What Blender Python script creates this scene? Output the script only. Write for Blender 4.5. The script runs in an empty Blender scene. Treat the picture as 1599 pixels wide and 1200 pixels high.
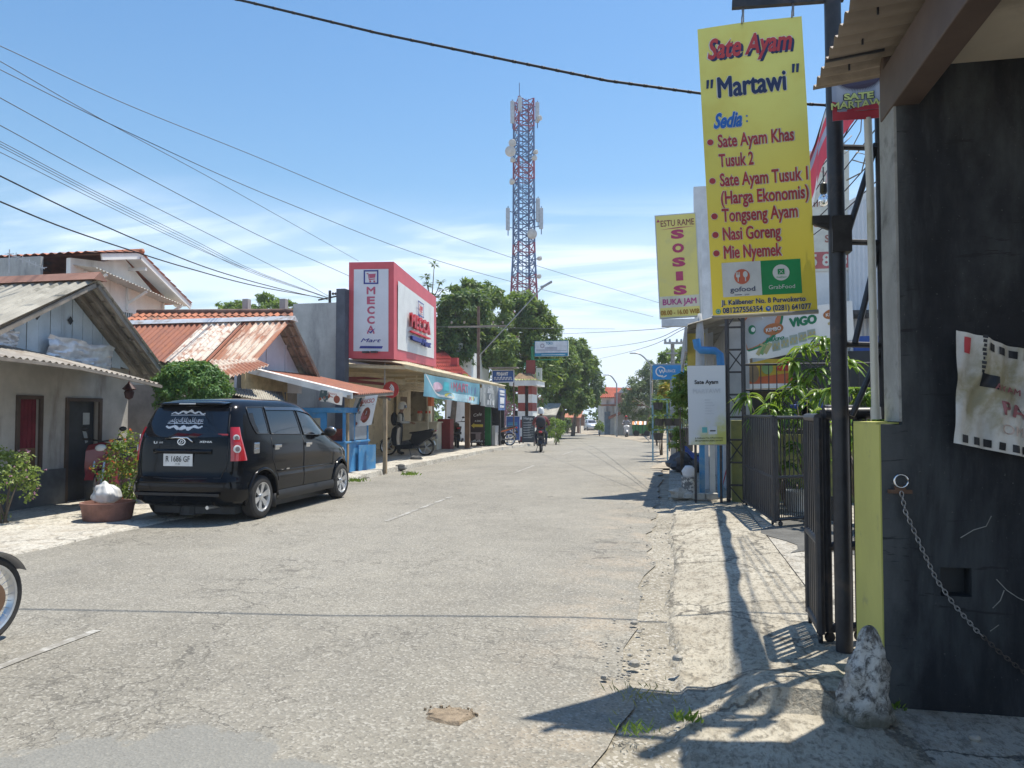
import bpy, math, random
from mathutils import Vector as V, Matrix, noise
R = math.radians
rnd = random.Random(11)
sc = bpy.context.scene
C = sc.collection
# ------------------------------------------------------------------ camera, sky, sun, exposure
F = 1200.0                      # focal length in pixels of the 1599 x 1200 photograph
PITCH, YAW = math.atan(45 / F), math.atan(252 / F)
cam = bpy.data.objects.new('camera', bpy.data.cameras.new('camera'))
C.objects.link(cam)
cam.data.sensor_width = 36
cam.data.lens = 36 * F / 1599
cam.data.clip_start = .05
cam.data.clip_end = 3000
cam.location = (0, 0, 1.5)
cam.rotation_euler = (R(90) + PITCH, 0, YAW)
sc.camera = cam
CO = V((0, 0, 1.5))
CR = cam.rotation_euler.to_matrix()

SUN = V((.235, .31, 1)).normalized()
SUN_EL = math.asin(SUN.z)
SUN_AZ = math.atan2(SUN.x, SUN.y)
w = bpy.data.worlds.new('World')
sc.world = w
w.use_nodes = True
wn, wl = w.node_tree.nodes, w.node_tree.links
bg = wn['Background']
sky = wn.new('ShaderNodeTexSky')
sky.sky_type = 'NISHITA'
sky.sun_disc = False
sky.sun_elevation = SUN_EL
sky.sun_rotation = SUN_AZ
sky.altitude = 0
sky.air_density = 1.35
sky.dust_density = .35
sky.ozone_density = 2.2
tc = wn.new('ShaderNodeTexCoord')
sx = wn.new('ShaderNodeSeparateXYZ')
wl.new(tc.outputs['Generated'], sx.inputs[0])


def wmath(op, a, b=None, clamp=False):
    n = wn.new('ShaderNodeMath')
    n.operation = op
    n.use_clamp = clamp
    for i, x in enumerate((a, b)):
        if x is None:
            continue
        if isinstance(x, (int, float)):
            n.inputs[i].default_value = x
        else:
            wl.new(x, n.inputs[i])
    return n.outputs[0]


def wramp(x, a, b):
    n = wn.new('ShaderNodeMapRange')
    n.interpolation_type = 'SMOOTHSTEP'
    n.inputs[1].default_value = a
    n.inputs[2].default_value = b
    wl.new(x, n.inputs[0])
    return n.outputs[0]


zz = wmath('ADD', wmath('MAXIMUM', sx.outputs[2], 0.0), .10)
cx_ = wn.new('ShaderNodeCombineXYZ')
wl.new(wmath('DIVIDE', sx.outputs[0], zz), cx_.inputs[0])
wl.new(wmath('DIVIDE', sx.outputs[1], zz), cx_.inputs[1])


def wnoise(scale, detail, dist, loc, sxyz=(1, 1, 1), src=None):
    m = wn.new('ShaderNodeMapping')
    m.inputs['Location'].default_value = loc
    m.inputs['Scale'].default_value = sxyz
    wl.new(src or cx_.outputs[0], m.inputs[0])
    n = wn.new('ShaderNodeTexNoise')
    n.inputs['Scale'].default_value = scale
    n.inputs['Detail'].default_value = detail
    n.inputs['Roughness'].default_value = .55
    n.inputs['Distortion'].default_value = dist
    wl.new(m.outputs[0], n.inputs[0])
    return n.outputs[0]


# thin veils low in the sky, a few small heaped clouds near the horizon
veil = wmath('ADD', wmath('MULTIPLY', wramp(wnoise(.42, 6, .6, (1.4, .3, 0), (1, .6, 1)), .33, .60), .58), wmath('MULTIPLY', wramp(wnoise(1.5, 8, 1.2, (.2, 2.3, 0), (.5, 1.25, 1)), .41, .63), .85))
low = wmath('SUBTRACT', 1.0, wramp(sx.outputs[2], .19, .29))
veil = wmath('MULTIPLY', veil, low)
base = wmath('SUBTRACT', 1.0, wramp(sx.outputs[2], .0, .17))
heap = wramp(wnoise(7.0, 7, .2, (.3, 2.1, .4), (1, 1, 2.6), tc.outputs['Generated']), .50, .60)
hl = wmath('MULTIPLY', wramp(sx.outputs[2], .045, .075), wmath('SUBTRACT', 1.0, wramp(sx.outputs[2], .085, .14)))
heap = wmath('MULTIPLY', heap, hl)
cl = wmath('ADD', wmath('MULTIPLY', veil, .78), wmath('MULTIPLY', base, .62))
cl = wmath('ADD', cl, wmath('MULTIPLY', heap, .75), True)
mixc = wn.new('ShaderNodeMix')
mixc.data_type = 'RGBA'
wl.new(cl, mixc.inputs[0])
hsv = wn.new('ShaderNodeHueSaturation')
hsv.inputs['Saturation'].default_value = 1.27
hsv.inputs['Value'].default_value = .94
wl.new(sky.outputs[0], hsv.inputs['Color'])
wl.new(hsv.outputs[0], mixc.inputs[6])
mixc.inputs[7].default_value = (6.1, 7.1, 8.5, 1)
wl.new(mixc.outputs[2], bg.inputs[0])
bg.inputs[1].default_value = .10

sun = bpy.data.objects.new('sun', bpy.data.lights.new('sun', 'SUN'))
C.objects.link(sun)
sun.data.energy = 4.2
sun.data.angle = R(.53)
sun.data.color = (1, .94, .83)
sun.rotation_euler = SUN.to_track_quat('Z', 'Y').to_euler()
sun.location = (0, 0, 60)
sc.view_settings.view_transform = 'Standard'
sc.view_settings.look = 'None'
sc.view_settings.exposure = .70
sc.view_settings.gamma = 1
sc.cycles.max_bounces = 6
sc.cycles.diffuse_bounces = 3
sc.cycles.transparent_max_bounces = 6
sc.cycles.use_denoising = True
sc.cycles.sample_clamp_indirect = 6


# ------------------------------------------------------------------ reading the photograph's pixels as points of the place
def ray(px, py):
    return CR @ V(((px - 799.5) / F, (600 - py) / F, -1))


def pY(px, py, y):
    r = ray(px, py)
    return CO + r * (y / r.y)


def pX(px, py, x):
    r = ray(px, py)
    return CO + r * (x / r.x)


def pZ(px, py, z):
    r = ray(px, py)
    return CO + r * ((z - 1.5) / r.z)


def pD(px, py, d):
    r = ray(px, py)
    return CO + r * d


def gz(y):                      # the street falls gently away beyond the shops
    if y < 26:
        return 0.0
    t = min(y, 170) - 26
    return -.0125 * t * min(1, t / 14)


def pG(px, py, up=0.0):
    z = up
    for _ in range(12):
        p = pZ(px, py, z)
        z = gz(p.y) + up
    return p


# ------------------------------------------------------------------ materials
MATS = {}


def N(t, typ, **kw):
    n = t.nodes.new(typ)
    for k, v in kw.items():
        if hasattr(n, k) and not k[0].isupper():
            setattr(n, k, v)
        else:
            n.inputs[k].default_value = v
    return n


def mixrgb(t, fac, a, b, mode='MIX'):
    m = N(t, 'ShaderNodeMix', data_type='RGBA', blend_type=mode)
    for i, x in ((0, fac), (6, a), (7, b)):
        if isinstance(x, (int, float)):
            m.inputs[i].default_value = x
        elif isinstance(x, tuple):
            m.inputs[i].default_value = (*x[:3], 1)
        else:
            t.links.new(x, m.inputs[i])
    return m.outputs[2]


def mrange(t, x, a, b, c=0.0, d=1.0):
    m = N(t, 'ShaderNodeMapRange', interpolation_type='SMOOTHSTEP')
    for i, v in enumerate((a, b, c, d)):
        m.inputs[i + 1].default_value = v
    t.links.new(x, m.inputs[0])
    return m.outputs[0]


def tnoise(t, co, scale, detail=4, rough=.55, dist=0.0, sxyz=None, loc=(0, 0, 0)):
    if sxyz or loc != (0, 0, 0):
        m = N(t, 'ShaderNodeMapping')
        m.inputs['Scale'].default_value = sxyz or (1, 1, 1)
        m.inputs['Location'].default_value = loc
        t.links.new(co, m.inputs[0])
        co = m.outputs[0]
    n = N(t, 'ShaderNodeTexNoise', Scale=scale, Detail=detail, Roughness=rough, Distortion=dist)
    t.links.new(co, n.inputs['Vector'])
    return n.outputs['Fac']


def newmat(name):
    m = bpy.data.materials.new(name)
    m.use_nodes = True
    t = m.node_tree
    b = t.nodes['Principled BSDF']
    co = t.nodes.new('ShaderNodeTexCoord').outputs['Object']
    MATS[name] = m
    return m, t, b, co


def bumpto(t, b, h, strength=.4, dist=.01):
    n = N(t, 'ShaderNodeBump', Strength=strength, Distance=dist)
    t.links.new(h, n.inputs['Height'])
    t.links.new(n.outputs[0], b.inputs['Normal'])


def mat(name, c, rough=.65, metal=0.0, var=.14, sc_=3.0, bump=0.0, bsc=50.0, stain=None, ssc=1.6, sth=(.52, .68), coat=0.0,
        transl=0.0, spec=.4, streak=False):
    if name in MATS:
        return MATS[name]
    m, t, b, co = newmat(name)
    n1 = tnoise(t, co, sc_, 5, .6)
    a = tuple(max(0, x * (1 - var)) for x in c)
    d = tuple(min(1, x * (1 + var)) for x in c)
    o = mixrgb(t, mrange(t, n1, .3, .7), a, d)
    n2 = tnoise(t, co, sc_ * 14, 3, .6)
    o = mixrgb(t, mrange(t, n2, .3, .7, 0, var * .9), o, tuple(x * .72 for x in c))
    if stain:
        n3 = tnoise(t, co, ssc, 7, .65, .3, (1, 1, .22) if streak else None, (3.1, 1.7, .4))
        o = mixrgb(t, mrange(t, n3, sth[0], sth[1]), o, stain)
    t.links.new(o, b.inputs['Base Color'])
    b.inputs['Roughness'].default_value = rough
    b.inputs['Metallic'].default_value = metal
    b.inputs['Specular IOR Level'].default_value = spec
    if coat:
        b.inputs['Coat Weight'].default_value = coat
        b.inputs['Coat Roughness'].default_value = .03
    if bump:
        bumpto(t, b, tnoise(t, co, bsc, 5, .65), bump, .02)
    if transl:
        tr = N(t, 'ShaderNodeBsdfTranslucent')
        t.links.new(o, tr.inputs[0])
        mx = N(t, 'ShaderNodeMixShader')
        mx.inputs[0].default_value = transl
        t.links.new(b.outputs[0], mx.inputs[1])
        t.links.new(tr.outputs[0], mx.inputs[2])
        t.links.new(mx.outputs[0], t.nodes['Material Output'].inputs[0])
    return m


def leafmat(name, dark, light, transl=.3, rough=.5, accent=None, acc=.93):
    if name in MATS:
        return MATS[name]
    m, t, b, co = newmat(name)
    g = t.nodes.new('ShaderNodeNewGeometry')
    rp = g.outputs['Random Per Island']
    o = mixrgb(t, rp, dark, light)
    if accent:
        o = mixrgb(t, mrange(t, rp, acc, acc + .01), o, accent)
    t.links.new(o, b.inputs['Base Color'])
    b.inputs['Roughness'].default_value = rough
    b.inputs['Specular IOR Level'].default_value = .35
    tr = N(t, 'ShaderNodeBsdfTranslucent')
    t.links.new(mixrgb(t, .5, o, (.30, .42, .04)), tr.inputs[0])
    mx = N(t, 'ShaderNodeMixShader')
    mx.inputs[0].default_value = transl
    t.links.new(b.outputs[0], mx.inputs[1])
    t.links.new(tr.outputs[0], mx.inputs[2])
    t.links.new(mx.outputs[0], t.nodes['Material Output'].inputs[0])
    return m


# ------------------------------------------------------------------ mesh builder
class MB:
    def __init__(s):
        s.v, s.f, s.m, s.mi = [], [], [], 0

    def vert(s, p):
        s.v.append(V(p))
        return len(s.v) - 1

    def face(s, idx, mi=None):
        s.f.append(tuple(idx))
        s.m.append(s.mi if mi is None else mi)

    def poly(s, pts, mi=None):
        s.face([s.vert(p) for p in pts], mi)

    def box(s, c, size, rot=None, mi=None):
        c = V(c)
        hx, hy, hz = (x / 2 for x in size)
        k = []
        for x in (-hx, hx):
            for y in (-hy, hy):
                for z in (-hz, hz):
                    p = V((x, y, z))
                    k.append(s.vert(c + (rot @ p if rot else p)))
        for q in ((0, 1, 3, 2), (4, 6, 7, 5), (0, 4, 5, 1), (2, 3, 7, 6), (0, 2, 6, 4), (1, 5, 7, 3)):
            s.face([k[i] for i in q], mi)

    def box2(s, a, b, mi=None):
        a, b = V(a), V(b)
        s.box((a + b) / 2, [abs(x) for x in (b - a)], None, mi)

    def bar(s, a, b, w_=.05, h_=None, mi=None, up=(0, 0, 1)):
        a, b = V(a), V(b)
        d = b - a
        L = d.length
        if L < 1e-6:
            return
        y = d / L
        u = V(up)
        if abs(y.dot(u)) > .98:
            u = V((1, 0, 0))
        x = y.cross(u).normalized()
        z = x.cross(y)
        s.box((a + b) / 2, (w_, L, h_ or w_), Matrix((x, y, z)).transposed(), mi)

    def tube(s, pts, r=.02, n=8, mi=None, caps=True):
        pts = [V(p) for p in pts]
        rs = r if isinstance(r, (list, tuple)) else [r] * len(pts)
        rings = []
        up = None
        for i, p in enumerate(pts):
            d = (pts[min(i + 1, len(pts) - 1)] - pts[max(i - 1, 0)])
            d = d.normalized() if d.length > 1e-9 else V((0, 0, 1))
            if up is None:
                up = V((0, 0, 1)) if abs(d.z) < .9 else V((1, 0, 0))
            x = d.cross(up)
            x = x.normalized() if x.length > 1e-6 else d.orthogonal().normalized()
            up = x.cross(d)
            rings.append([s.vert(p + (x * math.cos(a) + up * math.sin(a)) * rs[i]) for a in (2 * math.pi * k / n for k in range(n))])
        for i in range(len(rings) - 1):
            A, B = rings[i], rings[i + 1]
            for k in range(n):
                s.face((A[k], A[(k + 1) % n], B[(k + 1) % n], B[k]), mi)
        if caps and len(rings) > 1:
            s.face(rings[0][::-1], mi)
            s.face(rings[-1], mi)

    def lathe(s, prof, n=16, o=(0, 0, 0), ax=(0, 0, 1), mi=None, caps=True):
        o = V(o)
        M = V(ax).to_track_quat('Z', 'Y').to_matrix()
        rings = [[s.vert(o + M @ V((r * math.cos(2 * math.pi * k / n), r * math.sin(2 * math.pi * k / n), z))) for k in range(n)] for r, z in prof]
        for i in range(len(rings) - 1):
            A, B = rings[i], rings[i + 1]
            for k in range(n):
                s.face((A[k], A[(k + 1) % n], B[(k + 1) % n], B[k]), mi)
        if caps:
            s.face(rings[0][::-1], mi)
            s.face(rings[-1], mi)

    def grid(s, fn, nu, nv, mi=None, closed_u=False):
        k = [[s.vert(fn(i / nu, j / nv)) for i in range(nu + 1)] for j in range(nv + 1)]
        for j in range(nv):
            for i in range(nu):
                s.face((k[j][i], k[j][i + 1], k[j + 1][i + 1], k[j + 1][i]), mi(i, j) if callable(mi) else mi)

    def prism(s, pts, ext, mi=None):
        """A flat outline pushed along ext."""
        pts = [V(p) for p in pts]
        e = V(ext)
        a = [s.vert(p) for p in pts]
        b = [s.vert(p + e) for p in pts]
        s.face(a[::-1], mi)
        s.face(b, mi)
        n = len(a)
        for i in range(n):
            s.face((a[i], a[(i + 1) % n], b[(i + 1) % n], b[i]), mi)

    def blob(s, c, r, n=10, rough=.25, seed=0, mi=None, squash=(1, 1, 1)):
        c = V(c)
        rings = []
        m_ = n // 2 + 1
        for j in range(m_ + 1):
            th = math.pi * j / m_
            rg = []
            for k in range(n):
                ph = 2 * math.pi * k / n
                d = V((math.sin(th) * math.cos(ph), math.sin(th) * math.sin(ph), math.cos(th)))
                q = 1 + rough * noise.noise(d * 1.7 + V((seed * 3.7, seed, 0))) + rough * .6 * noise.noise(d * 4.1 + V((seed, 0, seed * 2.3)))
                rg.append(s.vert(c + V((d.x * squash[0], d.y * squash[1], d.z * squash[2])) * r * q))
            rings.append(rg)
        for j in range(m_):
            for k in range(n):
                s.face((rings[j][k], rings[j + 1][k], rings[j + 1][(k + 1) % n], rings[j][(k + 1) % n]), mi)

    def join(s, o, M=None):
        k = len(s.v)
        s.v += [M @ p if M else p.copy() for p in o.v]
        s.f += [tuple(i + k for i in f) for f in o.f]
        s.m += o.m

    def xform(s, M):
        s.v = [M @ p for p in s.v]
        return s

    def build(s, name, mats, parent=None, smooth=False, world=True, bevel=0, label=None):
        """One mesh object. With world=True the vertices are world points and are moved into the parent's frame."""
        o = bpy.data.objects.new(name, bpy.data.meshes.new(name))
        off = V((0, 0, 0))
        if parent is not None:
            o.parent = parent
            if world:
                q = parent
                while q is not None:
                    off += q.location
                    q = q.parent
        elif world and s.v:
            xs = [p.x for p in s.v]
            ys = [p.y for p in s.v]
            off = V(((min(xs) + max(xs)) / 2, (min(ys) + max(ys)) / 2, min(p.z for p in s.v)))
            o.location = off
        me = o.data
        me.from_pydata([p - off for p in s.v], [], s.f)
        if not isinstance(mats, (list, tuple)):
            mats = [mats]
        for m in mats:
            me.materials.append(m)
        if len(mats) > 1:
            me.polygons.foreach_set('material_index', s.m)
        if smooth is not False:
            me.polygons.foreach_set('use_smooth', [True] * len(me.polygons))
            if smooth is not True:
                me.set_sharp_from_angle(angle=R(smooth))
        me.update()
        C.objects.link(o)
        if bevel:
            b = o.modifiers.new('bevel', 'BEVEL')
            b.width = bevel
            b.segments = 2
            b.limit_method = 'ANGLE'
        if label:
            o['label'] = label
        return o


def tag(o, label, cat, group=None):
    o['label'], o['category'] = label, cat
    if group:
        o['group'] = group
    return o


def setting(o, kind='structure'):
    o['kind'] = kind
    return o


def thing(name, label, cat, loc=(0, 0, 0), rz=0.0, group=None):
    o = bpy.data.objects.new(name, None)
    C.objects.link(o)
    o.location = loc
    o.rotation_euler = (0, 0, rz)
    o.empty_display_size = .2
    return tag(o, label, cat, group)


def dup(o, parent=None):
    c = o.copy()
    C.objects.link(c)
    if parent is not None:
        c.parent = parent
    for ch in list(o.children):
        dup(ch, c)
    return c


# ------------------------------------------------------------------ lettering and flat sheets
_TXT = {}


def glyphs(body, bold=0.0, shear=0.0):
    k = (body, bold, shear)
    if k not in _TXT:
        cu = bpy.data.curves.new('t', 'FONT')
        cu.body, cu.size, cu.offset, cu.shear, cu.resolution_u, cu.fill_mode = body, 1.0, bold, shear, 3, 'FRONT'
        ob = bpy.data.objects.new('t', cu)
        me = ob.to_mesh()
        vs = [(v.co.x, v.co.y) for v in me.vertices]
        fs = [tuple(p.vertices) for p in me.polygons]
        ob.to_mesh_clear()
        bpy.data.objects.remove(ob)
        bpy.data.curves.remove(cu)
        x0 = min(v[0] for v in vs)
        x1 = max(v[0] for v in vs)
        _TXT[k] = (vs, fs, x0 + bold, x1 - bold)
    return _TXT[k]


class Sheet:
    """A surface of width W and height H: fn(u, v, n) gives the point at u along, v up, n metres in front."""

    def __init__(s, c00, c10, c01, c11, W=None, H=None, ripple=None):
        s.c = [V(x) for x in (c00, c10, c01, c11)]
        s.W = W or (s.c[1] - s.c[0]).length
        s.H = H or (s.c[2] - s.c[0]).length
        s.n = ((s.c[1] - s.c[0]).cross(s.c[2] - s.c[0])).normalized()
        s.rip = ripple
        s.mb = MB()

    def pt(s, u, v, n=0.0):
        a, b = u / s.W, v / s.H
        p = s.c[0] * (1 - a) * (1 - b) + s.c[1] * a * (1 - b) + s.c[2] * (1 - a) * b + s.c[3] * a * b
        return p + s.n * (n + (s.rip(a, b) if s.rip else 0))

    def rect(s, u0, v0, u1, v1, mi=0, L=0.0, nu=1, nv=1):
        s.mb.grid(lambda a, b: s.pt(u0 + (u1 - u0) * a, v0 + (v1 - v0) * b, L), nu, nv, mi)

    def poly(s, pts, mi=0, L=.004):
        s.mb.poly([s.pt(u, v, L) for u, v in pts], mi)

    def disc(s, u, v, ru, rv=None, mi=0, L=.004, n=24, a0=0, a1=360, r0=0.0):
        rv = rv or ru
        A = [R(a0 + (a1 - a0) * k / n) for k in range(n + 1)]
        o = [(u + ru * math.cos(a), v + rv * math.sin(a)) for a in A]
        if r0:
            i_ = [(u + ru * r0 * math.cos(a), v + rv * r0 * math.sin(a)) for a in A]
            for k in range(n):
                s.poly([o[k], o[k + 1], i_[k + 1], i_[k]], mi, L)
        else:
            s.poly(o[:-1] if a1 - a0 >= 360 else o + [(u, v)], mi, L)

    def text(s, body, u, v, h, mi=0, L=.006, w=None, bold=0.0, shear=0.0, al='C', rot=0.0, wmax=None):
        """Letters with cap height h on a baseline at v, w metres wide when w is given."""
        if bold > 0 and any(ch in body for ch in 'MNWV'):     # sharp inner corners: thicken by overprinting
            q = bold * h / .70 * .8
            for i, (dx, dy) in enumerate(((-q, 0), (q, 0), (0, -q), (0, q), (-.7 * q, .7 * q), (.7 * q, -.7 * q))):
                s.text(body, u + dx, v + dy, h, mi, L + i * .00025, w, 0.0, shear, al, rot, wmax)
            return
        vs, fs, x0, x1 = glyphs(body, bold, shear)
        ky = h / .70
        kx = w / (x1 - x0) if w else ky
        if wmax and (x1 - x0) * kx > wmax:
            kx = wmax / (x1 - x0)
        off = {'C': (x0 + x1) / 2, 'L': x0, 'R': x1}[al]
        cr, sr = math.cos(rot), math.sin(rot)
        k = []
        for x, y in vs:
            a, b = (x - off) * kx, y * ky
            k.append(s.mb.vert(s.pt(u + a * cr - b * sr, v + a * sr + b * cr, L)))
        for f in fs:
            s.mb.face([k[i] for i in f], mi)


def corrugated(mb, p00, p10, p01, p11, waves, amp=.018, nv=1, mi=None, seg=6, sag=0.0):
    """A sheet whose ribs run from the p00-p10 edge to the p01-p11 edge."""
    p00, p10, p01, p11 = V(p00), V(p10), V(p01), V(p11)
    n = (p10 - p00).cross(p01 - p00).normalized()

    def fn(a, b):
        p = p00 * (1 - a) * (1 - b) + p10 * a * (1 - b) + p01 * (1 - a) * b + p11 * a * b
        return p + n * amp * math.sin(a * waves * 2 * math.pi) + V((0, 0, -sag * 4 * b * (1 - b)))
    mb.grid(fn, max(2, int(waves * seg)), nv, mi)


def tiled(mb, p00, p10, p01, p11, cols, rows, amp=.025, mi=None):
    """Pan tiles: p00-p10 the ridge edge, p01-p11 the eave edge; each course steps over the next."""
    p00, p10, p01, p11 = V(p00), V(p10), V(p01), V(p11)
    n = (p10 - p00).cross(p01 - p00).normalized()
    if n.z < 0:
        n = -n
    for j in range(rows):
        jo = rnd.uniform(-.004, .004)

        def fn(a, b, j=j, jo=jo):
            t = (j + b * 1.03) / rows
            p = p00 * (1 - a) * (1 - t) + p10 * a * (1 - t) + p01 * (1 - a) * t + p11 * a * t
            return p + n * (amp * math.sin(a * cols * 2 * math.pi) + b * amp * 1.1 + jo)
        mb.grid(fn, cols * 5, 1, mi)
    mb.poly([p - n * amp * 1.4 for p in (p00, p10, p11, p01)], mi)


def wall(mb, a, b, z0, z1, holes=(), t=.15, mi=None, top=None):
    """A wall from a to b (x, y), z0 to z1, with openings (s0, s1, h0, h1) in metres along it and above z0. top: list of (s, z) for gables."""
    a, b = V((a[0], a[1], 0)), V((b[0], b[1], 0))
    d = (b - a)
    L = d.length
    d /= L
    nrm = V((d.y, -d.x, 0))
    S = sorted({0, L, *[h[0] for h in holes], *[h[1] for h in holes]})
    Z = sorted({z0, z1, *[z0 + h[2] for h in holes], *[z0 + h[3] for h in holes]})

    def P(s_, z, k):
        return a + d * s_ + V((0, 0, z)) + nrm * (k * t)
    for k in (0, -1):
        for i in range(len(S) - 1):
            for j in range(len(Z) - 1):
                cs, cz = (S[i] + S[i + 1]) / 2, (Z[j] + Z[j + 1]) / 2
                if any(h[0] < cs < h[1] and z0 + h[2] < cz < z0 + h[3] for h in holes):
                    continue
                q = [P(S[i], Z[j], k), P(S[i + 1], Z[j], k), P(S[i + 1], Z[j + 1], k), P(S[i], Z[j + 1], k)]
                mb.poly(q if k == 0 else q[::-1], mi)
    for s0, s1, h0, h1 in holes:
        h0 += z0
        h1 += z0
        for q in (((s0, h0), (s0, h1)), ((s0, h1), (s1, h1)), ((s1, h1), (s1, h0)), ((s1, h0), (s0, h0))):
            mb.poly([P(*q[0], 0), P(*q[1], 0), P(*q[1], -1), P(*q[0], -1)], mi)
    for q in (((0, z0), (0, z1)), ((0, z1), (L, z1)), ((L, z1), (L, z0)), ((L, z0), (0, z0))):
        mb.poly([P(*q[0], 0), P(*q[0], -1), P(*q[1], -1), P(*q[1], 0)], mi)


WHITE = mat('white_print', (.75, .76, .76), .5)
BLACKP = mat('black_print', (.015, .016, .02), .5)
# ------------------------------------------------------------------ ground, street, pavements
def sstep(a, b, x):
    t = min(1, max(0, (x - a) / (b - a)))
    return t * t * (3 - 2 * t)


def fbm(x, y, s=0.0):
    return noise.noise(V((x, y, s))) + .5 * noise.noise(V((x * 2.1, y * 2.1, s + 5))) + .25 * noise.noise(V((x * 4.3, y * 4.3, s + 9)))


def street_mid(y):
    t = max(0, y - 36)
    k = .25
    return -3.58 - (k * t * t / 44 if t < 22 else k * 11 + k * (t - 22))


def street_half(y):
    return 3.35 - .75 * sstep(30, 60, y)


def asphalt_material():
    m, t, b, co = newmat('asphalt')
    L = t.links
    big = tnoise(t, co, .35, 5, .6)
    mid = tnoise(t, co, 2.6, 6, .65)
    c = mixrgb(t, mrange(t, big, .3, .7), (.192, .179, .149), (.262, .245, .206))
    c = mixrgb(t, mrange(t, mid, .35, .75, 0, .5), c, (.305, .282, .232))
    # long wheel-worn streaks
    c = mixrgb(t, mrange(t, tnoise(t, co, 1.1, 4, .6, 0, (1.0, .09, 1)), .5, .75, 0, .35), c, (.175, .168, .152))
    # smoother bluish repair by the camera
    g = t.nodes.new('ShaderNodeSeparateXYZ')
    L.new(co, g.inputs[0])

    def M(op, a, b_=None):
        n = N(t, 'ShaderNodeMath', operation=op)
        for i, x in enumerate((a, b_)):
            if x is None:
                continue
            if isinstance(x, (int, float)):
                n.inputs[i].default_value = x
            else:
                L.new(x, n.inputs[i])
        return n.outputs[0]
    dx = M('DIVIDE', M('ADD', g.outputs[0], 2.05), 1.05)
    dy = M('DIVIDE', M('ADD', g.outputs[1], -2.35), .95)
    rr = M('ADD', M('ADD', M('MULTIPLY', dx, dx), M('MULTIPLY', dy, dy)), M('MULTIPLY', M('SUBTRACT', mid, .5), 1.6))
    patch = mrange(t, rr, .86, 1.02, 1, 0)
    # dust towards the right edge and blotches of brown soil
    edge = mrange(t, M('ADD', g.outputs[0], M('MULTIPLY', M('SUBTRACT', big, .5), 2.2)), -1.5, -.2)
    soil = M('MULTIPLY', edge, mrange(t, tnoise(t, co, 1.7, 6, .7, .5), .42, .68))
    c = mixrgb(t, M('MULTIPLY', soil, .85), c, (.36, .30, .225))
    c = mixrgb(t, M('MULTIPLY', patch, .85), c, (.21, .208, .19))
    # stones in the binder
    vo = N(t, 'ShaderNodeTexVoronoi', Scale=75.0)
    L.new(co, vo.inputs['Vector'])
    sp = t.nodes.new('ShaderNodeSeparateColor')
    L.new(vo.outputs['Color'], sp.inputs[0])
    inv = M('SUBTRACT', 1.0, M('MULTIPLY', patch, .75))
    c = mixrgb(t, M('MULTIPLY', mrange(t, sp.outputs[0], .62, .99, 0, .48), inv), c, (.45, .43, .38))
    c = mixrgb(t, M('MULTIPLY', mrange(t, sp.outputs[1], .66, .97, 0, .5), inv), c, (.10, .094, .082))
    # alligator cracks in bands
    wv = N(t, 'ShaderNodeTexNoise', Scale=3.2, Detail=5, Roughness=.6)
    L.new(co, wv.inputs['Vector'])
    va = N(t, 'ShaderNodeVectorMath', operation='MULTIPLY_ADD')
    va.inputs[1].default_value = (.55, .55, 0)
    L.new(wv.outputs['Color'], va.inputs[0])
    L.new(co, va.inputs[2])
    v2 = N(t, 'ShaderNodeTexVoronoi', feature='DISTANCE_TO_EDGE', Scale=2.6)
    L.new(va.outputs[0], v2.inputs['Vector'])
    band = mrange(t, tnoise(t, co, .42, 3, .5, 0, (1, .55, 1), (3.4, .8, 0)), .48, .6)
    crack = M('MULTIPLY', mrange(t, v2.outputs['Distance'], .004, .020, 1, 0), band)
    v3 = N(t, 'ShaderNodeTexVoronoi', feature='DISTANCE_TO_EDGE', Scale=5.5)
    L.new(va.outputs[0], v3.inputs['Vector'])
    band2 = mrange(t, tnoise(t, co, .8, 3, .5, 0, None, (7, 2, 0)), .5, .62)
    crack = M('MAXIMUM', crack, M('MULTIPLY', mrange(t, v3.outputs['Distance'], .008, .035, .8, 0), band2))
    crack = M('MULTIPLY', crack, M('SUBTRACT', 1.0, M('MULTIPLY', patch, .8)))
    c = mixrgb(t, M('MULTIPLY', crack, .62), c, (.06, .055, .048))
    L.new(c, b.inputs['Base Color'])
    b.inputs['Roughness'].default_value = .82
    b.inputs['Specular IOR Level'].default_value = .3
    h = M('SUBTRACT', M('ADD', vo.outputs['Distance'], M('MULTIPLY', tnoise(t, co, 30, 3), .8)), M('MULTIPLY', crack, 1.2))
    bumpto(t, b, h, .42, .010)
    return m


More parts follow.
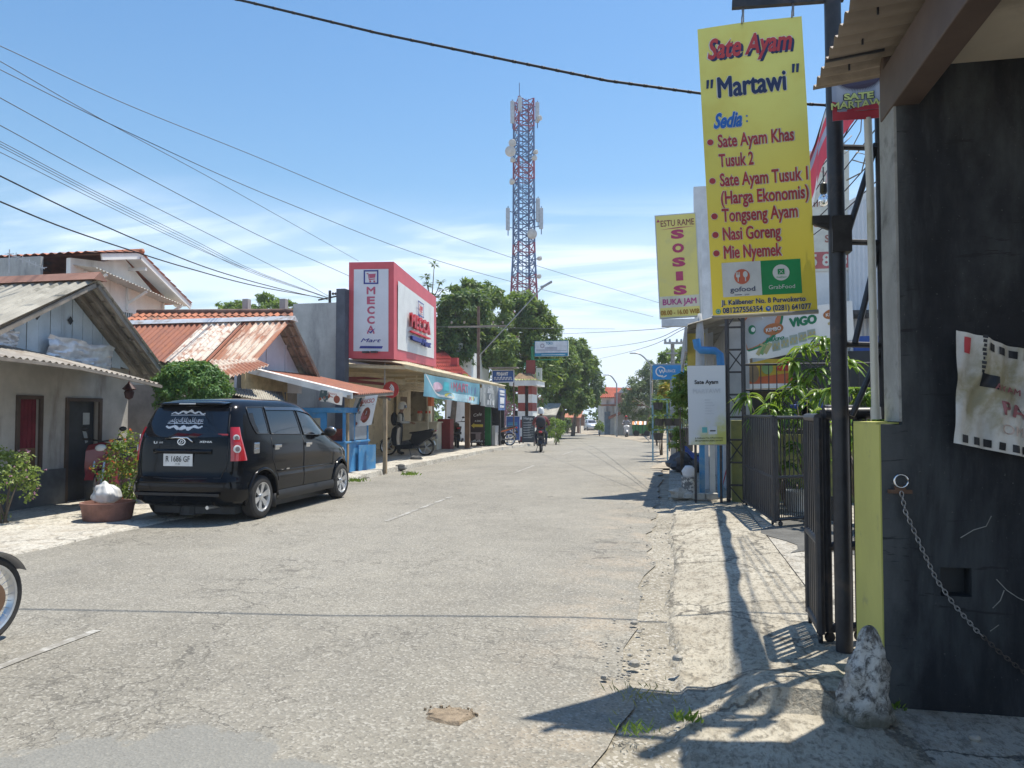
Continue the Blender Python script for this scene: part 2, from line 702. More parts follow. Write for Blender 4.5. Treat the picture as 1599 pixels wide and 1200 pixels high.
def concrete_material(name, a, d, dirt, crack_amt=.7, csc=.9, edge=None):
    m, t, b, co = newmat(name)
    L = t.links
    big = tnoise(t, co, .8, 6, .62)
    mid = tnoise(t, co, 4.5, 6, .68)
    fine = tnoise(t, co, 38, 4, .7, 0, (1, .55, 1))
    c = mixrgb(t, mrange(t, big, .3, .7), a, d)
    c = mixrgb(t, mrange(t, mid, .46, .68, 0, .75), c, dirt)
    c = mixrgb(t, mrange(t, tnoise(t, co, 17, 5, .7, .6, (1, .45, 1)), .50, .66, 0, .62), c, tuple(x * .52 for x in dirt))
    c = mixrgb(t, mrange(t, fine, .48, .68, 0, .72), c, tuple(x * .36 for x in a))
    c = mixrgb(t, mrange(t, tnoise(t, co, 90, 2, .6), .6, .75, 0, .5), c, tuple(min(.8, x * 1.35) for x in d))
    wv = N(t, 'ShaderNodeTexNoise', Scale=2.2, Detail=6, Roughness=.65)
    L.new(co, wv.inputs['Vector'])
    va = N(t, 'ShaderNodeVectorMath', operation='MULTIPLY_ADD')
    va.inputs[1].default_value = (.8, .8, 0)
    L.new(wv.outputs['Color'], va.inputs[0])
    L.new(co, va.inputs[2])
    v2 = N(t, 'ShaderNodeTexVoronoi', feature='DISTANCE_TO_EDGE', Scale=csc)
    L.new(va.outputs[0], v2.inputs['Vector'])
    ck = mrange(t, v2.outputs['Distance'], .004, .016, crack_amt, 0)
    c = mixrgb(t, ck, c, (.05, .045, .04))
    if edge is not None:            # broken, gravelly border towards the street
        sp = t.nodes.new('ShaderNodeSeparateXYZ')
        L.new(co, sp.inputs[0])
        ad = N(t, 'ShaderNodeMath', operation='MULTIPLY_ADD')
        ad.inputs[1].default_value = .02
        L.new(mid, ad.inputs[0])
        L.new(sp.outputs[2], ad.inputs[2])
        vo = N(t, 'ShaderNodeTexVoronoi', Scale=60.0)
        L.new(co, vo.inputs['Vector'])
        sc3 = t.nodes.new('ShaderNodeSeparateColor')
        L.new(vo.outputs['Color'], sc3.inputs[0])
        gr = mixrgb(t, mrange(t, big, .35, .65), (.26, .235, .185), (.34, .31, .25))
        gr = mixrgb(t, mrange(t, sc3.outputs[0], .6, .95, 0, .7), gr, (.15, .13, .10))
        gr = mixrgb(t, mrange(t, sc3.outputs[1], .7, .95, 0, .7), gr, (.52, .49, .43))
        c = mixrgb(t, mrange(t, ad.outputs[0], .018, .030, .9, 0), c, gr)
    L.new(c, b.inputs['Base Color'])
    b.inputs['Roughness'].default_value = .85
    b.inputs['Specular IOR Level'].default_value = .25
    n = N(t, 'ShaderNodeMath', operation='SUBTRACT')
    L.new(fine, n.inputs[0])
    L.new(ck, n.inputs[1])
    bumpto(t, b, n.outputs[0], .8, .02)
    return m


ASPH = asphalt_material()
CONC = concrete_material('worn_concrete', (.37, .345, .295), (.50, .47, .405), (.30, .26, .20))
CONC_R = concrete_material('worn_pavement', (.35, .315, .25), (.49, .45, .365), (.25, .215, .16), .6, .8, .12)
CONC2 = concrete_material('pale_pavement', (.46, .43, .37), (.56, .53, .46), (.38, .33, .26), .45, .7)
DIRT = mat('dusty_soil', (.36, .31, .24), .9, var=.22, sc_=5, bump=.5, bsc=60, stain=(.22, .19, .14), spec=.2)

mb = MB()
ys = [-60, -20, 0, 20, 30, 40, 50, 60, 80, 100, 130, 170, 300, 420]
xs = [-300, -200, -60, -20, -8, 0, 8, 20, 60, 200, 300]
K = [[mb.vert((x, y, gz(y) - .03)) for x in xs] for y in ys]
for j in range(len(ys) - 1):
    for i in range(len(xs) - 1):
        mb.face((K[j][i], K[j][i + 1], K[j + 1][i + 1], K[j + 1][i]))
setting(mb.build('ground', DIRT, world=False, smooth=True))

mb = MB()
yy = [-12 + .25 * k for k in range(0, 130)] + [20.5 + .8 * k for k in range(0, 60)] + [70 + 4 * k for k in range(24)]
K = []
for y in yy:
    m_, h_ = street_mid(y), street_half(y)
    l = m_ - h_ - .06 * fbm(y * .9, 3.3) * 1.2
    r = m_ + h_ + (.16 * fbm(y * 1.1, 8.1) + .05 * noise.noise(V((y * 4, 1, 1)))) * (1 if y < 40 else 1.6) - .05
    K.append([mb.vert((l + (r - l) * k / 8, y, gz(y) + .028 * (1 - ((k - 4) / 4) ** 2) * .6)) for k in range(9)])
for j in range(len(yy) - 1):
    for i in range(8):
        mb.face((K[j][i], K[j][i + 1], K[j + 1][i + 1], K[j + 1][i]))
setting(mb.build('street', ASPH, world=False, smooth=True))

# worn centre dashes
m, t, b, co = newmat('worn_road_paint')
n_ = tnoise(t, co, 9, 6, .7)
t.links.new(mixrgb(t, mrange(t, n_, .44, .62), (.235, .22, .19), (.42, .41, .375)), b.inputs['Base Color'])
b.inputs['Roughness'].default_value = .8
mb = MB()
for a_, b_ in ((-5.5, -2.4), (2.4, 4.6), (10.0, 11.35), (11.45, 12.05), (12.2, 12.75), (12.85, 13.1), (18.6, 21.4), (27, 30), (35, 38)):
    n = 8
    for k in range(n):
        y0, y1 = a_ + (b_ - a_) * k / n, a_ + (b_ - a_) * (k + 1) / n
        j0, j1 = (.012 * noise.noise(V((q * 5, 2, 0))) for q in (y0, y1))
        z0, z1 = gz(y0) + .0215, gz(y1) + .0215
        mb.poly([(-3.89 + j0, y0, z0), (-3.82 + j0, y0, z0), (-3.82 + j1, y1, z1), (-3.89 + j1, y1, z1)])
setting(mb.build('road_markings', MATS['worn_road_paint'], world=False))


def edge_r(y):
    e = -.04 + .10 * fbm(y * .6, 2.2) + .05 * noise.noise(V((y * 3.3, 4, 4))) + .03 * noise.noise(V((y * 11, 4, 4)))
    if y < 4.75:
        e = .03 + .09 * fbm(y * .9, 6.2) + .03 * noise.noise(V((y * 9, 4, 4)))
    return e


def slab_h(x, y):
    q = x - edge_r(y) + .035 * noise.noise(V((x * 9, y * 9, 3)))
    s = sstep(0, .035, q) * (.55 + .45 * sstep(.05, .5, q))
    lip = .145 * sstep(3.99, 4.02, y) * (1 - .4 * sstep(4.15, 4.62, y)) * sstep(.0, .45, x) * (1 - sstep(.86, .98, x))
    h = max(.045, lip) if y < 4.7 else .075
    return -.012 + s * (h + .012) + .005 * fbm(x * 2.2, y * 2.2, 1) + .0025 * noise.noise(V((x * 14, y * 14, 0)))


mb = MB()
X = [-.62 + .034 * i for i in range(50)]
Y = [-2 + .2 * i for i in range(20)] + [2.0 + .034 * i for i in range(95)] + [5.26 + .07 * i for i in range(118)]
K = [[mb.vert((x, y, slab_h(x, y))) for x in X] for y in Y]
for j in range(len(Y) - 1):
    for i in range(len(X) - 1):
        mb.face((K[j][i], K[j][i + 1], K[j + 1][i + 1], K[j + 1][i]))
setting(mb.build('pavement_right', CONC_R, world=False, smooth=40))
mb = MB()
mb.box2((1.05, -2, -.05), (8, 4.6, .04))
mb.box2((1.06, 4.6, -.05), (8, 13.4, .07))
mb.box2((-.1, 13.48, -.05), (8, 21, .06))
setting(mb.build('yard_floor', CONC, world=False))
mb = MB()
for k in range(14):
    pass
mb.grid(lambda a, b: V((1.15 + 1.0 * a + .15 * math.sin(b * 9), 8.3 + 2.6 * b + .2 * math.sin(a * 5), .076)), 8, 10)
setting(mb.build('yard_asphalt_patch', mat('old_asphalt', (.11, .108, .1), .85, var=.25, bump=.5), world=False))


# far shoulder on the right, beyond the shops' forecourt
mb = MB()
for k in range(60):
    pass
yy = [21 + .5 * k for k in range(110)]
K = []
for y in yy:
    r = street_mid(y) + street_half(y)
    K.append([mb.vert((r - .4 + .35 * fbm(y * .7, 1.5), y, gz(y) + .012)), mb.vert((r + .6, y, gz(y) + .03)), mb.vert((r + 7, y, gz(y) + .05))])
for j in range(len(yy) - 1):
    for i in range(2):
        mb.face((K[j][i], K[j][i + 1], K[j + 1][i + 1], K[j + 1][i]))
setting(mb.build('shoulder_right', DIRT, world=False, smooth=True))

# left pavement: flush and pale by the old houses, a raised kerb from the market on
mb = MB()
yy = [-12 + .5 * k for k in range(48)] + [12 + .12 * k for k in range(150)] + [30 + .5 * k for k in range(70)]
K = []
for y in yy:
    l = street_mid(y) - street_half(y)
    h = .02 + .10 * sstep(15.2, 16.6, y)
    e = l + .05 + (.10 * fbm(y * 1.3, 4.4) + .05 * noise.noise(V((y * 5, 7, 1))))
    z = gz(y)
    if y < 15:
        e += .1
    K.append([mb.vert((e, y, z - .02)), mb.vert((e - .03, y, z + h)), mb.vert((e - .25, y, z + h + .012)), mb.vert((e - 1.0, y, z + h + .01)), mb.vert((-12.5 if y < 40 else e - 6, y, z + h + .02))])
for j in range(len(yy) - 1):
    for i in range(4):
        mb.face((K[j][i], K[j + 1][i], K[j + 1][i + 1], K[j][i + 1]))
setting(mb.build('pavement_left', CONC2, world=False, smooth=35))

# loose stones along the broken edges: nobody could count them
mb = MB()
STONE = mat('grey_stone', (.36, .34, .30), .85, var=.3, sc_=9, bump=.4)
for k in range(300):
    y = rnd.uniform(1.5, 13) if k < 230 else rnd.uniform(13, 30)
    x = edge_r(min(y, 13)) - rnd.gauss(0, .17) - .02 if k < 270 else -6.95 + rnd.gauss(0, .1)
    if k < 40:
        x, y = rnd.gauss(-.28, .1), rnd.gauss(4.75, .3)
    r = rnd.uniform(.003, .011) * (2.1 if rnd.random() < .06 else 1)
    mb.blob((x, y, .016 + r * .35), r, 6, .4, k, squash=(1.2, 1, .7))
setting(mb.build('gravel', STONE, smooth=30), 'stuff')

# pothole: a real hollow rim of rubble and bare soil
pc = pG(702, 1120)
mb = MB()
SOIL = mat('pothole_soil', (.30, .235, .165), .95, var=.3, sc_=20, bump=.8, bsc=90)


def ph(a, b):
    an, r = a * 2 * math.pi, b
    q = 1 + .55 * noise.noise(V((math.cos(an) * 1.6, math.sin(an) * 1.6, 3))) + .25 * noise.noise(V((math.cos(an) * 4, math.sin(an) * 4, 5)))
    return pc + V((.13 * r * q * math.cos(an), .085 * r * q * math.sin(an), .0135 - .006 * sstep(.9, 1, r) + .006 * sstep(.45, .85, r) * (1 - sstep(.9, 1, r)) * (1 + noise.noise(V((an * 3, r * 9, 1))))))


mb.grid(ph, 28, 8)
for k in range(34):
    an, q = rnd.uniform(.2, 2.9), rnd.uniform(.7, 1.3)
    mb.blob(pc + V((.13 * q * math.cos(an), .085 * q * math.sin(an), .014)), rnd.uniform(.004, .010), 6, .4, k)
setting(mb.build('pothole', SOIL, smooth=30))
# ------------------------------------------------------------------ left side: old houses, stall, small supermarket
PLANK = mat('blue_white_planks', (.52, .60, .66), .75, var=.12, sc_=2, stain=(.33, .37, .40), ssc=1.2, streak=True)
PLAST = mat('stained_plaster', (.60, .60, .57), .85, var=.1, stain=(.36, .35, .32), streak=True, bump=.1)
PLAST_D = mat('grey_plaster', (.40, .42, .42), .9, var=.18, sc_=1.3, stain=(.20, .21, .22), ssc=1.1, sth=(.48, .7), bump=.2, streak=True)
SLATE = mat('slate_column', (.095, .11, .14), .8, var=.2, bump=.2)
CREAM = mat('cream_paint', (.76, .67, .50), .6, var=.08, stain=(.48, .40, .27), ssc=2)
WHITEW = mat('white_wall', (.74, .75, .73), .8, var=.06, stain=(.52, .52, .49), ssc=.9, streak=True, sth=(.55, .75))
ASB = mat('asbestos_sheet', (.36, .34, .29), .9, var=.2, sc_=2.2, stain=(.17, .16, .13), ssc=2.8, bump=.3)
WOODG = mat('grey_timber', (.25, .22, .185), .85, var=.25, sc_=3, bump=.2)
WOODB = mat('brown_timber', (.22, .13, .075), .7, var=.25, sc_=3)
TERRA = mat('clay_tiles', (.42, .155, .085), .8, var=.3, sc_=1.6, stain=(.17, .10, .075), ssc=1.9, sth=(.5, .66))
DARKTILE = mat('dark_dado', (.10, .11, .115), .5, var=.25, sc_=5)
DARK = mat('dark_door', (.03, .035, .04), .5, var=.3)
TIN = mat('bright_tin', (.62, .63, .64), .45, .4, var=.12, sc_=3, stain=(.40, .33, .27), ssc=2)
FOIL = mat('silver_foil', (.66, .67, .70), .4, .35, var=.15, sc_=6)
RED_P = mat('red_paint', (.50, .045, .035), .5, var=.15)
BLUE_P = mat('blue_paint', (.05, .24, .50), .5, var=.14, stain=(.16, .31, .46), ssc=3)
STEEL_B = mat('black_steel', (.022, .024, .03), .45, var=.3, sc_=12, spec=.5, stain=(.06, .05, .045), ssc=6)


def rust_material(name, base, c2, s1, s2, stretch):
    m, t, b, co = newmat(name)
    n1 = tnoise(t, co, 2.4, 6, .68, .3, stretch)
    n2 = tnoise(t, co, 7.0, 5, .65, .2, stretch, (4, 2, 1))
    c = mixrgb(t, mrange(t, n1, s1, s2), base, c2)
    c = mixrgb(t, mrange(t, n2, .48, .62, 0, .75), c, (.30, .10, .045))
    c = mixrgb(t, mrange(t, tnoise(t, co, 11, 4), .56, .7, 0, .6), c, (.13, .05, .03))
    t.links.new(c, b.inputs['Base Color'])
    b.inputs['Roughness'].default_value = .75
    b.inputs['Metallic'].default_value = .1
    return m


RUST = rust_material('rusty_iron', (.30, .105, .06), (.235, .085, .055), .4, .6, (2.2, .5, .5))
FLAKY = rust_material('flaking_zinc', (.66, .60, .52), (.60, .50, .42), .4, .6, (.9, .9, .9))
STRIPED = rust_material('streaked_zinc', (.58, .49, .40), (.33, .14, .08), .46, .56, (1.0, .14, .3))


def room(mb_, x0, x1, y0, y1, z1, mi=None):
    """Side, back and top faces that close a building behind its street wall."""
    wall(mb_, (x1, y0), (x0 - .0, y0), 0, z1, t=-.15, mi=mi)
    wall(mb_, (x0, y1), (x1, y1), 0, z1, t=-.15, mi=mi)
    wall(mb_, (x0, y0), (x0, y1), 0, z1, t=-.15, mi=mi)
    mb_.poly([(x0, y0, z1), (x1, y0, z1), (x1, y1, z1), (x0, y1, z1)], mi)


# -------- old house with the plank gable and a sagging porch
h = thing('old_house', 'small old house with bluish plank gable, grey corrugated roof and shaded porch', 'house', (-12, 10.3, 0))
mb = MB()
wall(mb, (-9.75, 8.3), (-9.75, 12.3), 0, 2.3, [(1.58, 2.02, .62, 1.74), (2.55, 3.3, 0, 1.72)], .14)
room(mb, -16, -9.8, 8.3, 12.3, 2.25)
mb.build('wall', mat('aged_limewash', (.46, .44, .40), .9, var=.12, stain=(.25, .22, .19), ssc=1.3, streak=True, bump=.1), h)
mb = MB()
mb.box2((-9.745, 8.3, 0), (-9.70, 10.8, .60))
mb.build('dado', DARKTILE, h)
mb = MB()
for y0, y1, z0, z1 in ((9.88, 10.32, .62, 1.74), (10.85, 11.6, .0, 1.72)):
    for y_ in (y0, y1):
        mb.box2((-9.76, y_ - .03, z0), (-9.72, y_ + .03, z1 + .03))
    mb.box2((-9.76, y0 + .031, z1 - .03), (-9.72, y1 - .031, z1 + .03))
mb.build('frame', mat('dark_frame', (.085, .06, .045), .7, var=.3), h)
mb = MB()
mb.box2((-9.87, 10.9, 0), (-9.83, 11.55, 1.70))
d_ = mb.build('door', DARK, h)
mb = MB()
mb.box2((-9.828, 11.30, 1.30), (-9.824, 11.45, 1.5))
mb.poly([(-9.822, 11.28, 1.22), (-9.822, 11.38, 1.26), (-9.822, 11.42, 1.0), (-9.822, 11.36, .98)])
mb.build('pasted_paper', mat('old_paper', (.42, .44, .42), .8), d_)
mb = MB()
mb.grid(lambda a, b: V((-9.84 + .015 * math.sin(a * 34), 9.88 + .44 * a, .95 + .8 * b)), 40, 1)
mb.build('curtain', mat('red_curtain', (.22, .03, .045), .8, var=.3, transl=.15), h)
mb = MB()
mb.box2((-9.86, 9.88, .62), (-9.83, 10.32, .95))
mb.build('shutter_board', WOODB, h)
mb = MB()
g0, ga, g1 = V((-9.62, 8.75, 2.3)), V((-9.62, 10.63, 3.55)), V((-9.62, 12.15, 2.3))
npl = 15
for k in range(npl):
    y0, y1 = 8.75 + 3.4 * k / npl, 8.75 + 3.4 * (k + 1) / npl - .012

    def top(y):
        return 2.3 + 1.22 * ((y - 8.75) / 1.88 if y < 10.63 else (12.15 - y) / 1.52) - .02
    x_ = -9.62 + rnd.uniform(0, .012)
    hh = [(x_, y0, 2.28 + rnd.uniform(0, .05)), (x_, y1, 2.28), (x_, y1, max(2.3, top(y1))), (x_, y0, max(2.3, top(y0)))]
    mb.prism(hh, (-.02, 0, 0))
mb.build('plank_gable', PLANK, h)
mb = MB()
for y_ in (10.05, 10.72):
    mb.prism([(-9.598, y_ - .06, 3.0), (-9.598, y_, 2.93), (-9.598, y_ + .06, 3.0), (-9.598, y_, 3.07)], (.006, 0, 0))
mb.build('vent', DARK, h)
mb = MB()
ax, rz_ = -9.0, 3.64
corrugated(mb, (-16.5, 8.45, 2.42), (ax, 8.45, 2.52), (-16.5, 10.63, 3.62), (ax, 10.63, rz_), 44, .022, 2)
corrugated(mb, (-16.5, 10.63, 3.62), (ax, 10.63, rz_), (-16.5, 12.5, 2.2), (ax, 12.42, 2.2), 44, .022, 2)
rf = mb.build('roof', ASB, h, smooth=True)
mb = MB()
mb.prism([(-16.5, 10.48, 3.60), (-16.5, 10.63, 3.74), (-16.5, 10.78, 3.60)], (7.53, 0, .02))
mb.build('ridge_cap', mat('faded_red_ridge', (.30, .16, .12), .85, var=.2), rf)
mb = MB()
for x_ in (-9.05, -9.28, -9.5):
    mb.bar((x_, 10.66, 3.54), (x_, 12.35, 2.15), .05, .07)
    mb.bar((x_, 10.60, 3.54), (x_, 8.5, 2.42), .05, .07)
for k in range(8):
    f = k / 7
    mb.bar((-9.62, 10.75 + 1.6 * f, 3.52 - 1.33 * f), (-8.99, 10.75 + 1.6 * f, 3.52 - 1.33 * f), .035, .02)
mb.build('rafters', WOODG, rf)
mb = MB()
fr = [pX(px_, py_, -8.3) for px_, py_ in ((-60, 547), (0, 556), (60, 563), (125, 572), (190, 586), (252, 601))]
for k in range(5):
    a_, b_ = fr[k], fr[k + 1]
    corrugated(mb, (-9.62, a_.y, a_.z + .32), (-9.62, b_.y, b_.z + .32), a_, b_, max(2, (b_.y - a_.y) * 9), .016, 1)
pr = mb.build('porch_roof', mat('dull_old_tin', (.34, .31, .27), .7, .15, var=.2, sc_=3, stain=(.20, .15, .11), ssc=2), h, smooth=True)
mb = MB()
for k in range(5):
    mb.bar(fr[k] - V((0, 0, .035)), fr[k + 1] - V((0, 0, .035)), .04, .045)
    mb.bar(fr[k] - V((0, 0, .04)), (-9.7, fr[k].y, fr[k].z + .27), .04, .05)
mb.build('porch_beam', WOODG, pr)
mb = MB()
mb.tube([(-8.6, 12.7, .02), (-8.6, 12.7, 2.0)], .04, 8)
mb.build('porch_post', WOODG, h)
mb = MB()
mb.lathe([(.01, .0), (.06, .03), (.08, .12), (.06, .15), (.11, .18), (.03, .27), (.01, .31)], 8, (-8.9, 11.25, 1.72))
mb.tube([(-8.9, 11.25, 2.03), (-8.9, 11.25, 2.2)], .006, 5)
tag(mb.build('hanging_lantern', mat('dark_red_lantern', (.06, .025, .025), .6)), 'dark red hanging lantern under the old porch roof', 'lantern')


def foil(y0, z0, y1, z1, n_, label):
    mb = MB()

    def fn(a, b):
        q = .05 * fbm(a * 5 + n_, b * 4, 3) + .025 * noise.noise(V((a * 17, b * 13, n_)))
        return V((-9.52 + .07 * b + q, y0 + (y1 - y0) * a, z0 + (z1 - z0) * b + .06 * noise.noise(V((a * 4, b, n_))) - .1 * a * b))
    mb.grid(fn, 26, 16)
    tag(mb.build('foil_sheet', FOIL, smooth=35), label, 'tarpaulin', 'crumpled silver sheets on the porch roof')


foil(10.15, 2.25, 11.55, 2.72, 1, 'long crumpled silver sheet propped against the middle of the plank gable')
foil(8.75, 2.45, 9.6, 2.8, 5, 'smaller crumpled silver sheet at the low left corner of the gable')

# tv aerial on the grey roof
mb = MB()
p = pX(14, 427, -14)
mb.tube([p, p + V((0, 0, .5))], .012, 5)
for k in range(6):
    q = p + V((.12 * k, .05 * k, .42 - .055 * k))
    mb.bar(q - V((0, .0, .1 - .01 * k)), q + V((0, 0, .1 - .01 * k)), .012)
    mb.bar(q - V((.12, .0, 0)), q + V((.12, 0, 0)), .01)
mb.bar(p + V((-.05, 0, .44)), p + V((.65, .27, .12)), .015)
tag(mb.build('television_aerial', mat('aerial_metal', (.45, .45, .46), .4, .7)), 'pale television aerial standing above the grey corrugated roof', 'aerial')

# -------- white two-storey house behind
h = thing('white_house', 'white upper-storey house with red tiled gable roof behind the old houses', 'house', (-20, 22, 0))
apx = pX(217, 394, -17)
er = pX(296, 474, -17)
mb = MB()
wz = er.z - .05
wall(mb, (-17.6, 19.6), (-17.6, er.y - .7), 0, wz, [(1.9, 2.75, 4.05 - .15, 4.85)], .15)
room(mb, -27, -17.65, 19.6, er.y - .7, wz)
mb.prism([(-17.6, 19.62, wz), (-17.6, er.y - .72, wz), (-17.6, apx.y, apx.z - .12), (-17.6, 21.0, apx.z - .45), (-17.6, 19.62, apx.z - .6)], (-.15, 0, 0))
mb.build('wall', WHITEW, h)
mb = MB()
mb.box2((-27, 19.35, 3.0), (-18.4, 19.45, apx.z - .57))
mb.build('parapet_wall', PLAST_D, h)
mb = MB()
tiled(mb, (-27, apx.y, apx.z), (-16.9, apx.y, apx.z), (-27, er.y, er.z), (-16.9, er.y, er.z), 34, 9, .03)
tiled(mb, (-16.9, apx.y, apx.z), (-27, apx.y, apx.z), (-16.9, 19.5, apx.z - .50), (-27, 19.5, apx.z - .50), 34, 6, .03)
rf = mb.build('roof', TERRA, h, smooth=50)
mb = MB()
mb.tube([(-27.1, apx.y, apx.z + .02), (-16.85, apx.y, apx.z + .02)], .09, 8)
mb.build('ridge_tiles', TERRA, rf, smooth=True)
mb = MB()
mb.bar((-16.95, apx.y, apx.z - .13), (-16.95, er.y, er.z - .12), .05, .2)
mb.bar((-16.95, apx.y, apx.z - .13), (-16.95, 20.1, apx.z - .5), .05, .2)
mb.bar((-17.6, apx.y + .3, apx.z - .5), (-16.95, apx.y + .3, apx.z - .5), .08, .1)
mb.poly([(-17.58, apx.y, apx.z - .12), (-16.95, apx.y, apx.z - .1), (-16.95, er.y, er.z - .1), (-17.58, er.y, er.z - .12)])
mb.build('verge_board', WHITEW, rf)
mb = MB()
c0, c1 = pX(150, 418, -16.8), pX(288, 478, -16.8)
corrugated(mb, c0 + V((-.8, 0, .12)), c1 + V((-.8, 0, .12)), c0, c1, 30, .02, 1)
cn = mb.build('canopy', mat('pale_tin', (.52, .53, .5), .6, .2), h, smooth=True)
mb = MB()
for f in (.12, .55, .97):
    mb = MB()
    q = c0.lerp(c1, f)
    mb.bar(q + V((-.05, 0, -.05)), V((-17.6, q.y, q.z - .45)), .06, .08)
    mb.bar(V((-17.57, q.y, q.z - .65)), V((-17.57, q.y, q.z + .08)), .08, .1)
    mb.build('bracket', WHITEW, cn)
mb = MB()
mb.box2((-17.70, 21.5, 3.92), (-17.66, 22.35, 4.85))
wd = mb.build('window', mat('dull_glass', (.10, .13, .15), .15), h)
mb = MB()
for k in range(9):
    y_ = 21.52 + .81 * k / 8
    mb.tube([(-17.585, y_, 3.92), (-17.585, y_, 4.85)], .012, 5)
for z_ in (3.95, 4.35, 4.82):
    mb.bar((-17.585, 21.5, z_), (-17.585, 22.35, z_), .04)
mb.build('window_bars', WHITEW, wd)

# -------- rusty-roofed house
h = thing('rusty_roof_house', 'low house with rust-red corrugated iron roof and pale gable', 'house', (-12, 16.8, 0))
A, Er, El = pX(458, 498, -9.0), pX(502, 592, -9.0), pX(402, 563, -9.0)
mb = MB()
x0, x1 = -14.6, -9.0
cuts = [(-14.6, -11.35, 0), (-11.35, -10.3, 1), (-10.3, -10.17, 0), (-10.17, -9.0, 2)]
for a_, b_, mi in cuts:
    corrugated(mb, (a_, A.y, A.z), (b_, A.y, A.z), (a_, El.y, El.z), (b_, El.y, El.z), (b_ - a_) * 6.5, .024, 3, mi)
corrugated(mb, (x0, A.y, A.z), (x1, A.y, A.z), (x0, Er.y, Er.z), (x1, Er.y, Er.z), 36, .024, 2, 3)
rf = mb.build('roof', [RUST, FLAKY, STRIPED, ASB], h, smooth=True)
mb = MB()
mb.prism([(-14.6, A.y - .16, A.z - .05), (-14.6, A.y, A.z + .07), (-14.6, A.y + .16, A.z - .07)], (5.65, 0, 0))
mb.build('ridge_flashing', TIN, rf)
mb = MB()
for x_ in (-9.04, -9.3):
    mb.bar((x_, A.y + .05, A.z - .08), (x_, Er.y - .03, Er.z - .03), .05, .07)
for k in range(6):
    f = (k + .5) / 6
    mb.bar((-9.5, A.y + (Er.y - A.y) * f, A.z - .05 + (Er.z - A.z) * f), (-9.0, A.y + (Er.y - A.y) * f, A.z - .05 + (Er.z - A.z) * f), .03)
mb.build('rafters', WOODG, rf)
mb = MB()
mb.prism([(-9.5, El.y, 2.0), (-9.5, Er.y - .1, 2.0), (-9.5, Er.y - .1, Er.z - .02), (-9.5, A.y, A.z - .08), (-9.5, El.y, El.z - .05)], (-.06, 0, 0))
for y_ in (A.y - .35, A.y + .55):
    mb.box2((-9.5, y_ - .03, 2.4), (-9.475, y_ + .03, 3.2))
mb.build('gable_wall', mat('pale_board', (.55, .57, .63), .7, var=.06), h)
mb = MB()
wall(mb, (-9.52, 13.2), (-9.52, 18.3), 0, 2.05, [(2.0, 2.9, 0, 1.95)], .12)
room(mb, -14.4, -9.55, 13.2, 18.3, 2.05)
mb.build('wall', mat('brown_plaster', (.24, .22, .20), .9, var=.2), h)
mb = MB()
for k, (y0, y1) in enumerate(((14.0, 15.2), (16.4, 17.4))):
    for q in range(6):
        a_ = y0 + (y1 - y0) * q / 6
        mb.box2((-9.5, a_, 1.0), (-9.46, a_ + (y1 - y0) / 6 - .01, 2.0), k)
mb.build('board_shutter', [mat('dark_green_boards', (.045, .075, .06), .7, var=.3), mat('dull_red_boards', (.16, .07, .06), .75, var=.3)], h)
mb = MB()
a0, a1 = pX(325, 563, -9.1), pX(400, 562, -9.1)
b0, b1 = pX(358, 590, -8.3), pX(421, 571, -8.3)
corrugated(mb, a0, a1, b0, b1, 12, .022, 1, 0)
mb.build('awning', [STRIPED], h, smooth=True)
mb = MB()
a0, a1 = pX(340, 604, -8.9), pX(440, 612, -8.9)
b0, b1 = pX(345, 612, -8.3), pX(447, 634, -8.3)
corrugated(mb, a0, a1, b0, b1, 26, .014, 1, 0)
mb.build('low_awning', [ASB], h, smooth=True)
# tiled ridge and posts behind the rusty roof
h = thing('tiled_house', 'dark clay-tiled roof rising just behind the rusty roof', 'house', (-14, 21, 0))
mb = MB()
a0, a1 = pY(215, 489, 21.5), pY(466, 488, 21.5)
tiled(mb, a0, a1, a0 + V((0, -2.4, -1.3)), a1 + V((0, -2.4, -1.3)), 24, 8, .03)
tiled(mb, a1, a0, a1 + V((0, 2.4, -1.3)), a0 + V((0, 2.4, -1.3)), 24, 8, .03)
rf = mb.build('roof', TERRA, h, smooth=50)
mb = MB()
mb.tube([a0 + V((0, 0, .03)), a1 + V((0, 0, .03))], .08, 8)
mb.build('ridge_tiles', mat('dark_ridge', (.16, .10, .08), .85, var=.3), rf, smooth=True)
mb = MB()
mb.box2((a0.x + .2, 20.4, 0), (-13.2, 23.4, a0.z - .9))
mb.build('wall', PLAST_D, h)
for px_, lb in ((385, 'short dark concrete post above the tiled roof ridge, the left of two'), (443, 'short dark concrete post above the tiled roof ridge, beside the grey wall')):
    mb = MB()
    q = pY(px_, 488, 22.2)
    mb.box2(q + V((-.1, -.1, -4)), q + V((.1, .1, .42)))
    tag(mb.build('concrete_post', PLAST_D, bevel=.01), lb, 'post', 'concrete posts above the roofs')

# -------- tall concrete wall and slate column
mb = MB()
mb.box2((-10.5, 19.9, 0), (-9.16, 20.1, 4.58))
tag(mb.build('concrete_wall', PLAST_D), 'tall blotched grey concrete wall beside the red framed sign', 'wall')
mb = MB()
mb.box2((-9.16, 19.82, 0), (-8.9, 20.12, 4.95))
for z_ in (1.2, 2.4, 3.6):
    mb.box2((-9.165, 19.815, z_), (-8.895, 20.125, z_ + .02))
tag(mb.build('slate_column', SLATE), 'dark slate-grey column at the end of the concrete wall', 'column')

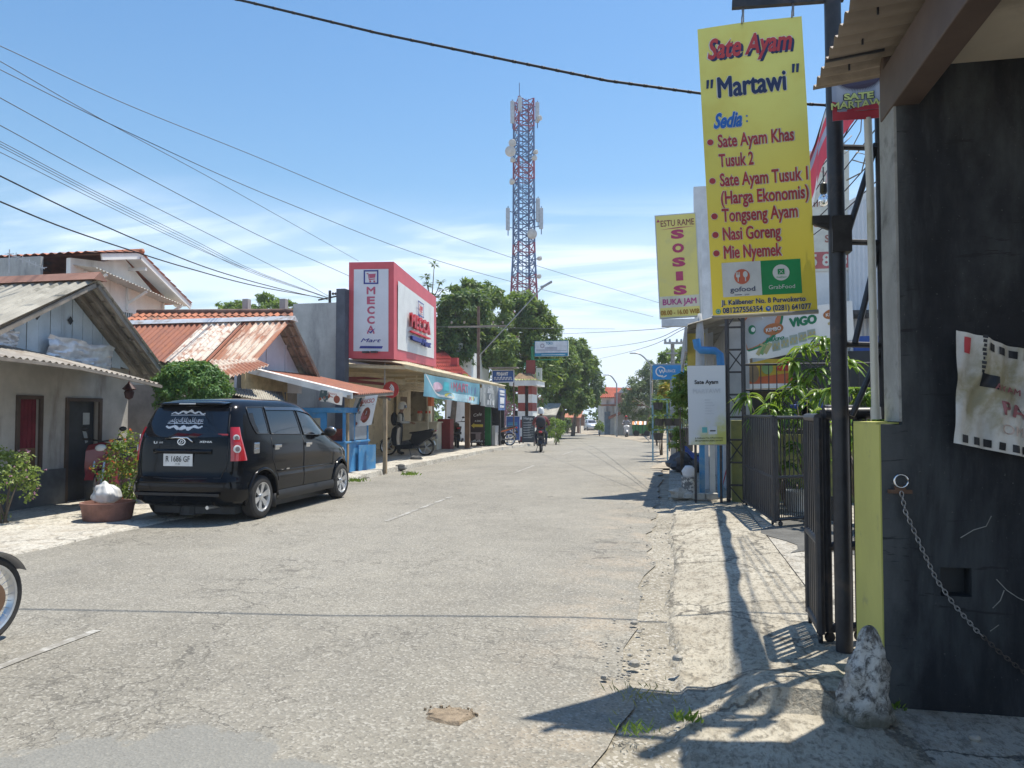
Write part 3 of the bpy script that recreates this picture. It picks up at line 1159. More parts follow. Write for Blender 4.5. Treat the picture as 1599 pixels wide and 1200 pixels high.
# -------- the supermarket: sign box, soffit, shop front
SB = 'red framed box sign lettered MECCA Mart above the shop awning'
h = thing('shop_sign', SB, 'sign', (-8.2, 20.2, 3))
f0, f1, f2, f3 = pY(544, 560, 20.1), pY(615, 561, 20.1), pY(545, 410, 20.1), pY(615, 409, 20.1)
XR = f1.x
r1, r3 = pX(681, 573, XR), pX(681, 465, XR)
XL = f0.x
PINK = mat('red_sign_frame', (.62, .10, .12), .45, var=.06)
mb = MB()
P8 = [f0, f1, V((XR, r1.y, r1.z)), V((XL, r1.y, r1.z)), f2, f3, V((XR, r3.y, r3.z)), V((XL, r3.y, r3.z))]
for q in ((0, 1, 5, 4), (1, 2, 6, 5), (2, 3, 7, 6), (3, 0, 4, 7), (4, 5, 6, 7), (3, 2, 1, 0)):
    mb.poly([P8[i] for i in q])
mb.build('frame', PINK, h)
SILV = mat('pale_sign_panel', (.66, .69, .74), .4, var=.03)
WPAN = mat('dirty_white_panel', (.74, .75, .73), .5, var=.04, stain=(.52, .52, .50), ssc=1.0, streak=True, sth=(.58, .72))
S = Sheet(f0, f1, f2, f3)
u0, u1, v0, v1 = .115 * S.W, .885 * S.W, .075 * S.H, .925 * S.H
S.rect(u0, v0, u1, v1, 0, .012)
S.mb.build('panel', SILV, h)
S = Sheet(f0, f1, f2, f3)
RED_SH = mat('shaded_red_letter', (.48, .10, .17), .5)  # red front letters given the magenta tone they take in shade
NAVY = mat('navy_letter', (.035, .05, .28), .5)
cx_m = S.W / 2
yy = .70 * S.H
for ch in 'MECC':
    S.text(ch, cx_m, yy - .09, .20, 0, .02, w=.24 if ch == 'M' else .20, bold=.04)
    yy -= .275
S.text('A', cx_m, yy - .05, .17, 0, .02, w=.2, bold=.03)
S.poly([(cx_m - .13, yy + .0), (cx_m - .02, yy - .05), (cx_m + .14, yy + .06), (cx_m + .0, yy - .1)], 1, .024)
for q in (-.09, .09):
    S.disc(cx_m + q, yy - .08, .025, None, 0, .022, 10)
S.text('Mart', cx_m, .17 * S.H, .105, 1, .02, w=.6, bold=.02, shear=.35)
S.poly([(cx_m - .34, .105 * S.H), (cx_m + .33, .105 * S.H), (cx_m + .36, .13 * S.H), (cx_m - .31, .13 * S.H)], 1, .02)
# trolley in a rounded blue frame
q0, q1 = .77 * S.H, .90 * S.H


def trolley(S, cx, y0, y1, k, a, b, L):
    hh = y1 - y0
    w2 = hh * .56
    for (ua, va, ub, vb) in ((-w2, 0, w2, .04), (-w2, hh - .04, w2, hh), (-w2, 0, -w2 + .04, hh), (w2 - .04, 0, w2, hh)):
        S.rect(cx + ua, y0 + va, cx + ub, y0 + vb, b, L)
    S.poly([(cx - .6 * w2, y0 + .78 * hh), (cx - .36 * w2, y0 + .78 * hh), (cx - .2 * w2, y0 + .36 * hh), (cx + .55 * w2, y0 + .40 * hh), (cx + .55 * w2, y0 + .33 * hh), (cx - .28 * w2, y0 + .28 * hh), (cx - .42 * w2, y0 + .71 * hh), (cx - .6 * w2, y0 + .71 * hh)], a, L)
    S.poly([(cx - .3 * w2, y0 + .72 * hh), (cx + .65 * w2, y0 + .74 * hh), (cx + .55 * w2, y0 + .45 * hh), (cx - .18 * w2, y0 + .42 * hh)], a, L)
    for q in (-.1, .45):
        S.disc(cx + q * w2, y0 + .19 * hh, .03, None, a, L, 10)


trolley(S, cx_m, q0, q1 + .04, 1, 0, 1, .02)
S.mb.build('lettering', [RED_SH, NAVY], h)
rS = Sheet(V((XR, f1.y, f1.z)), r1, V((XR, f3.y, f3.z)), r3)
pu0, pu1 = .07 * rS.W, .93 * rS.W
rS.rect(pu0, .11 * rS.H, pu1, .83 * rS.H, 0, .012, 6, 4)
rS.mb.build('side_panel', WPAN, h)
rS = Sheet(V((XR, f1.y, f1.z)), r1, V((XR, f3.y, f3.z)), r3)
mid_ = .53 * rS.W
for L_ in (.05, .07, .09, .11, .13):
    rS.text('MECCA', mid_ - .05, .40 * rS.H, .42, 0, L_, w=1.75, bold=.03)
    rS.text('Mart', mid_ + .5, .23 * rS.H, .22, 1, L_, w=.8, bold=.03, shear=.2)
    rS.rect(mid_ - .85, .25 * rS.H, mid_ + .02, .30 * rS.H, 1, L_)
    rS.rect(mid_ - .9, .335 * rS.H, mid_ + .85, .355 * rS.H, 0, L_)
trolley(rS, mid_ + .1, .58 * rS.H, .76 * rS.H, 1, 0, 1, .06)
rS.mb.build('raised_lettering', [mat('bright_red_letter', (.62, .03, .05), .4), NAVY], h)
mb = MB()
for x_ in (-8.35, -8.1):
    mb.box((x_, 20.0, f0.z + .16), (.18, .1, .05))
mb.build('floodlight', STEEL_B, h)

h = thing('minimarket', 'cream shop front in shade under a long slatted awning', 'shop', (-11, 25, 0))
mb = MB()
wall(mb, (-10.9, 20.3), (-10.9, 34), 0, 3.15, [(4.9, 6.6, 1.1, 2.3), (9.0, 10.4, .1, 2.35), (10.7, 13.2, .1, 2.5)], .15)
room(mb, -13, -10.95, 20.3, 34, 3.15)
mb.build('wall', CREAM, h)
mb = MB()
mb.box2((-10.89, 20.2, 2.55), (-10.86, 28.6, 2.8))
mb.build('maroon_band', mat('maroon', (.22, .03, .04), .6), h)
mb = MB()
mb.box2((-11.0, 25.0, 1.2), (-10.97, 26.7, 2.4))
mb.build('window', mat('dull_glass', (.1, .1, .1)), h)
mb = MB()
for k in range(4):
    mb.box2((-10.88, 28.7, 2.42 + .11 * k), (-10.83, 34, 2.47 + .11 * k))
mb.build('vent_slats', CREAM, h)
mb = MB()
mb.box2((-10.8, 29.0, .1), (-10.74, 30.3, 2.35))
for z0 in (.3, 1.4):
    mb.box2((-10.735, 29.15, z0), (-10.72, 30.15, z0 + .85))
d_ = mb.build('door', CREAM, h)
mb = MB()
mb.box2((-10.72, 29.25, 1.7), (-10.715, 30.05, 2.15))
mb.build('louvre', mat('brown_louvre', (.2, .14, .09), .7), d_)
mb = MB()
mb.box2((-12.6, 28, 0), (-12.5, 34, 2.8))
mb.build('back_partition', mat('dark_green_wall', (.03, .05, .045), .8), h)
mb = MB()
yA, yB = 20.15, 33.0
e0, e1 = pX(682, 581, -7.3), pX(828, 607, -7.3)
e0z = e0.z + .02


def ez(y):
    return e0z + (2.62 - e0z) * (y - yA) / (yB - yA)


for k in range(36):
    x_ = -10.85 + 3.5 * k / 35
    z_ = 2.98 + (ez(yA) - 2.98) * (x_ + 10.9) / 3.6
    mb.bar((x_, yA, z_ - .02), (x_, yB, z_ - .05 - .08), .085, .02)
mbp = MB()
for k in range(3):
    zt_ = 2.93 - .16 * k
    zl, zr = max(zt_ - .15, 2.70), max(zt_ - .15, 2.42)
    if zt_ > zl:
        mbp.prism([(-10.85, 23.9, zl), (-8.6, 23.9, min(zl, 2.62 + .1 * (2 - k))), (-8.6, 23.9, zt_), (-10.85, 23.9, zt_)], (0, .04, 0))
mbp.prism([(-10.3, 23.9, 2.60), (-8.6, 23.9, 2.42), (-8.6, 23.9, 2.60)], (0, .04, 0))
for k in range(4):
    mbp.box2((-8.6, 23.9, 2.46 + .13 * k), (-7.75, 23.94, 2.51 + .13 * k))
mbp.box2((-8.25, 23.95, 2.4), (-8.2, 23.99, 2.95))
mbp.build('hanging_boards', CREAM, h)
aw = mb.build('awning', mat('cream_slats', (.74, .65, .48), .6, var=.1, transl=.35), h)
mb = MB()
corrugated(mb, (-10.9, yA - .1, 3.1), (-10.9, yB, 3.02), (-7.2, yA - .1, ez(yA) + .09), (-7.2, yB, ez(yB) + .07), 70, .02, 1)
mb.build('roof_sheet', mat('translucent_sheet', (.66, .60, .46), .6, var=.15, stain=(.45, .40, .30), transl=.6), aw, smooth=True)
mb = MB()
for k in range(14):
    y_ = yA + (yB - yA) * k / 13
    mb.bar((-10.9, y_, 2.90), (-7.25, y_, ez(y_) - .08), .05, .07)
mb.bar((-7.28, yA, ez(yA) - .03), (-7.28, yB, ez(yB) - .03), .05, .12)
mb.build('rafters', mat('pale_timber', (.55, .45, .28), .7, var=.15), aw)


def post(px_, py_, top, r, m, lb, name='awning_post', square=False):
    q = pG(px_, py_, .12)
    mb = MB()
    if square:
        mb.box2(q + V((-r, -r, 0)), q + V((r, r, top)))
    else:
        mb.tube([q, q + V((0, 0, top))], r, 8)
    return tag(mb.build(name, m), lb, 'post', 'posts under the shop awning')


PALEPOST = mat('pale_post', (.62, .58, .48), .6)
post(696, 702, 2.6, .03, PALEPOST, 'slim pale post at the red cabinet under the awning')
post(668, 704, 2.6, .025, PALEPOST, 'slim pale post left of the orange box under the awning')
post(677, 702, 2.6, .02, PALEPOST, 'thinnest pale post, right behind the orange box')
post(730, 701, 2.5, .09, WOODB, 'thick reddish-brown timber post beside the café board', square=True)

# goods and counters under the awning
q = pG(668, 703, .12)
t_ = thing('shop_counter', 'cream tiled counter under the shop awning', 'counter', q)
mb = MB()
mb.box2(q + V((-1.1, .0, 0)), q + V((.35, .6, 1.0)))
mb.build('body', mat('cream_tile', (.60, .56, .45), .4), t_, bevel=.01)
mb = MB()
mb.box2(q + V((-1.15, -.05, 1.003)), q + V((.4, .65, 1.05)))
mb.build('top', mat('pale_top', (.66, .62, .52), .4), t_, bevel=.01)
q = pG(690, 702, .12)
mb = MB()
mb.box2(q + V((-.18, 0, 0)), q + V((.32, .5, 1.15)))
mb.box2(q + V((-.14, -.01, .1)), q + V((.28, 0, 1.05)))
tag(mb.build('red_cabinet', mat('dark_red_cabinet', (.20, .03, .03), .5), bevel=.01), 'dark red cabinet standing beside the cream counter', 'cabinet')
q = pG(659, 703, .12) + V((0, .2, 1.06))
for dx, lb in ((-.16, 'red-capped plastic jar on the counter, nearer the door'), (.16, 'red-capped plastic jar on the counter, beside the pale posts')):
    t_ = thing('lidded_jar', lb, 'jar', q + V((dx, 0, 0)), group='jars on the shop counter')
    mb = MB()
    mb.lathe([(.1, 0), (.11, .02), (.11, .26), (.08, .3)], 12, q + V((dx, 0, 0)))
    mb.build('body', mat('pale_jar', (.58, .56, .48), .3), t_, smooth=40)
    mb = MB()
    mb.lathe([(.1, .302), (.1, .38), (.08, .4)], 12, q + V((dx, 0, 0)))
    mb.build('lid', mat('orange_red', (.62, .10, .05), .4), t_, smooth=40)
q = pX(673, 624, -8.4)
mb = MB()
mb.box(q, (.12, .36, .48))
tag(mb.build('orange_box', mat('orange_box', (.62, .16, .06), .5), bevel=.01), 'small orange box fixed between two pale posts', 'box')

# round red disc sign on a pole
q = pG(600, 722, .1)
t_ = thing('disc_sign', 'small round red sign with white arcs on a thin pole', 'sign', q)
mb = MB()
mb.tube([q, q + V((0, 0, 3.0))], .02, 8)
mb.build('pole', mat('grey_pole', (.4, .4, .4), .5, .4), t_)
c = pY(610, 609, q.y - .05)
S = Sheet(c + V((-.25, 0, -.25)), c + V((.25, 0, -.25)), c + V((-.25, 0, .25)), c + V((.25, 0, .25)))
mb = MB()
mb.lathe([(.01, 0), (.23, 0), (.24, .02), (.23, .04), (.01, .04)], 24, c + V((0, .04, 0)), (0, -1, 0))
mb.build('disc', RED_P, t_)
for rr in (.09, .14, .19):
    S.disc(.25 - .08, .25, rr, rr, 0, .006, 12, -60, 60, .78)
S.mb.build('lettering', WHITE, t_)

# -------- banners under the awning edge
def cloth(a, b, c, d, amp=.05, k=3.0, ph=0.0):
    return Sheet(a, b, c, d, ripple=lambda u, v: amp * math.sin(u * k * 6.28 + ph + v * 1.5) * (1 - .5 * v))


b0, b1, t0, t1 = pX(661, 619, -7.22), pX(748, 632, -7.22), pX(661, 584, -7.22), pX(748, 600, -7.22)
h = thing('shop_banner', 'pale blue wavy cloth banner lettered MART under the awning edge', 'banner', b0)
S = cloth(b0, b1, t0, t1)
S.rect(0, 0, S.W, S.H, 0, 0, 40, 6)
S.mb.build('cloth', mat('banner_blue', (.20, .46, .58), .6, var=.1, transl=.25), h, smooth=True)
S = cloth(b0, b1, t0, t1)
W_, H_ = S.W, S.H
for k in range(18):                # white and pink sweep
    a_, b_ = k / 18, (k + 1) / 18

    def lo(x):
        return H_ * (.95 - 1.05 * math.sin(min(1, x * 1.9) * 1.57) * .82)
    S.poly([(W_ * (.02 + .5 * a_), lo(a_)), (W_ * (.02 + .5 * b_), lo(b_)), (W_ * (.02 + .5 * b_), lo(b_) + H_ * .10), (W_ * (.02 + .5 * a_), lo(a_) + H_ * .10)], 0, .004)
S.disc(W_ * .22, H_ * .52, W_ * .07, H_ * .22, 1, .005)
S.disc(W_ * .40, H_ * .2, W_ * .08, H_ * .12, 2, .006)
S.rect(W_ * .42, H_ * .02, W_ * .97, H_ * .36, 3, .003, 14, 2)
S.rect(W_ * .30, H_ * .40, W_ * .38, H_ * .8, 4, .003, 3, 2)
S.text('MART', W_ * .62, H_ * .47, .27, 5, .008, w=W_ * .26, bold=.02)
S.text('A', W_ * .44, H_ * .55, .2, 5, .008, bold=.02)
for k in range(9):
    S.disc(W_ * rnd.uniform(.72, .95), H_ * rnd.uniform(.06, .28), .1, .07, (0, 2, 6, 5)[k % 4], .007, 8)
for k in range(3):
    S.disc(W_ * (.78 + .07 * k), H_ * .62, .1, .13, 6, .007, 10)
S.mb.build('print', [mat('pw', (.75, .78, .8), .5, transl=.2), mat('pp', (.62, .42, .52), .5), mat('py', (.68, .62, .12), .5), mat('pc', (.45, .68, .76), .5), mat('pt', (.05, .45, .52), .5),
                     mat('pr', (.50, .12, .20), .5), mat('pb', (.12, .22, .40), .5)], h)

b0, b1, t0, t1 = pX(750, 634, -7.2), pX(778, 638, -7.2), pX(751, 599, -7.2), pX(777, 604, -7.2)
h = thing('grey_banner', 'weathered grey cloth banner with white smears beside the café board', 'banner', b0)
S = cloth(b0, b1, t0, t1, .07, 2)
S.rect(0, 0, S.W, S.H, 0, 0, 20, 4)
S.mb.build('cloth', mat('grey_cloth', (.30, .33, .34), .7, var=.25, sc_=2, stain=(.62, .64, .63), ssc=1.6, streak=True, transl=.15), h, smooth=True)
S = cloth(b0, b1, t0, t1, .07, 2)
for k in range(26):
    u_, v_ = S.W * rnd.uniform(.25, .8), S.H * rnd.choice((.22, .48, .74))
    S.rect(u_, v_ - .1, u_ + rnd.uniform(.04, .12), v_ + rnd.uniform(.05, .14), 0, .01)
S.mb.build('print', WHITE, h)
b0, b1, t0, t1 = pX(778, 641, -7.15), pX(789, 641, -7.15), pX(778, 606, -7.15), pX(789, 608, -7.15)
h = thing('narrow_banner', 'narrow blue and white hanging banner at the end of the awning', 'banner', b0)
S = cloth(b0, b1, t0, t1, .03, 1)
S.rect(0, 0, S.W, S.H, 0, 0, 6, 6)
S.mb.build('cloth', mat('banner_navy', (.09, .18, .42), .6, transl=.2), h, smooth=True)
S = cloth(b0, b1, t0, t1, .03, 1)
for k, (v_, hh) in enumerate(((.8, .12), (.68, .08), (.45, .14), (.3, .16), (.12, .1))):
    S.rect(S.W * .15, S.H * v_, S.W * .85, S.H * (v_ + hh), 0, .006)
    S.rect(S.W * .25, S.H * (v_ + .03), S.W * .7, S.H * (v_ + hh * .6), 1, .009)
S.mb.build('print', [WHITE, mat('pb', (.12, .22, .40))], h)

# -------- street stall: tin roof, posts, blue cart, printed sheets
h = thing('stall_shelter', 'tin-roofed stall shelter on rough timber posts behind the black car', 'stall', pG(570, 742))
R0, R1, R2, R3 = pX(412, 588, -8.9), pX(550, 617, -7.1), pX(613, 609, -7.1), pX(520, 600, -9.3)
mb = MB()
corrugated(mb, (-9.4, R0.y - .1, 2.5), (-9.4, 18.9, 2.5), (-7.1, R1.y, R1.z), (-7.1, 18.9, R2.z - .05), 22, .02, 2, sag=.02)
rf = mb.build('roof', [RUST], h, smooth=True)
mb = MB()
mb.prism([(-9.3, R0.y - .14, 2.52), (-7.08, R1.y - .05, R1.z + .05), (-7.08, R1.y - .05, R1.z - .09), (-9.3, R0.y - .14, 2.40)], (0, .03, 0))
mb.poly([(-9.3, R0.y - .15, 2.53), (-7.08, R1.y - .06, R1.z + .055), (-7.08, R1.y + .35, R1.z + .055), (-9.3, R0.y + .25, 2.53)])
mb.build('fascia', mat('white_tin', (.72, .72, .70), .5, .1, stain=(.5, .42, .36)), rf)
mb = MB()
for y_ in (16.2, 17.4, 18.7):
    mb.bar((-9.4, y_, 2.42), (-7.12, y_, R1.z - .06), .05, .07)
mb.bar((-7.14, 16.1, R1.z - .05), (-7.14, 18.9, R2.z - .1), .05, .08)
mb.build('beam', WOODG, rf)
for px_, py_ in ((541, 746), (601, 740)):
    q = pG(px_, py_, .02)
    mb = MB()
    mb.bar(q, V((q.x, q.y, R1.z - .06)), .085, .085)
    mb.build('post', mat('tan_timber', (.36, .27, .17), .8, var=.2, sc_=4), h)
q = pG(604, 737, .05)
mb = MB()
mb.tube([q, q + V((0, 0, .75))], .012, 6)
mb.build('pipe', PALEPOST, h)
mb = MB()
mb.box2((-9.3, 15.3, 0), (-9.22, 17.2, 2.4))
for k in range(12):
    mb.box2((-9.22, 15.3, .2 * k), (-9.205, 17.2, .2 * k + .18))
mb.build('bamboo_screen', mat('bamboo', (.48, .38, .22), .8, var=.25, sc_=5), h)

q = pG(552, 742, .03)
h = thing('food_cart', 'bright blue wooden food cart under the tin stall roof', 'cart', q)
cx0, cx1, cy0, cy1 = -8.6, -7.32, 16.35, 17.75
mb = MB()
mb.box2((cx0, cy0, .08), (cx1, cy1, .80))
mb.box2((cx0 - .03, cy0 - .03, .80), (cx1 + .03, cy1 + .03, .85))
mb.box2((cx0 - .03, cy0 - .03, 1.50), (cx1 + .03, cy1 + .03, 1.62))
for x_ in (cx0, cx1 - .06):
    for y_ in (cy0, cy1 - .06):
        mb.box2((x_, y_, .85), (x_ + .06, y_ + .06, 1.5))
mb.box2((cx0 + .06, cy0 + .01, .85), (cx1 - .45, cy0 + .04, 1.5))
mb.box2((cx1 - .04, cy0 + .55, .85), (cx1 - .01, cy0 + .61, 1.5))
mb.build('body', BLUE_P, h, bevel=.008)
mb = MB()
mb.box2((cx0 + .3, cy0 - .004, 1.0), (cx0 + .68, cy0 + .006, 1.38))
mb.build('window', mat('yellowed_glass', (.36, .34, .28), .2), h)
mb = MB()
mb.box2((cx1 - .02, cy0 + .08, .87), (cx1 - .016, cy1 - .08, 1.48))
m_ = mat('cart_glass', (.18, .24, .30), .1)
mb.build('glass_pane', m_, h)
mb = MB()
mb.box2((cx0 + .2, cy0 + .4, .86), (cx1 - .2, cy1 - .3, 1.12))
mb.build('goods', mat('snack_boxes', (.42, .10, .06), .6, var=.4, sc_=8), h)
# blue board leaning at the kerb end of the cart
q = pG(557, 744, .02)
mb = MB()
mb.prism([(-7.28, 17.0, .02), (-7.22, 17.9, .02), (-7.22, 17.9, .72), (-7.28, 17.0, .74)], (.03, 0, 0))
tag(mb.build('blue_board', BLUE_P), 'plain blue board leaning on the kerb end of the cart', 'board')


def food_banner(b0, b1, t0, t1, lb, big):
    h = thing('food_banner', lb, 'banner', b0, group='printed banners of the street stall')
    S = cloth(b0, b1, t0, t1, .02, 1.3, 1)
    S.rect(0, 0, S.W, S.H, 0, 0, 12, 8)
    S.mb.build('cloth', mat('white_vinyl', (.62, .64, .66), .5, var=.05, transl=.2), h, smooth=True)
    S = cloth(b0, b1, t0, t1, .02, 1.3, 1)
    W_, H_ = S.W, S.H
    if big:
        S.text('BAKSO', W_ * .6, H_ * .76, H_ * .14, 1, .006, w=W_ * .6, bold=.03)
        S.rect(W_ * .3, H_ * .68, W_ * .9, H_ * .71, 3, .006)
        S.disc(W_ * .66, H_ * .36, W_ * .19, H_ * .26, 2, .006, 18)
        for k in range(9):
            S.disc(W_ * rnd.uniform(.5, .8), H_ * rnd.uniform(.2, .5), .035, .045, 1, .009, 8)
        S.poly([(0, 0), (W_ * .16, 0), (W_ * .3, H_), (W_ * .2, H_)], 0, .006)
        for k in range(14):
            S.disc(W_ * (.1 + .25 * rnd.random()), H_ * rnd.uniform(.05, .9), .03, .04, (3, 2, 0)[k % 3], .009, 7)
    else:
        S.rect(0, 0, W_ * .3, H_, 0, .005)
        for k in range(12):
            S.disc(W_ * rnd.uniform(.05, .4), H_ * rnd.uniform(.1, .9), .035, .04, (0, 3, 2)[k % 3], .008, 7)
        S.disc(W_ * .77, H_ * .42, W_ * .14, H_ * .32, 2, .006, 14)
        S.text('BAKSO', W_ * .56, H_ * .74, H_ * .14, 1, .006, w=W_ * .4, bold=.02)
        S.rect(W_ * .42, H_ * .5, W_ * .6, H_ * .58, 1, .006)
    S.mb.build('print', [mat('print_dark', (.05, .10, .12), .5), mat('print_pink', (.50, .16, .16), .5), mat('print_meat', (.28, .08, .05), .5), mat('print_grey', (.25, .28, .3), .5)], h)


food_banner(pY(498, 626, 15.95), pY(534, 633, 15.95), pY(501, 609, 15.85), pY(535, 614, 15.85), 'small printed food banner hung flat under the white stall fascia', False)
food_banner(pY(543, 668, 17.0), pY(580, 664, 17.0), pY(556, 621, 17.0), pY(590, 617, 17.0), 'large tilted food banner hanging between the stall posts', True)
# ------------------------------------------------------------------ right side: wall, canopy, gate, banner pole, signs, shops
MOULD = mat('black_mouldy_wall', (.013, .015, .019), .85, var=.45, sc_=1.6, stain=(.048, .054, .058), ssc=2.6, sth=(.46, .66), bump=.35, bsc=30, streak=True)
CGREY = mat('bare_concrete', (.30, .30, .28), .9, var=.2, sc_=3, stain=(.14, .14, .13), ssc=3, bump=.25)
OLIVE = mat('olive_yellow_paint', (.52, .50, .13), .6, var=.08, sc_=2, stain=(.36, .35, .12), ssc=5, sth=(.58, .7))
DOLIVE = mat('dull_olive_paint', (.24, .25, .08), .7, var=.12, stain=(.14, .15, .08), ssc=3)
BROWNB = mat('brown_beam', (.105, .075, .062), .6, var=.15, sc_=4)
SOFF = mat('cream_soffit', (.56, .49, .38), .8, var=.06, stain=(.40, .34, .26), ssc=2)
CHROME = mat('chrome', (.6, .61, .62), .18, 1.0, var=.05)
ZINC = mat('worn_zinc', (.33, .33, .33), .4, .8, var=.2, sc_=20)

t = MOULD.node_tree
b = t.nodes['Principled BSDF']
old = b.inputs['Base Color'].links[0].from_socket
co = t.nodes.new('ShaderNodeTexCoord').outputs['Object']
sz = t.nodes.new('ShaderNodeSeparateXYZ')
t.links.new(co, sz.inputs[0])
ad = N(t, 'ShaderNodeMath', operation='MULTIPLY_ADD')
ad.inputs[1].default_value = -.45
t.links.new(tnoise(t, co, 3, 6, .7, 0, (1, 1, .5)), ad.inputs[0])
t.links.new(sz.outputs[0], ad.inputs[2])
o_ = mixrgb(t, mrange(t, ad.outputs[0], -1.72, -1.50, .9, 0), old, (.085, .092, .095))
ck = tnoise(t, co, 2.0, 5, .7, .4, (1.2, 1, 9))
o_ = mixrgb(t, mrange(t, ck, .60, .66, 0, .8), o_, (.012, .013, .015))
o_ = mixrgb(t, mrange(t, tnoise(t, co, 60, 3, .7), .66, .74, 0, .5), o_, (.14, .14, .135))
t.links.new(o_, b.inputs['Base Color'])
h = thing('dark_wall', 'black mouldy wall with olive-yellow end face under the corrugated canopy', 'wall', (2.5, 4.2, 0))
WY = 4.17
mb = MB()
hole = (1.285, 1.42, .62 + .015, .74 + .015)
wall(mb, (1.02, WY), (7, WY), 0, 1.44, [(.26, .40, .60, .74)], .12)
mb.box2((1.022, WY + .12, 0), (7, 4.73, 1.438))
mb.box2((1.121, WY + .001, 1.44), (7, 4.45, 3.30))
mb.build('wall_face', MOULD, h)
mb = MB()
mb.box2((1.012, WY + .004, 0), (1.0215, 4.735, 1.442))
mb.box2((1.012, WY + .06, 1.443), (1.12, 4.73, 1.452))
mb.build('painted_end', OLIVE, h)
mb = MB()
mb.box2((1.108, WY + .004, 1.456), (1.1205, 4.45, 3.18))
mb.build('concrete_edge', CGREY, h)
mb = MB()
mb.box2((1.30, WY + .10, .60), (1.42, WY + .117, .74))
mb.build('recess_back', DARK, h)
# cracks: shallow raised roots and old paint lines
mb = MB()
for pts in (((1500, 840), (1520, 828), (1540, 822), (1548, 806)), ((1556, 905), (1572, 922), (1590, 934), (1599, 938)), ((1568, 922), (1562, 938), (1550, 950)), ((1546, 986), (1560, 976))):
    mb.tube([pY(x, y, WY - .002) for x, y in pts], .0022, 5)
mb.build('surface_crack', CGREY, h)

h = thing('canopy_roof', 'corrugated canopy roof on a dark brown beam overhead', 'canopy', (1.5, 3, 3.3))
mb = MB()
corrugated(mb, (.81, 4.68, 3.38), (.81, -1.5, 3.38), (1.6, 4.68, 3.47), (1.6, -1.5, 3.47), 52, .017, 1, seg=6)
corrugated(mb, (1.55, 4.68, 3.485), (1.55, -1.5, 3.485), (6.5, 4.68, 3.95), (6.5, -1.5, 3.95), 52, .017, 1, seg=6)
mb.build('roof_sheet', mat('brown_grey_sheet', (.30, .25, .20), .8, var=.15, sc_=2, stain=(.20, .165, .13), ssc=1.5), h, smooth=True)
mb = MB()
mb.box2((1.10, -1.5, 3.06), (1.23, 4.40, 3.32))
mb.box2((1.12, 4.402, 3.16), (1.24, 4.47, 3.46))
mb.build('beam', BROWNB, h, bevel=.006)
mb = MB()
mb.box2((1.231, -1.5, 3.25), (7, 4.165, 3.29))
mb.build('soffit', SOFF, h)
mb = MB()
a_ = pY(1517, 52, 3.3)
mb.box2((a_.x - .012, 3.05, 3.08), (a_.x + .012, 3.30, 3.25))
mb.build('white_bracket', WHITEW, h)
mb = MB()
for y_ in (4.25, 3.5, 2.7):
    mb.bar((.80, y_, 3.355), (1.09, y_, 3.39), .012, .012)
for y_ in (4.4, 4.1, 3.8, 3.4, 3.1, 2.8):
    mb.tube([(.95, y_, 3.36), (.95, y_, 3.40)], .006, 5)
mb.build('batten', STEEL_B, h)

# torn printed banner on the dark wall
b0, b1, t0, t1 = pY(1489, 692, WY - .085), pY(1640, 722, WY - .095), pY(1494, 516, WY - .085), pY(1640, 556, WY - .095)
h = thing('torn_banner', 'torn whitish banner with red letters and black dashed border hung on the dark wall', 'banner', b0)


def rag(u, v):
    return .022 * math.sin(u * 13 + v * 4) + .012 * math.sin(u * 31 - v * 7 + 2 * math.sin(v * 6)) + .035 * max(0, v - .3) * math.sin(u * 5 + 1.0) + .006 * noise.noise(V((u * 9, v * 9, 2)))


S = Sheet(b0, b1, t0, t1, ripple=rag)
S.rect(0, 0, S.W, S.H, 0, 0, 36, 30)
S.mb.build('cloth', mat('dirty_vinyl', (.66, .65, .61), .6, var=.12, sc_=4, stain=(.36, .33, .22), ssc=2.2, transl=.15), h, smooth=True)
S = Sheet(b0, b1, t0, t1, ripple=rag)
W_, H_ = S.W, S.H
for k in range(9):
    u_ = .03 + k * .055
    S.rect(u_, .012, u_ + .03, .05, 0, .005, 4, 4)
    if u_ > .09:
        S.rect(u_, H_ - .06, u_ + .032, H_ - .022, 0, .005, 4, 4)
S.text('AYAM RT', .165, .305, .030, 1, .011, al='L', w=.215, bold=.02)
S.text('PAN', .20, .19, .065, 1, .011, al='L', w=.20, bold=.03, shear=-.15)
S.text('OMME', .205, .095, .05, 2, .011, al='L', w=.20, bold=.0)
S.rect(.112, .305, .188, .37, 0, .006, 8, 8)
for k in range(9):
    S.rect(.108 + rnd.uniform(-.004, .004), .37 + .021 * k, .119 + rnd.uniform(-.002, .006), .385 + .021 * k, 0, .006)
S.rect(.032, H_ - .10, .06, H_ - .022, 3, .005, 4, 8)
S.mb.build('print', [BLACKP, mat('maroon_print', (.30, .12, .13), .6), mat('faded_pink_print', (.48, .38, .34), .6), mat('red_print', (.45, .04, .05), .5)], h)

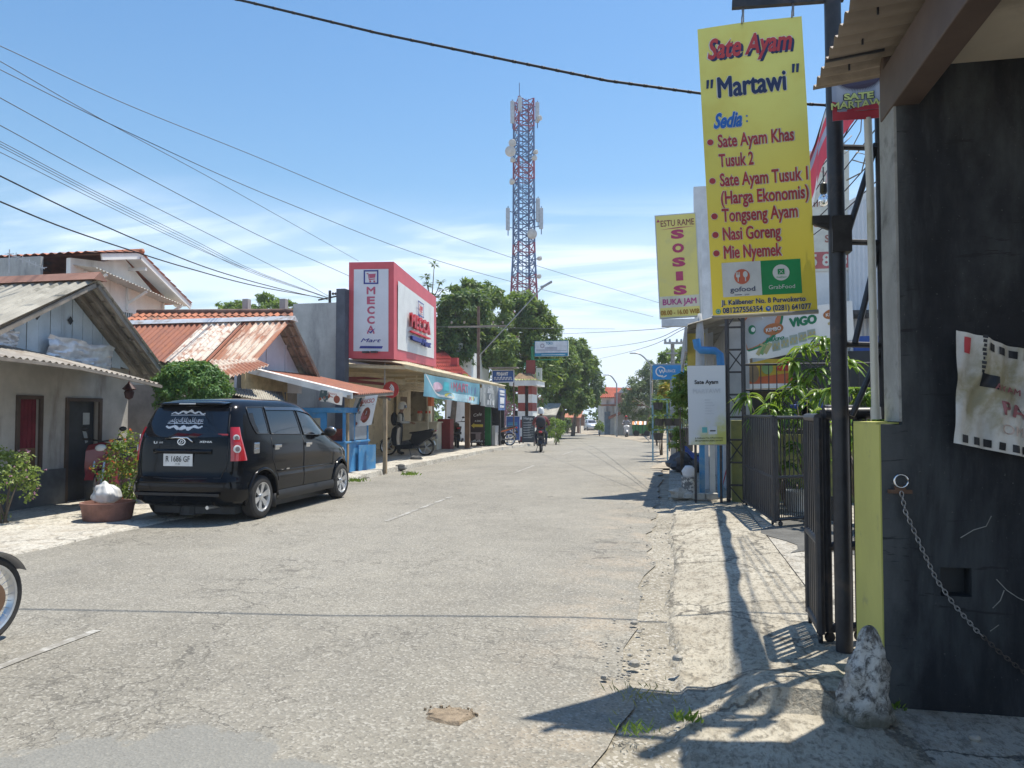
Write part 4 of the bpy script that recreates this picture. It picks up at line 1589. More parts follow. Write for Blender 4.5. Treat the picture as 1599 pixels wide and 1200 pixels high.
# hook plate and chain on the dark wall
q = pY(1405, 760, WY - .012)
h = thing('wall_hook', 'rusty hook plate with bright ring bolted to the dark wall', 'hook', q)
mb = MB()
mb.box(q + V((0, 0, -.025)), (.11, .02, .018))
mb.box(q + V((0, .004, -.012)), (.05, .03, .03))
mb.build('plate', mat('rusty_plate', (.12, .07, .045), .8, var=.3), h)
mb = MB()
mb.tube([q + V((.004 + .032 * math.cos(R(a)), -.012, .028 + .032 * math.sin(R(a)))) for a in range(0, 361, 20)], .0055, 6)
mb.build('ring', CHROME, h, smooth=True)
mb = MB()
c_pts = [pY(x, y, WY - .03) for x, y in ((1408, 772), (1414, 800), (1424, 822), (1440, 858), (1462, 905), (1490, 945), (1525, 985), (1560, 1018), (1599, 1050), (1650, 1085), (1700, 1110))]
seg = []
for i in range(len(c_pts) - 1):
    n = max(2, int((c_pts[i + 1] - c_pts[i]).length / .0205))
    for k in range(n):
        seg.append(c_pts[i].lerp(c_pts[i + 1], k / n))
for i, p in enumerate(seg[:-1]):
    d = (seg[i + 1] - p).normalized()
    o = V((0, 1, 0)) if i % 2 else d.cross(V((0, 1, 0)))
    L_ = (seg[i + 1] - p).length * .62
    mb.tube([p + d * (L_ * (1.15 * math.cos(R(a)))) + o * (.0085 * math.sin(R(a))) for a in range(0, 361, 40)], .0028, 5, mi=0 if i < 34 else 1)
tag(mb.build('chain', [ZINC, mat('rusty_chain', (.09, .075, .065), .7, .3, var=.3, sc_=30)], smooth=True), 'steel chain sagging across the dark wall from the hook', 'chain')

# white-painted boundary stone
mb = MB()
q = V((.87, 3.96, .02))


def rk(a, b):
    an, t = a * 6.2832, b
    r = .112 * (1 - t ** 2.6) ** .5 * (1 - .42 * t) + .012
    dn = noise.noise(V((math.cos(an) * 2.2, math.sin(an) * 2.2, t * 4.5))) + .5 * noise.noise(V((math.cos(an) * 6, math.sin(an) * 6, t * 11)))
    r *= 1 + .33 * dn
    return q + V((r * math.cos(an) + .035 * t, r * .8 * math.sin(an), t * .47))


mb.grid(rk, 40, 36)
m, t, b, co = newmat('flaking_whitewash')
n1 = tnoise(t, co, 16, 9, .75, .4)
n2 = tnoise(t, co, 4, 6, .65)
c_ = mixrgb(t, mrange(t, n1, .40, .58), (.09, .082, .075), (.62, .61, .57))
c_ = mixrgb(t, mrange(t, n2, .45, .62, 0, .8), c_, (.20, .185, .16))
sz = t.nodes.new('ShaderNodeSeparateXYZ')
t.links.new(co, sz.inputs[0])
c_ = mixrgb(t, mrange(t, sz.outputs[2], .16, .02, 0, .75), c_, (.085, .085, .055))
t.links.new(c_, b.inputs['Base Color'])
b.inputs['Roughness'].default_value = .9
bumpto(t, b, n1, .9, .02)
tag(mb.build('boundary_stone', m, smooth=True), 'tall rough stone with flaking whitewash at the foot of the dark wall', 'stone')

# -------- banner pole and ladder truss
PX, PY_ = .99, 4.96
h = thing('banner_pole', 'black steel ladder truss with overhead arm beside the dark wall', 'pole', (PX, PY_, 0))
p2 = pY(1379, 500, 4.98)
mb = MB()
mb.tube([(PX, PY_, 0), (PX - .012, PY_, 4.7)], .0485, 14)
mb.build('post', STEEL_B, h, smooth=40)
mb = MB()
mb.tube([(p2.x, 4.98, 1.46), (p2.x, 4.98, 4.2)], .028, 10)
mb.build('rear_post', STEEL_B, h, smooth=40)
mb = MB()
for y_ in (150, 232, 380, 540):
    a_, b_ = pY(1312, y_ - 2, PY_), pY(1400 if y_ in (380, 540) else 1379, y_, 4.98)
    mb.tube([a_, b_], .018, 8)
for (x0, y0), (x1, y1) in (((1320, 378), (1368, 225)), ((1335, 536), (1372, 384)), ((1330, 650), (1376, 545)), ((1322, 185), (1350, 150))):
    mb.tube([pY(x0, y0, PY_), pY(x1, y1, 4.98)], .018, 8)
mb.build('rung', STEEL_B, h, smooth=40)
a0, a1 = pY(1143, 8, PY_), pY(1312, -4, PY_)
mb = MB()
mb.bar(a0, a1 + V((.02, 0, 0)), .04, .05)
mb.bar(a0 + V((.02, 0, 0)), a0 + V((.02, 0, .22)), .035)
mb.build('arm', STEEL_B, h)
mb = MB()
q = pY(1312, 368, PY_)
mb.box(q, (.11, .12, .22))
mb.box(q + V((-.10, 0, .10)), (.12, .04, .05))
mb.bar(pY(1272, 345, PY_), pY(1305, 357, PY_), .03, .05)
mb.build('clamp_bracket', mat('greasy_steel', (.035, .032, .03), .5, .3, var=.3, sc_=15), h)
mb = MB()
mb.tube([pY(1355, 185, 4.9), pY(1359, 300, 4.9), pY(1367, 640, 4.9)], .023, 12)
mb.tube([pY(1367, 636, 4.9), pY(1368, 655, 4.9)], .03, 12)
tag(mb.build('white_pipe', mat('old_white_pvc', (.66, .64, .55), .45, var=.06, stain=(.5, .47, .33)), smooth=40), 'yellowed white plastic pipe standing along the ladder truss', 'pipe')

# the big yellow hanging banner
bl, br, tl, tr = pY(1113, 493, PY_), pY(1277, 484, PY_), pY(1089, 46, PY_), pY(1252, 25, PY_)
h = thing('menu_banner', 'tall yellow hanging banner with red menu lettering, Sate Ayam Martawi', 'banner', (tl + tr) / 2)


def mrip(u, v):
    return .010 * math.sin(u * 4 + v * 6) + .018 * math.sin(v * 3.1) * (1 - u)


S = Sheet(bl, br, tl, tr, ripple=mrip)
S.rect(0, 0, S.W, S.H, 0, 0, 10, 26)
m, t, b, co = newmat('yellow_vinyl')
z_ = t.nodes.new('ShaderNodeSeparateXYZ')
t.links.new(co, z_.inputs[0])
c_ = mixrgb(t, mrange(t, z_.outputs[2], -1.9, 0), (.64, .50, .035), (.58, .60, .17))
c_ = mixrgb(t, mrange(t, tnoise(t, co, 2.5, 5, .6), .45, .72, 0, .45), c_, (.50, .40, .06))
t.links.new(c_, b.inputs['Base Color'])
b.inputs['Roughness'].default_value = .45
tr_ = N(t, 'ShaderNodeBsdfTranslucent')
t.links.new(c_, tr_.inputs[0])
mx = N(t, 'ShaderNodeMixShader')
mx.inputs[0].default_value = .2
t.links.new(b.outputs[0], mx.inputs[1])
t.links.new(tr_.outputs[0], mx.inputs[2])
t.links.new(mx.outputs[0], t.nodes['Material Output'].inputs[0])
S.mb.build('cloth', m, h, smooth=True)
S = Sheet(bl, br, tl, tr, ripple=mrip)
W_, H_ = S.W, S.H
MRED, MNAVY, MBLUE, MWH, MGR, MORG, MGRN2 = range(7)
ux = lambda f: f * W_          # fraction from the left
vy = lambda f: (1 - f) * H_    # fraction from the top


def menu(s_, u, v, hgt, w_, col_, out=MWH, bold=.035, shear=0.0, al='L', o2=.05):
    S.text(s_, u, v, hgt, out, .003, w=w_ * 1.012, bold=bold + o2, shear=shear, al=al)
    S.text(s_, u, v, hgt, col_, .006, w=w_, bold=bold, shear=shear, al=al)


for dx, dy, L_, col_ in ((.014, -.012, .002, MNAVY), (0, 0, .004, MRED)):
    S.text('Sate Ayam', ux(.49) + dx, vy(.112) + dy, .125, col_, L_ + .002, w=ux(.80), bold=.028, shear=.28)
S.text('Sate Ayam', ux(.49), vy(.112), .125, MWH, .0035, w=ux(.812), bold=.05, shear=.28)
menu('Martawi', ux(.49), vy(.250), .128, ux(.64), MNAVY, bold=.03, al='C', o2=.022)
for u_ in (.055, .095, .875, .915):
    v_ = vy(.215 if u_ < .5 else .195)
    S.poly([(ux(u_), v_), (ux(u_ + .022), v_), (ux(u_ + .034), v_ + .056), (ux(u_ + .006), v_ + .056)], MNAVY, .006)
menu('Sedia', ux(.11), vy(.356), .092, ux(.27), MBLUE, shear=.4, bold=.035, o2=.03)
for v_ in (.343, .325):
    S.disc(ux(.43), vy(v_), .006, None, MBLUE, .006, 10)
items = ((.424, 'Sate Ayam Khas', .14, .72, True), (.492, 'Tusuk 2', .14, .33, False), (.560, 'Sate Ayam Tusuk 1', .14, .83, True), (.622, '(Harga Ekonomis)', .14, .83, False), (.683, 'Tongseng Ayam', .14, .72, True),
         (.747, 'Nasi Goreng', .14, .55, True), (.810, 'Mie Nyemek', .14, .55, True))
for v_, s_, u_, w_, dot in items:
    menu(s_, ux(u_), vy(v_), .080, ux(w_), MRED, bold=.024, o2=.026)
    if dot:
        S.disc(ux(.065), vy(v_) + .036, .022, None, MWH, .003)
        S.disc(ux(.065), vy(v_) + .036, .019, None, MRED, .006)
S.rect(ux(.11), vy(.952) + .02, ux(.485), vy(.83) + .01, MWH, .004, 3, 2)
S.rect(ux(.485), vy(.952) + .02, ux(.865), vy(.83) + .01, MGRN2, .004, 3, 2)
S.disc(ux(.30), vy(.875), .047, None, MORG, .007)
for k in (-1, 0, 1):
    S.rect(ux(.30) - .024 + .009 * k - .0025, vy(.872), ux(.30) - .024 + .009 * k + .0025, vy(.872) + .024, MWH, .010)
S.disc(ux(.30) - .024, vy(.873), .0125, .009, MWH, .010)
S.rect(ux(.30) - .027, vy(.873) - .034, ux(.30) - .021, vy(.873), MWH, .010)
S.disc(ux(.30) + .02, vy(.868), .014, .02, MWH, .010)
S.rect(ux(.30) + .017, vy(.873) - .034, ux(.30) + .023, vy(.87), MWH, .010)
S.text('gofood', ux(.30), vy(.925), .030, MNAVY, .007, w=ux(.24), bold=.008)
S.rect(ux(.22), vy(.937), ux(.29), vy(.937) + .004, MNAVY, .007)
S.text('gojek', ux(.34), vy(.938), .009, MNAVY, .007)
S.disc(ux(.675), vy(.868), .05, None, MWH, .007)
S.rect(ux(.675) - .02, vy(.868) - .012, ux(.675) + .02, vy(.868) + .022, MGRN2, .010)
S.poly([(ux(.675) - .014, vy(.868) - .008), (ux(.675) - .010, vy(.868) - .008), (ux(.675) + .012, vy(.868) + .014), (ux(.675) + .008, vy(.868) + .014)], MWH, .012)
S.poly([(ux(.675) + .014, vy(.868) - .008), (ux(.675) + .010, vy(.868) - .008), (ux(.675) - .012, vy(.868) + .014), (ux(.675) - .008, vy(.868) + .014)], MWH, .0125)
S.text('GrabFood', ux(.675), vy(.868) - .034, .010, MGRN2, .010, bold=.01)
S.text('GrabFood', ux(.675), vy(.925) + .004, .025, MWH, .007, w=ux(.25))
menu('Jl. Kalibener No. 8 Purwokerto', ux(.49), vy(.968), .031, ux(.80), MNAVY, bold=.025, al='C', o2=.03)
menu('081227556354', ux(.10), vy(.995), .033, ux(.38), MNAVY, bold=.025, o2=.03)
menu('(0281) 641077', ux(.58), vy(.995), .033, ux(.36), MNAVY, bold=.025, o2=.03)
S.disc(ux(.055), vy(.995) + .013, .016, None, MGR, .006)
S.disc(ux(.055), vy(.995) + .013, .011, None, MWH, .008, r0=.7)
S.disc(ux(.535), vy(.995) + .013, .016, None, MBLUE, .006)
S.poly([(ux(.535) - .009, vy(.995) + .02), (ux(.535) + .008, vy(.995) + .02), (ux(.535) + .004, vy(.995) + .006)], MWH, .008)
S.mb.build('lettering', [mat('menu_red', (.44, .05, .055), .5), mat('menu_navy', (.018, .035, .10), .5), mat('menu_blue', (.02, .13, .42), .5), mat('menu_white', (.62, .62, .58), .5), mat('menu_green', (.02, .33, .20), .5),
                         mat('menu_orange', (.55, .12, .06), .5), mat('menu_deepgreen', (.01, .24, .07), .5)], h)
mb = MB()
mb.tube([bl + V((-.005, .01, -.01)), br + V((.005, .01, -.01))], .014, 8)
mb.build('bottom_rod', mat('grey_rod', (.3, .29, .27), .5, .5), h, smooth=40)
for px_ in (1158, 1236):
    mb = MB()
    q = pY(px_, 36 if px_ < 1200 else 26, PY_)
    mb.tube([q + V((0, -.012, -.015)), q + V((0, -.02, .02)), q + V((.006, -.01, .05)), q + V((.006, 0, .155))], .0055, 6)
    mb.tube([q + V((.012, 0, .0)), q + V((.014, 0, .15))], .004, 6)
    mb.build('hanging_hook', ZINC, h, smooth=True)

# red, white and grey bunting cloth drawn along the cable towards the far truss
h = thing('bunting', 'long red, white and grey bunting cloth strung along above the yard', 'bunting', (1.33, 8, 3.6))
mb = MB()


def bun(a, b):
    y = 5.6 + 7.3 * a
    z = 4.72 - 1.25 * a ** .8
    dr = .52 + .03 * math.sin(a * 17 + .6) + .30 * sstep(.25, .0, a)
    x = 1.40 + .012 * math.sin(a * 40) * b + .02 * noise.noise(V((a * 11, b * 2, 0)))
    return V((x, y + .25 * b * math.sin(a * 9), z - dr * b))


mb.grid(bun, 90, 6, lambda i, j: (0, 0, 1, 0, 2, 0)[(j + (i // 9)) % 6])
mb.build('cloth', [mat('flag_red', (.55, .04, .07), .6, transl=.3), mat('flag_white', (.68, .68, .68), .6, transl=.3), mat('flag_grey', (.28, .30, .40), .6, transl=.3)], h, smooth=True)
mb = MB()
mb.tube([(1.39, 5.0, 4.86), (1.40, 5.6, 4.73), (1.40, 8.5, 4.05), (1.40, 12.9, 3.47)], .008, 6)
mb.build('cord', STEEL_B, h)

# small Sate Martawi sheet fixed to the truss under the canopy
b0, b1, t0, t1 = pY(1300, 190, 4.88), pY(1379, 184, 4.88), pY(1298, 112, 4.88), pY(1379, 98, 4.88)
h = thing('sate_sheet', 'small printed sheet lettered SATE MARTAWI tied to the truss under the canopy', 'banner', b0)
S = Sheet(b0, b1, t0, t1, ripple=lambda u, v: .006 * math.sin(u * 7))
S.rect(0, 0, S.W, S.H, 0, 0, 12, 6)
S.mb.build('cloth', mat('sheet_slate', (.33, .37, .45), .5, var=.1, transl=.15), h, smooth=True)
S = Sheet(b0, b1, t0, t1, ripple=lambda u, v: .006 * math.sin(u * 7))
S.rect(0, 0, S.W, .05, 1, .004, 10, 1)
S.poly([(0, .05), (S.W, .05), (S.W, .085), (S.W * .5, .07), (0, .12)], 1, .004)
S.disc(S.W * .55, S.H * .78, S.W * .42, S.H * .2, 3, .004, 30)
for k in range(44):
    an = R(180 + 180 * k / 43)
    u_, v_ = S.W * (.55 + .40 * math.cos(an)), S.H * (.78 + .19 * math.sin(an))
    S.poly([(u_ - .003, v_ + .004), (u_ + .003, v_ + .004), (u_ + .022 * math.cos(an), v_ + .016 * math.sin(an) - .008)], 3, .0045)
for s_, u_, v_, hh, w_ in (('SATE', .52, .118, .035, .16), ('MARTAWI', .5, .068, .04, .295)):
    S.text(s_, S.W * u_, v_, hh, 2, .005, w=w_ * 1.02, bold=.09)
    S.text(s_, S.W * u_, v_, hh, 4, .008, w=w_, bold=.045)
S.mb.build('print', [WHITE, mat('red_print', (.45, .04, .05)), BLACKP, mat('aubergine', (.06, .05, .085), .6), mat('lime_print', (.62, .66, .22), .5)], h)

# lamp bulb hanging by the pole
q = pY(1286, 300, 5.15)
h = thing('bare_bulb', 'bare clear bulb hanging from a cable beside the yellow banner', 'lamp', q)
mb = MB()
mb.lathe([(.01, .06), (.022, .05), (.024, .0), (.018, -.01)], 12, q)
mb.tube([q + V((0, 0, .055)), q + V((0, 0, .16))], .004, 5)
mb.build('socket', STEEL_B, h, smooth=40)
mb = MB()
mb.lathe([(.016, -.012), (.03, -.035), (.033, -.06), (.022, -.085), (.004, -.094)], 14, q)
g_, t, b, co = newmat('bulb_glass')
b.inputs['Transmission Weight'].default_value = .9
b.inputs['Roughness'].default_value = .02
b.inputs['Base Color'].default_value = (.9, .92, .93, 1)
mb.build('glass', g_, h, smooth=True)

# -------- gates
def gate_leaf(name, a, b, z0, z1, lb, solid=0.0, n=12, mid=.42, pipe=.022, group=None):
    a, b = V(a), V(b)
    h = thing(name, lb, 'gate', a, group=group)
    mb = MB()
    for p in (a, b):
        mb.tube([p + V((0, 0, z0)), p + V((0, 0, z1))], pipe, 8)
    for z in (z0 + .02, z0 + (z1 - z0) * mid, z1):
        mb.tube([a + V((0, 0, z)), b + V((0, 0, z))], pipe, 8)
    mb.build('frame', STEEL_B, h, smooth=40)
    mb = MB()
    for k in range(1, n):
        p = a.lerp(b, k / n)
        if solid:
            mb.bar(p + V((0, 0, z0 + .03)), p + V((0, 0, z1 - .02)), (b - a).length / n * solid, .012, up=(b - a).cross(V((0, 0, 1))))
        else:
            mb.tube([p + V((0, 0, z0 + (z1 - z0) * mid)), p + V((0, 0, z1))], .008, 6)
    for k in range(1, n * 2):
        p = a.lerp(b, k / (2 * n))
        mb.tube([p + V((0, 0, z0 + .02)), p + V((0, 0, z0 + (z1 - z0) * mid))], .007, 6)
    mb.build('bars', STEEL_B, h, smooth=40)
    for p in (a.lerp(b, .06), a.lerp(b, .94)):
        mb = MB()
        mb.lathe([(.03, -.012), (.035, 0), (.03, .012)], 12, p + V((0, 0, .105)), (b - a).cross(V((0, 0, 1))))
        mb.build('wheel', STEEL_B, h)
    return h


ga = pZ(1163, 785, .1)
gb = pZ(1210, 819, .1)
gc = pZ(1292, 812, .1)
gate_leaf('iron_gate', (ga.x, ga.y, 0), (gb.x, gb.y, 0), .12, 1.45, 'black iron gate leaf of close slats standing along the pavement', solid=.72, n=16, group='sliding iron gate')
gate_leaf('iron_gate', (gb.x + .03, gb.y, 0), (gc.x, gc.y, 0), .14, 1.44, 'black iron gate leaf of thin bars swung across the yard', n=12, group='sliding iron gate')
h = gate_leaf('iron_gate', (.90, 5.62, 0), (.88, 5.08, 0), .14, 1.47, 'folded iron gate leaf seen edge-on beside the banner pole', solid=.42, n=6, group='sliding iron gate', pipe=.026)
h = gate_leaf('iron_gate', (.93, 5.14, 0), (1.14, 5.22, 0), .14, 1.52, 'short iron gate end-frame with heavy top pipe behind the banner pole', n=4, mid=.38, pipe=.03, group='sliding iron gate')
mb = MB()
mb.tube([(.92, 5.1, 1.495), (1.55, 5.16, 1.50)], .038, 10)
mb.tube([(1.14, 5.1, .1), (1.14, 5.1, 1.46)], .03, 10)
tag(mb.build('gate_rail', STEEL_B, smooth=40), 'thick black pipe rail lying across the top of the folded gate', 'rail')

# olive posts, low wall and railing along the back of the yard
q = pY(1152, 700, 12.9)
mb = MB()
mb.box2((q.x - .1, 12.85, 0), (q.x + .1, 13.05, 1.38))
tag(mb.build('olive_pillar', DOLIVE, bevel=.01), 'dull olive gate pillar beside the faded white sign', 'pillar')
mb = MB()
mb.box2((1.5, 13.1, 0), (5.2, 13.25, 1.15))
tag(mb.build('low_wall', DOLIVE), 'low olive wall behind the potted plants at the back of the yard', 'wall')
h = thing('railing', 'black iron railing above the low olive wall', 'railing', (2.6, 13.17, 1.1))
mb = MB()
a_, b_ = pY(1163, 570, 13.17), pY(1420, 570, 13.17)
for z in (a_.z, a_.z - .42, 1.22):
    mb.tube([(a_.x, 13.17, z), (b_.x, 13.17, z)], .018, 8)
mb.build('rail', STEEL_B, h)
mb = MB()
n = int((b_.x - a_.x) / .12)
for k in range(n + 1):
    x_ = a_.x + (b_.x - a_.x) * k / n
    mb.tube([(x_, 13.17, 0.6), (x_, 13.17, a_.z)], .009, 6)
mb.build('bars', STEEL_B, h)

# far ladder truss that carries the bunting
h = thing('ladder_truss', 'black double-post ladder truss beside the faded white sign', 'truss', (1.0, 12.75, 0))
a_, b_ = pY(1136, 600, 12.75), pY(1161, 600, 12.75)
zt = pY(1140, 492, 12.75).z
for x_ in (a_.x, b_.x):
    mb = MB()
    mb.tube([(x_, 12.75, 0), (x_, 12.75, zt if x_ == a_.x else zt + .35)], .034, 8)
    mb.build('post', STEEL_B, h, smooth=40)
mb = MB()
for k in range(9):
    z = .35 + k * .36
    mb.bar((a_.x, 12.75, z), (b_.x, 12.75, z), .03)
    mb.bar((a_.x, 12.75, z), (b_.x, 12.75, z + .36 if k % 2 else z - .3), .02)
mb.build('rung', STEEL_B, h)

# VIGO sausage banner
VY = 12.9
b0, b1, t0, t1 = pY(1168, 568, VY), pY(1334, 530, VY), pY(1160, 494, VY), pY(1330, 470, VY)
h = thing('vigo_banner', 'pale banner lettered VIGO KIMBO hung at the back of the yard', 'banner', b0)
S = Sheet(b0, b1, t0, t1, ripple=lambda u, v: .03 * math.sin(u * 6 + v * 2))
S.rect(0, 0, S.W, S.H, 0, 0, 20, 6)
S.mb.build('cloth', mat('banner_pale', (.55, .60, .64), .5, var=.05, transl=.3), h, smooth=True)
S = Sheet(b0, b1, t0, t1, ripple=lambda u, v: .03 * math.sin(u * 6 + v * 2))
W_, H_ = S.W, S.H
pts = [(W_ * .36 * math.cos(R(a)), H_ - H_ * .72 * math.sin(R(a))) for a in range(0, 91, 9)]
S.poly([(0, H_)] + pts[::-1], 1, .004)
for k in range(len(pts) - 1):
    (x0, y0), (x1, y1) = pts[k], pts[k + 1]
    S.poly([(x0, y0), (x0 + .03, y0 - .03), (x1 + .03, y1 - .03), (x1, y1)], 2, .005)
S.disc(W_ * .27, H_ * .62, W_ * .095, H_ * .13, 3, .006)
S.text('KIMBO', W_ * .27, H_ * .58, .06, 0, .009, w=W_ * .14, bold=.03)
S.disc(W_ * .83, H_ * .74, W_ * .095, H_ * .13, 3, .006)
S.text('KIMBO', W_ * .83, H_ * .70, .06, 0, .009, w=W_ * .14, bold=.03)
S.text('VIGO', W_ * .55, H_ * .60, .15, 2, .007, w=W_ * .24, bold=.08)
S.text('Bakso', W_ * .27, H_ * .36, .07, 2, .007, w=W_ * .18, shear=.4, bold=.03)
S.disc(W_ * .83, H_ * .52, W_ * .06, H_ * .06, 4, .006)
S.disc(W_ * .07, H_ * .68, W_ * .035, H_ * .1, 2, .006)
S.disc(W_ * .08, H_ * .68, W_ * .02, H_ * .05, 0, .008)
for k in range(3):
    u_ = W_ * (.08 + .035 * k)
    S.poly([(u_, H_ * (.16 + .0 * k)), (u_ + .05, H_ * .1), (u_ + .16, H_ * .30), (u_ + .1, H_ * .36)], 5 if k % 2 else 4, .006 + .001 * k)
for k in range(5):
    u_ = W_ * (.24 + .085 * k)
    S.rect(u_, H_ * .13 + .02 * k, u_ + W_ * .075, H_ * .36 + .02 * k, 6, .006)
    for q in range(4):
        S.disc(u_ + W_ * .01 + W_ * .018 * q, H_ * (.2 + .07 * (q % 2)) + .02 * k, .02, .03, 4, .009, 8)
S.rect(W_ * .02, 0, W_ * .9, H_ * .09, 7, .005)
S.mb.build('print', [WHITE, mat('print_orange', (.50, .20, .10)), mat('print_green', (.02, .20, .10)), mat('print_brown_oval', (.42, .16, .06)), mat('print_tan', (.46, .40, .20)), mat('print_leaf', (.22, .36, .14)),
                     mat('print_greygreen', (.34, .40, .36)), mat('print_brown', (.24, .18, .11))], h)
# yellow and orange display boards under it
b0, b1, t0, t1 = pY(1150, 608, 14.2), pY(1238, 606, 14.2), pY(1150, 560, 14.2), pY(1238, 562, 14.2)
h = thing('display_board', 'yellow and orange advertising board behind the railing', 'board', b0)
S = Sheet(b0, b1, t0, t1)
S.mb.box((b0 + t1) / 2 + V((0, .05, 0)), ((b1 - b0).length, .08, (t0 - b0).length))
S.mb.build('board', mat('ad_yellow', (.62, .44, .05)), h)
S = Sheet(b0, b1, t0, t1)
W_, H_ = S.W, S.H
S.poly([(0, 0), (W_, 0), (W_, H_ * .55), (W_ * .45, H_ * .4), (0, H_ * .5)], 0, .014)
S.rect(0, 0, W_, H_ * .16, 1, .017)
S.disc(W_ * .55, H_ * .68, W_ * .1, H_ * .2, 2, .017)
S.rect(W_ * .72, H_ * .6, W_ * .95, H_ * .92, 3, .017)
S.disc(W_ * .1, H_ * .55, W_ * .09, H_ * .34, 4, .017)
S.disc(W_ * .3, H_ * .5, W_ * .1, H_ * .3, 4, .017)
S.mb.build('print', [mat('ad_orange', (.52, .13, .05)), WHITE, mat('print_leaf', (.22, .36, .14)), RED_P, mat('print_brown', (.24, .18, .11))], h)
mb = MB()
for k in range(3):
    q = pY(1250 + 9 * k, 640, 13.6)
    mb.box((q.x, 13.6, 1.52 + .0), (.3, .3, .24 + .1 * k))
tag(mb.build('plastic_crate', mat('blue_crate', (.05, .10, .35), .4), bevel=.02), 'blue plastic crates stacked behind the railing', 'crate')

# white warehouse behind, with painted panel
h = thing('white_shophouse', 'tall white metal-clad building behind the yard', 'building', (4, 19, 0))
BYY = 17.5
a_, b_ = pY(1262, 300, BYY), pY(1430, 300, BYY)
mb = MB()
zt = pY(1330, 232, BYY).z
mb.prism([(a_.x - .6, BYY, 0), (b_.x + 4, BYY, 0), (b_.x + 4, BYY, zt + 1.6), (pY(1322, 300, BYY).x, BYY, pY(1322, 330, BYY).z + .2), (pY(1322, 300, BYY).x, BYY, zt), (a_.x - .6, BYY, zt)], (0, 7, 0))
mb.build('wall', WHITEW, h)
mb = MB()
x0, x1 = pY(1323, 300, BYY - .05).x, b_.x + 4
corrugated(mb, (x0, BYY - .05, 0), (x1, BYY - .05, 0), (x0, BYY - .05, pY(1323, 330, BYY).z), (x1, BYY - .05, zt + 1.5), 60, .014, 1)
mb.build('cladding', mat('white_cladding', (.62, .65, .68), .5, .1, var=.05), h, smooth=True)
mb = MB()
for z_ in (2.6,):
    mb.box2((a_.x - .7, BYY - .9, z_ + .9), (b_.x + 2, BYY - .02, z_ + .98))
mb.build('ledge', STEEL_B, h)
mb = MB()
mb.box2((a_.x + .05, BYY - .06, 3.15), (a_.x + .5, BYY - .02, 3.7))
mb.build('window', mat('dull_glass', (.1, .13, .15)), h)
b0, b1, t0, t1 = pY(1245, 425, BYY - .03), pY(1326, 422, BYY - .03), pY(1245, 240, BYY - .03), pY(1326, 236, BYY - .03)
S = Sheet(b0, b1, t0, t1)
W_, H_ = S.W, S.H
S.rect(0, 0, W_, H_, 0, 0)
S.rect(0, H_ * .02, W_, H_ * .16, 1, .006)
S.text('5 808', W_ * .6, H_ * .045, H_ * .095, 0, .012, w=W_ * .7, bold=.03)
S.text('rela', W_ * .4, H_ * .37, H_ * .06, 2, .008, w=W_ * .36)
S.text('S', W_ * .58, H_ * .24, H_ * .06, 2, .008, bold=.03)
S.text('mior', W_ * .42, H_ * .54, H_ * .065, 2, .008, w=W_ * .5)
S.disc(W_ * .4, H_ * .78, W_ * .2, H_ * .07, 3, .008, r0=.8)
S.mb.build('painted_panel', [mat('cream_panel', (.66, .66, .58)), mat('faded_red', (.48, .14, .14)), mat('brown_letter', (.34, .16, .13)), mat('pale_pink', (.62, .45, .42))], h)
# blue door bay
mb = MB()
a_, b_ = pY(1335, 600, 15), pY(1392, 600, 15)
mb.box2((a_.x, 15, 0), (b_.x + .8, 15.1, 2.9))
for x_ in (a_.x + .12, (a_.x + b_.x) / 2 + .3):
    for z_ in (.3, 1.5):
        mb.box2((x_, 14.985, z_), (x_ + .42, 15, z_ + 1.05))
tag(mb.build('blue_door', mat('royal_blue', (.03, .10, .36), .45, var=.15)), 'royal blue panelled double door at the back of the yard', 'door')
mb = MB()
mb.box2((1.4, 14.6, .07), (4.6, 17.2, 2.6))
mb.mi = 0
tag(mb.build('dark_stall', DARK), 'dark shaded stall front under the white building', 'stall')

# -------- next shop to the right of the street: grey eaves, blue pipes, signs
h = thing('corner_shop', 'narrow street-side shop with grey sheet eaves and blue pillars', 'shop', (2, 15, 0))
mb = MB()
mb.box2((.95, 13.95, .05), (1.3, 20.5, 3.1))
mb.build('wall', mat('pale_shop_wall', (.45, .47, .48), .8, var=.1), h)
mb = MB()
corrugated(mb, (1.35, 13.4, 3.3), (1.35, 20.8, 3.3), (.25, 13.4, 3.0), (.25, 20.8, 3.0), 40, .02, 1)
mb.build('roof', ASB, h, smooth=True)
mb = MB()
for k in range(7):
    mb.box2((.2, 13.5 + k * 1.05, 2.55 + .0), (.24, 14.4 + k * 1.05, 2.98))
mb.build('eaves_board', mat('grey_eaves', (.40, .41, .41), .7), h)
mb = MB()
for px_ in (1096, 1112, 1124):
    q = pY(px_, 700, 13.5)
    mb.box2((q.x - .045, 13.45, .06), (q.x + .045, 13.55, 2.2 if px_ != 1112 else 1.0), 0 if px_ != 1112 else 1)
mb.build('blue_pillar', [BLUE_P, mat('pale_grey_pipe', (.5, .53, .55))], h)
mb = MB()
q0, q1, q2, q3 = pY(1087, 530, 13.3), pY(1090, 546, 13.3), pY(1124, 548, 13.3), pY(1128, 600, 13.3)
mb.tube([q0, q0.lerp(q1, .8), q1 + V((.04, 0, -.01)), q2 - V((.08, 0, 0)), q2 + V((.0, 0, -.06)), q3], .065, 12)
tag(mb.build('blue_downpipe', mat('blue_pvc', (.04, .22, .50), .35), smooth=40), 'bent blue plastic rain pipe under the grey eaves', 'pipe')
mb = MB()
c_ = pY(1094, 620, 13.45)
mb.lathe([(.10, 0), (.085, .9), (.07, 1.9), (.03, 2.2)], 12, (c_.x, 13.5, 1.0))
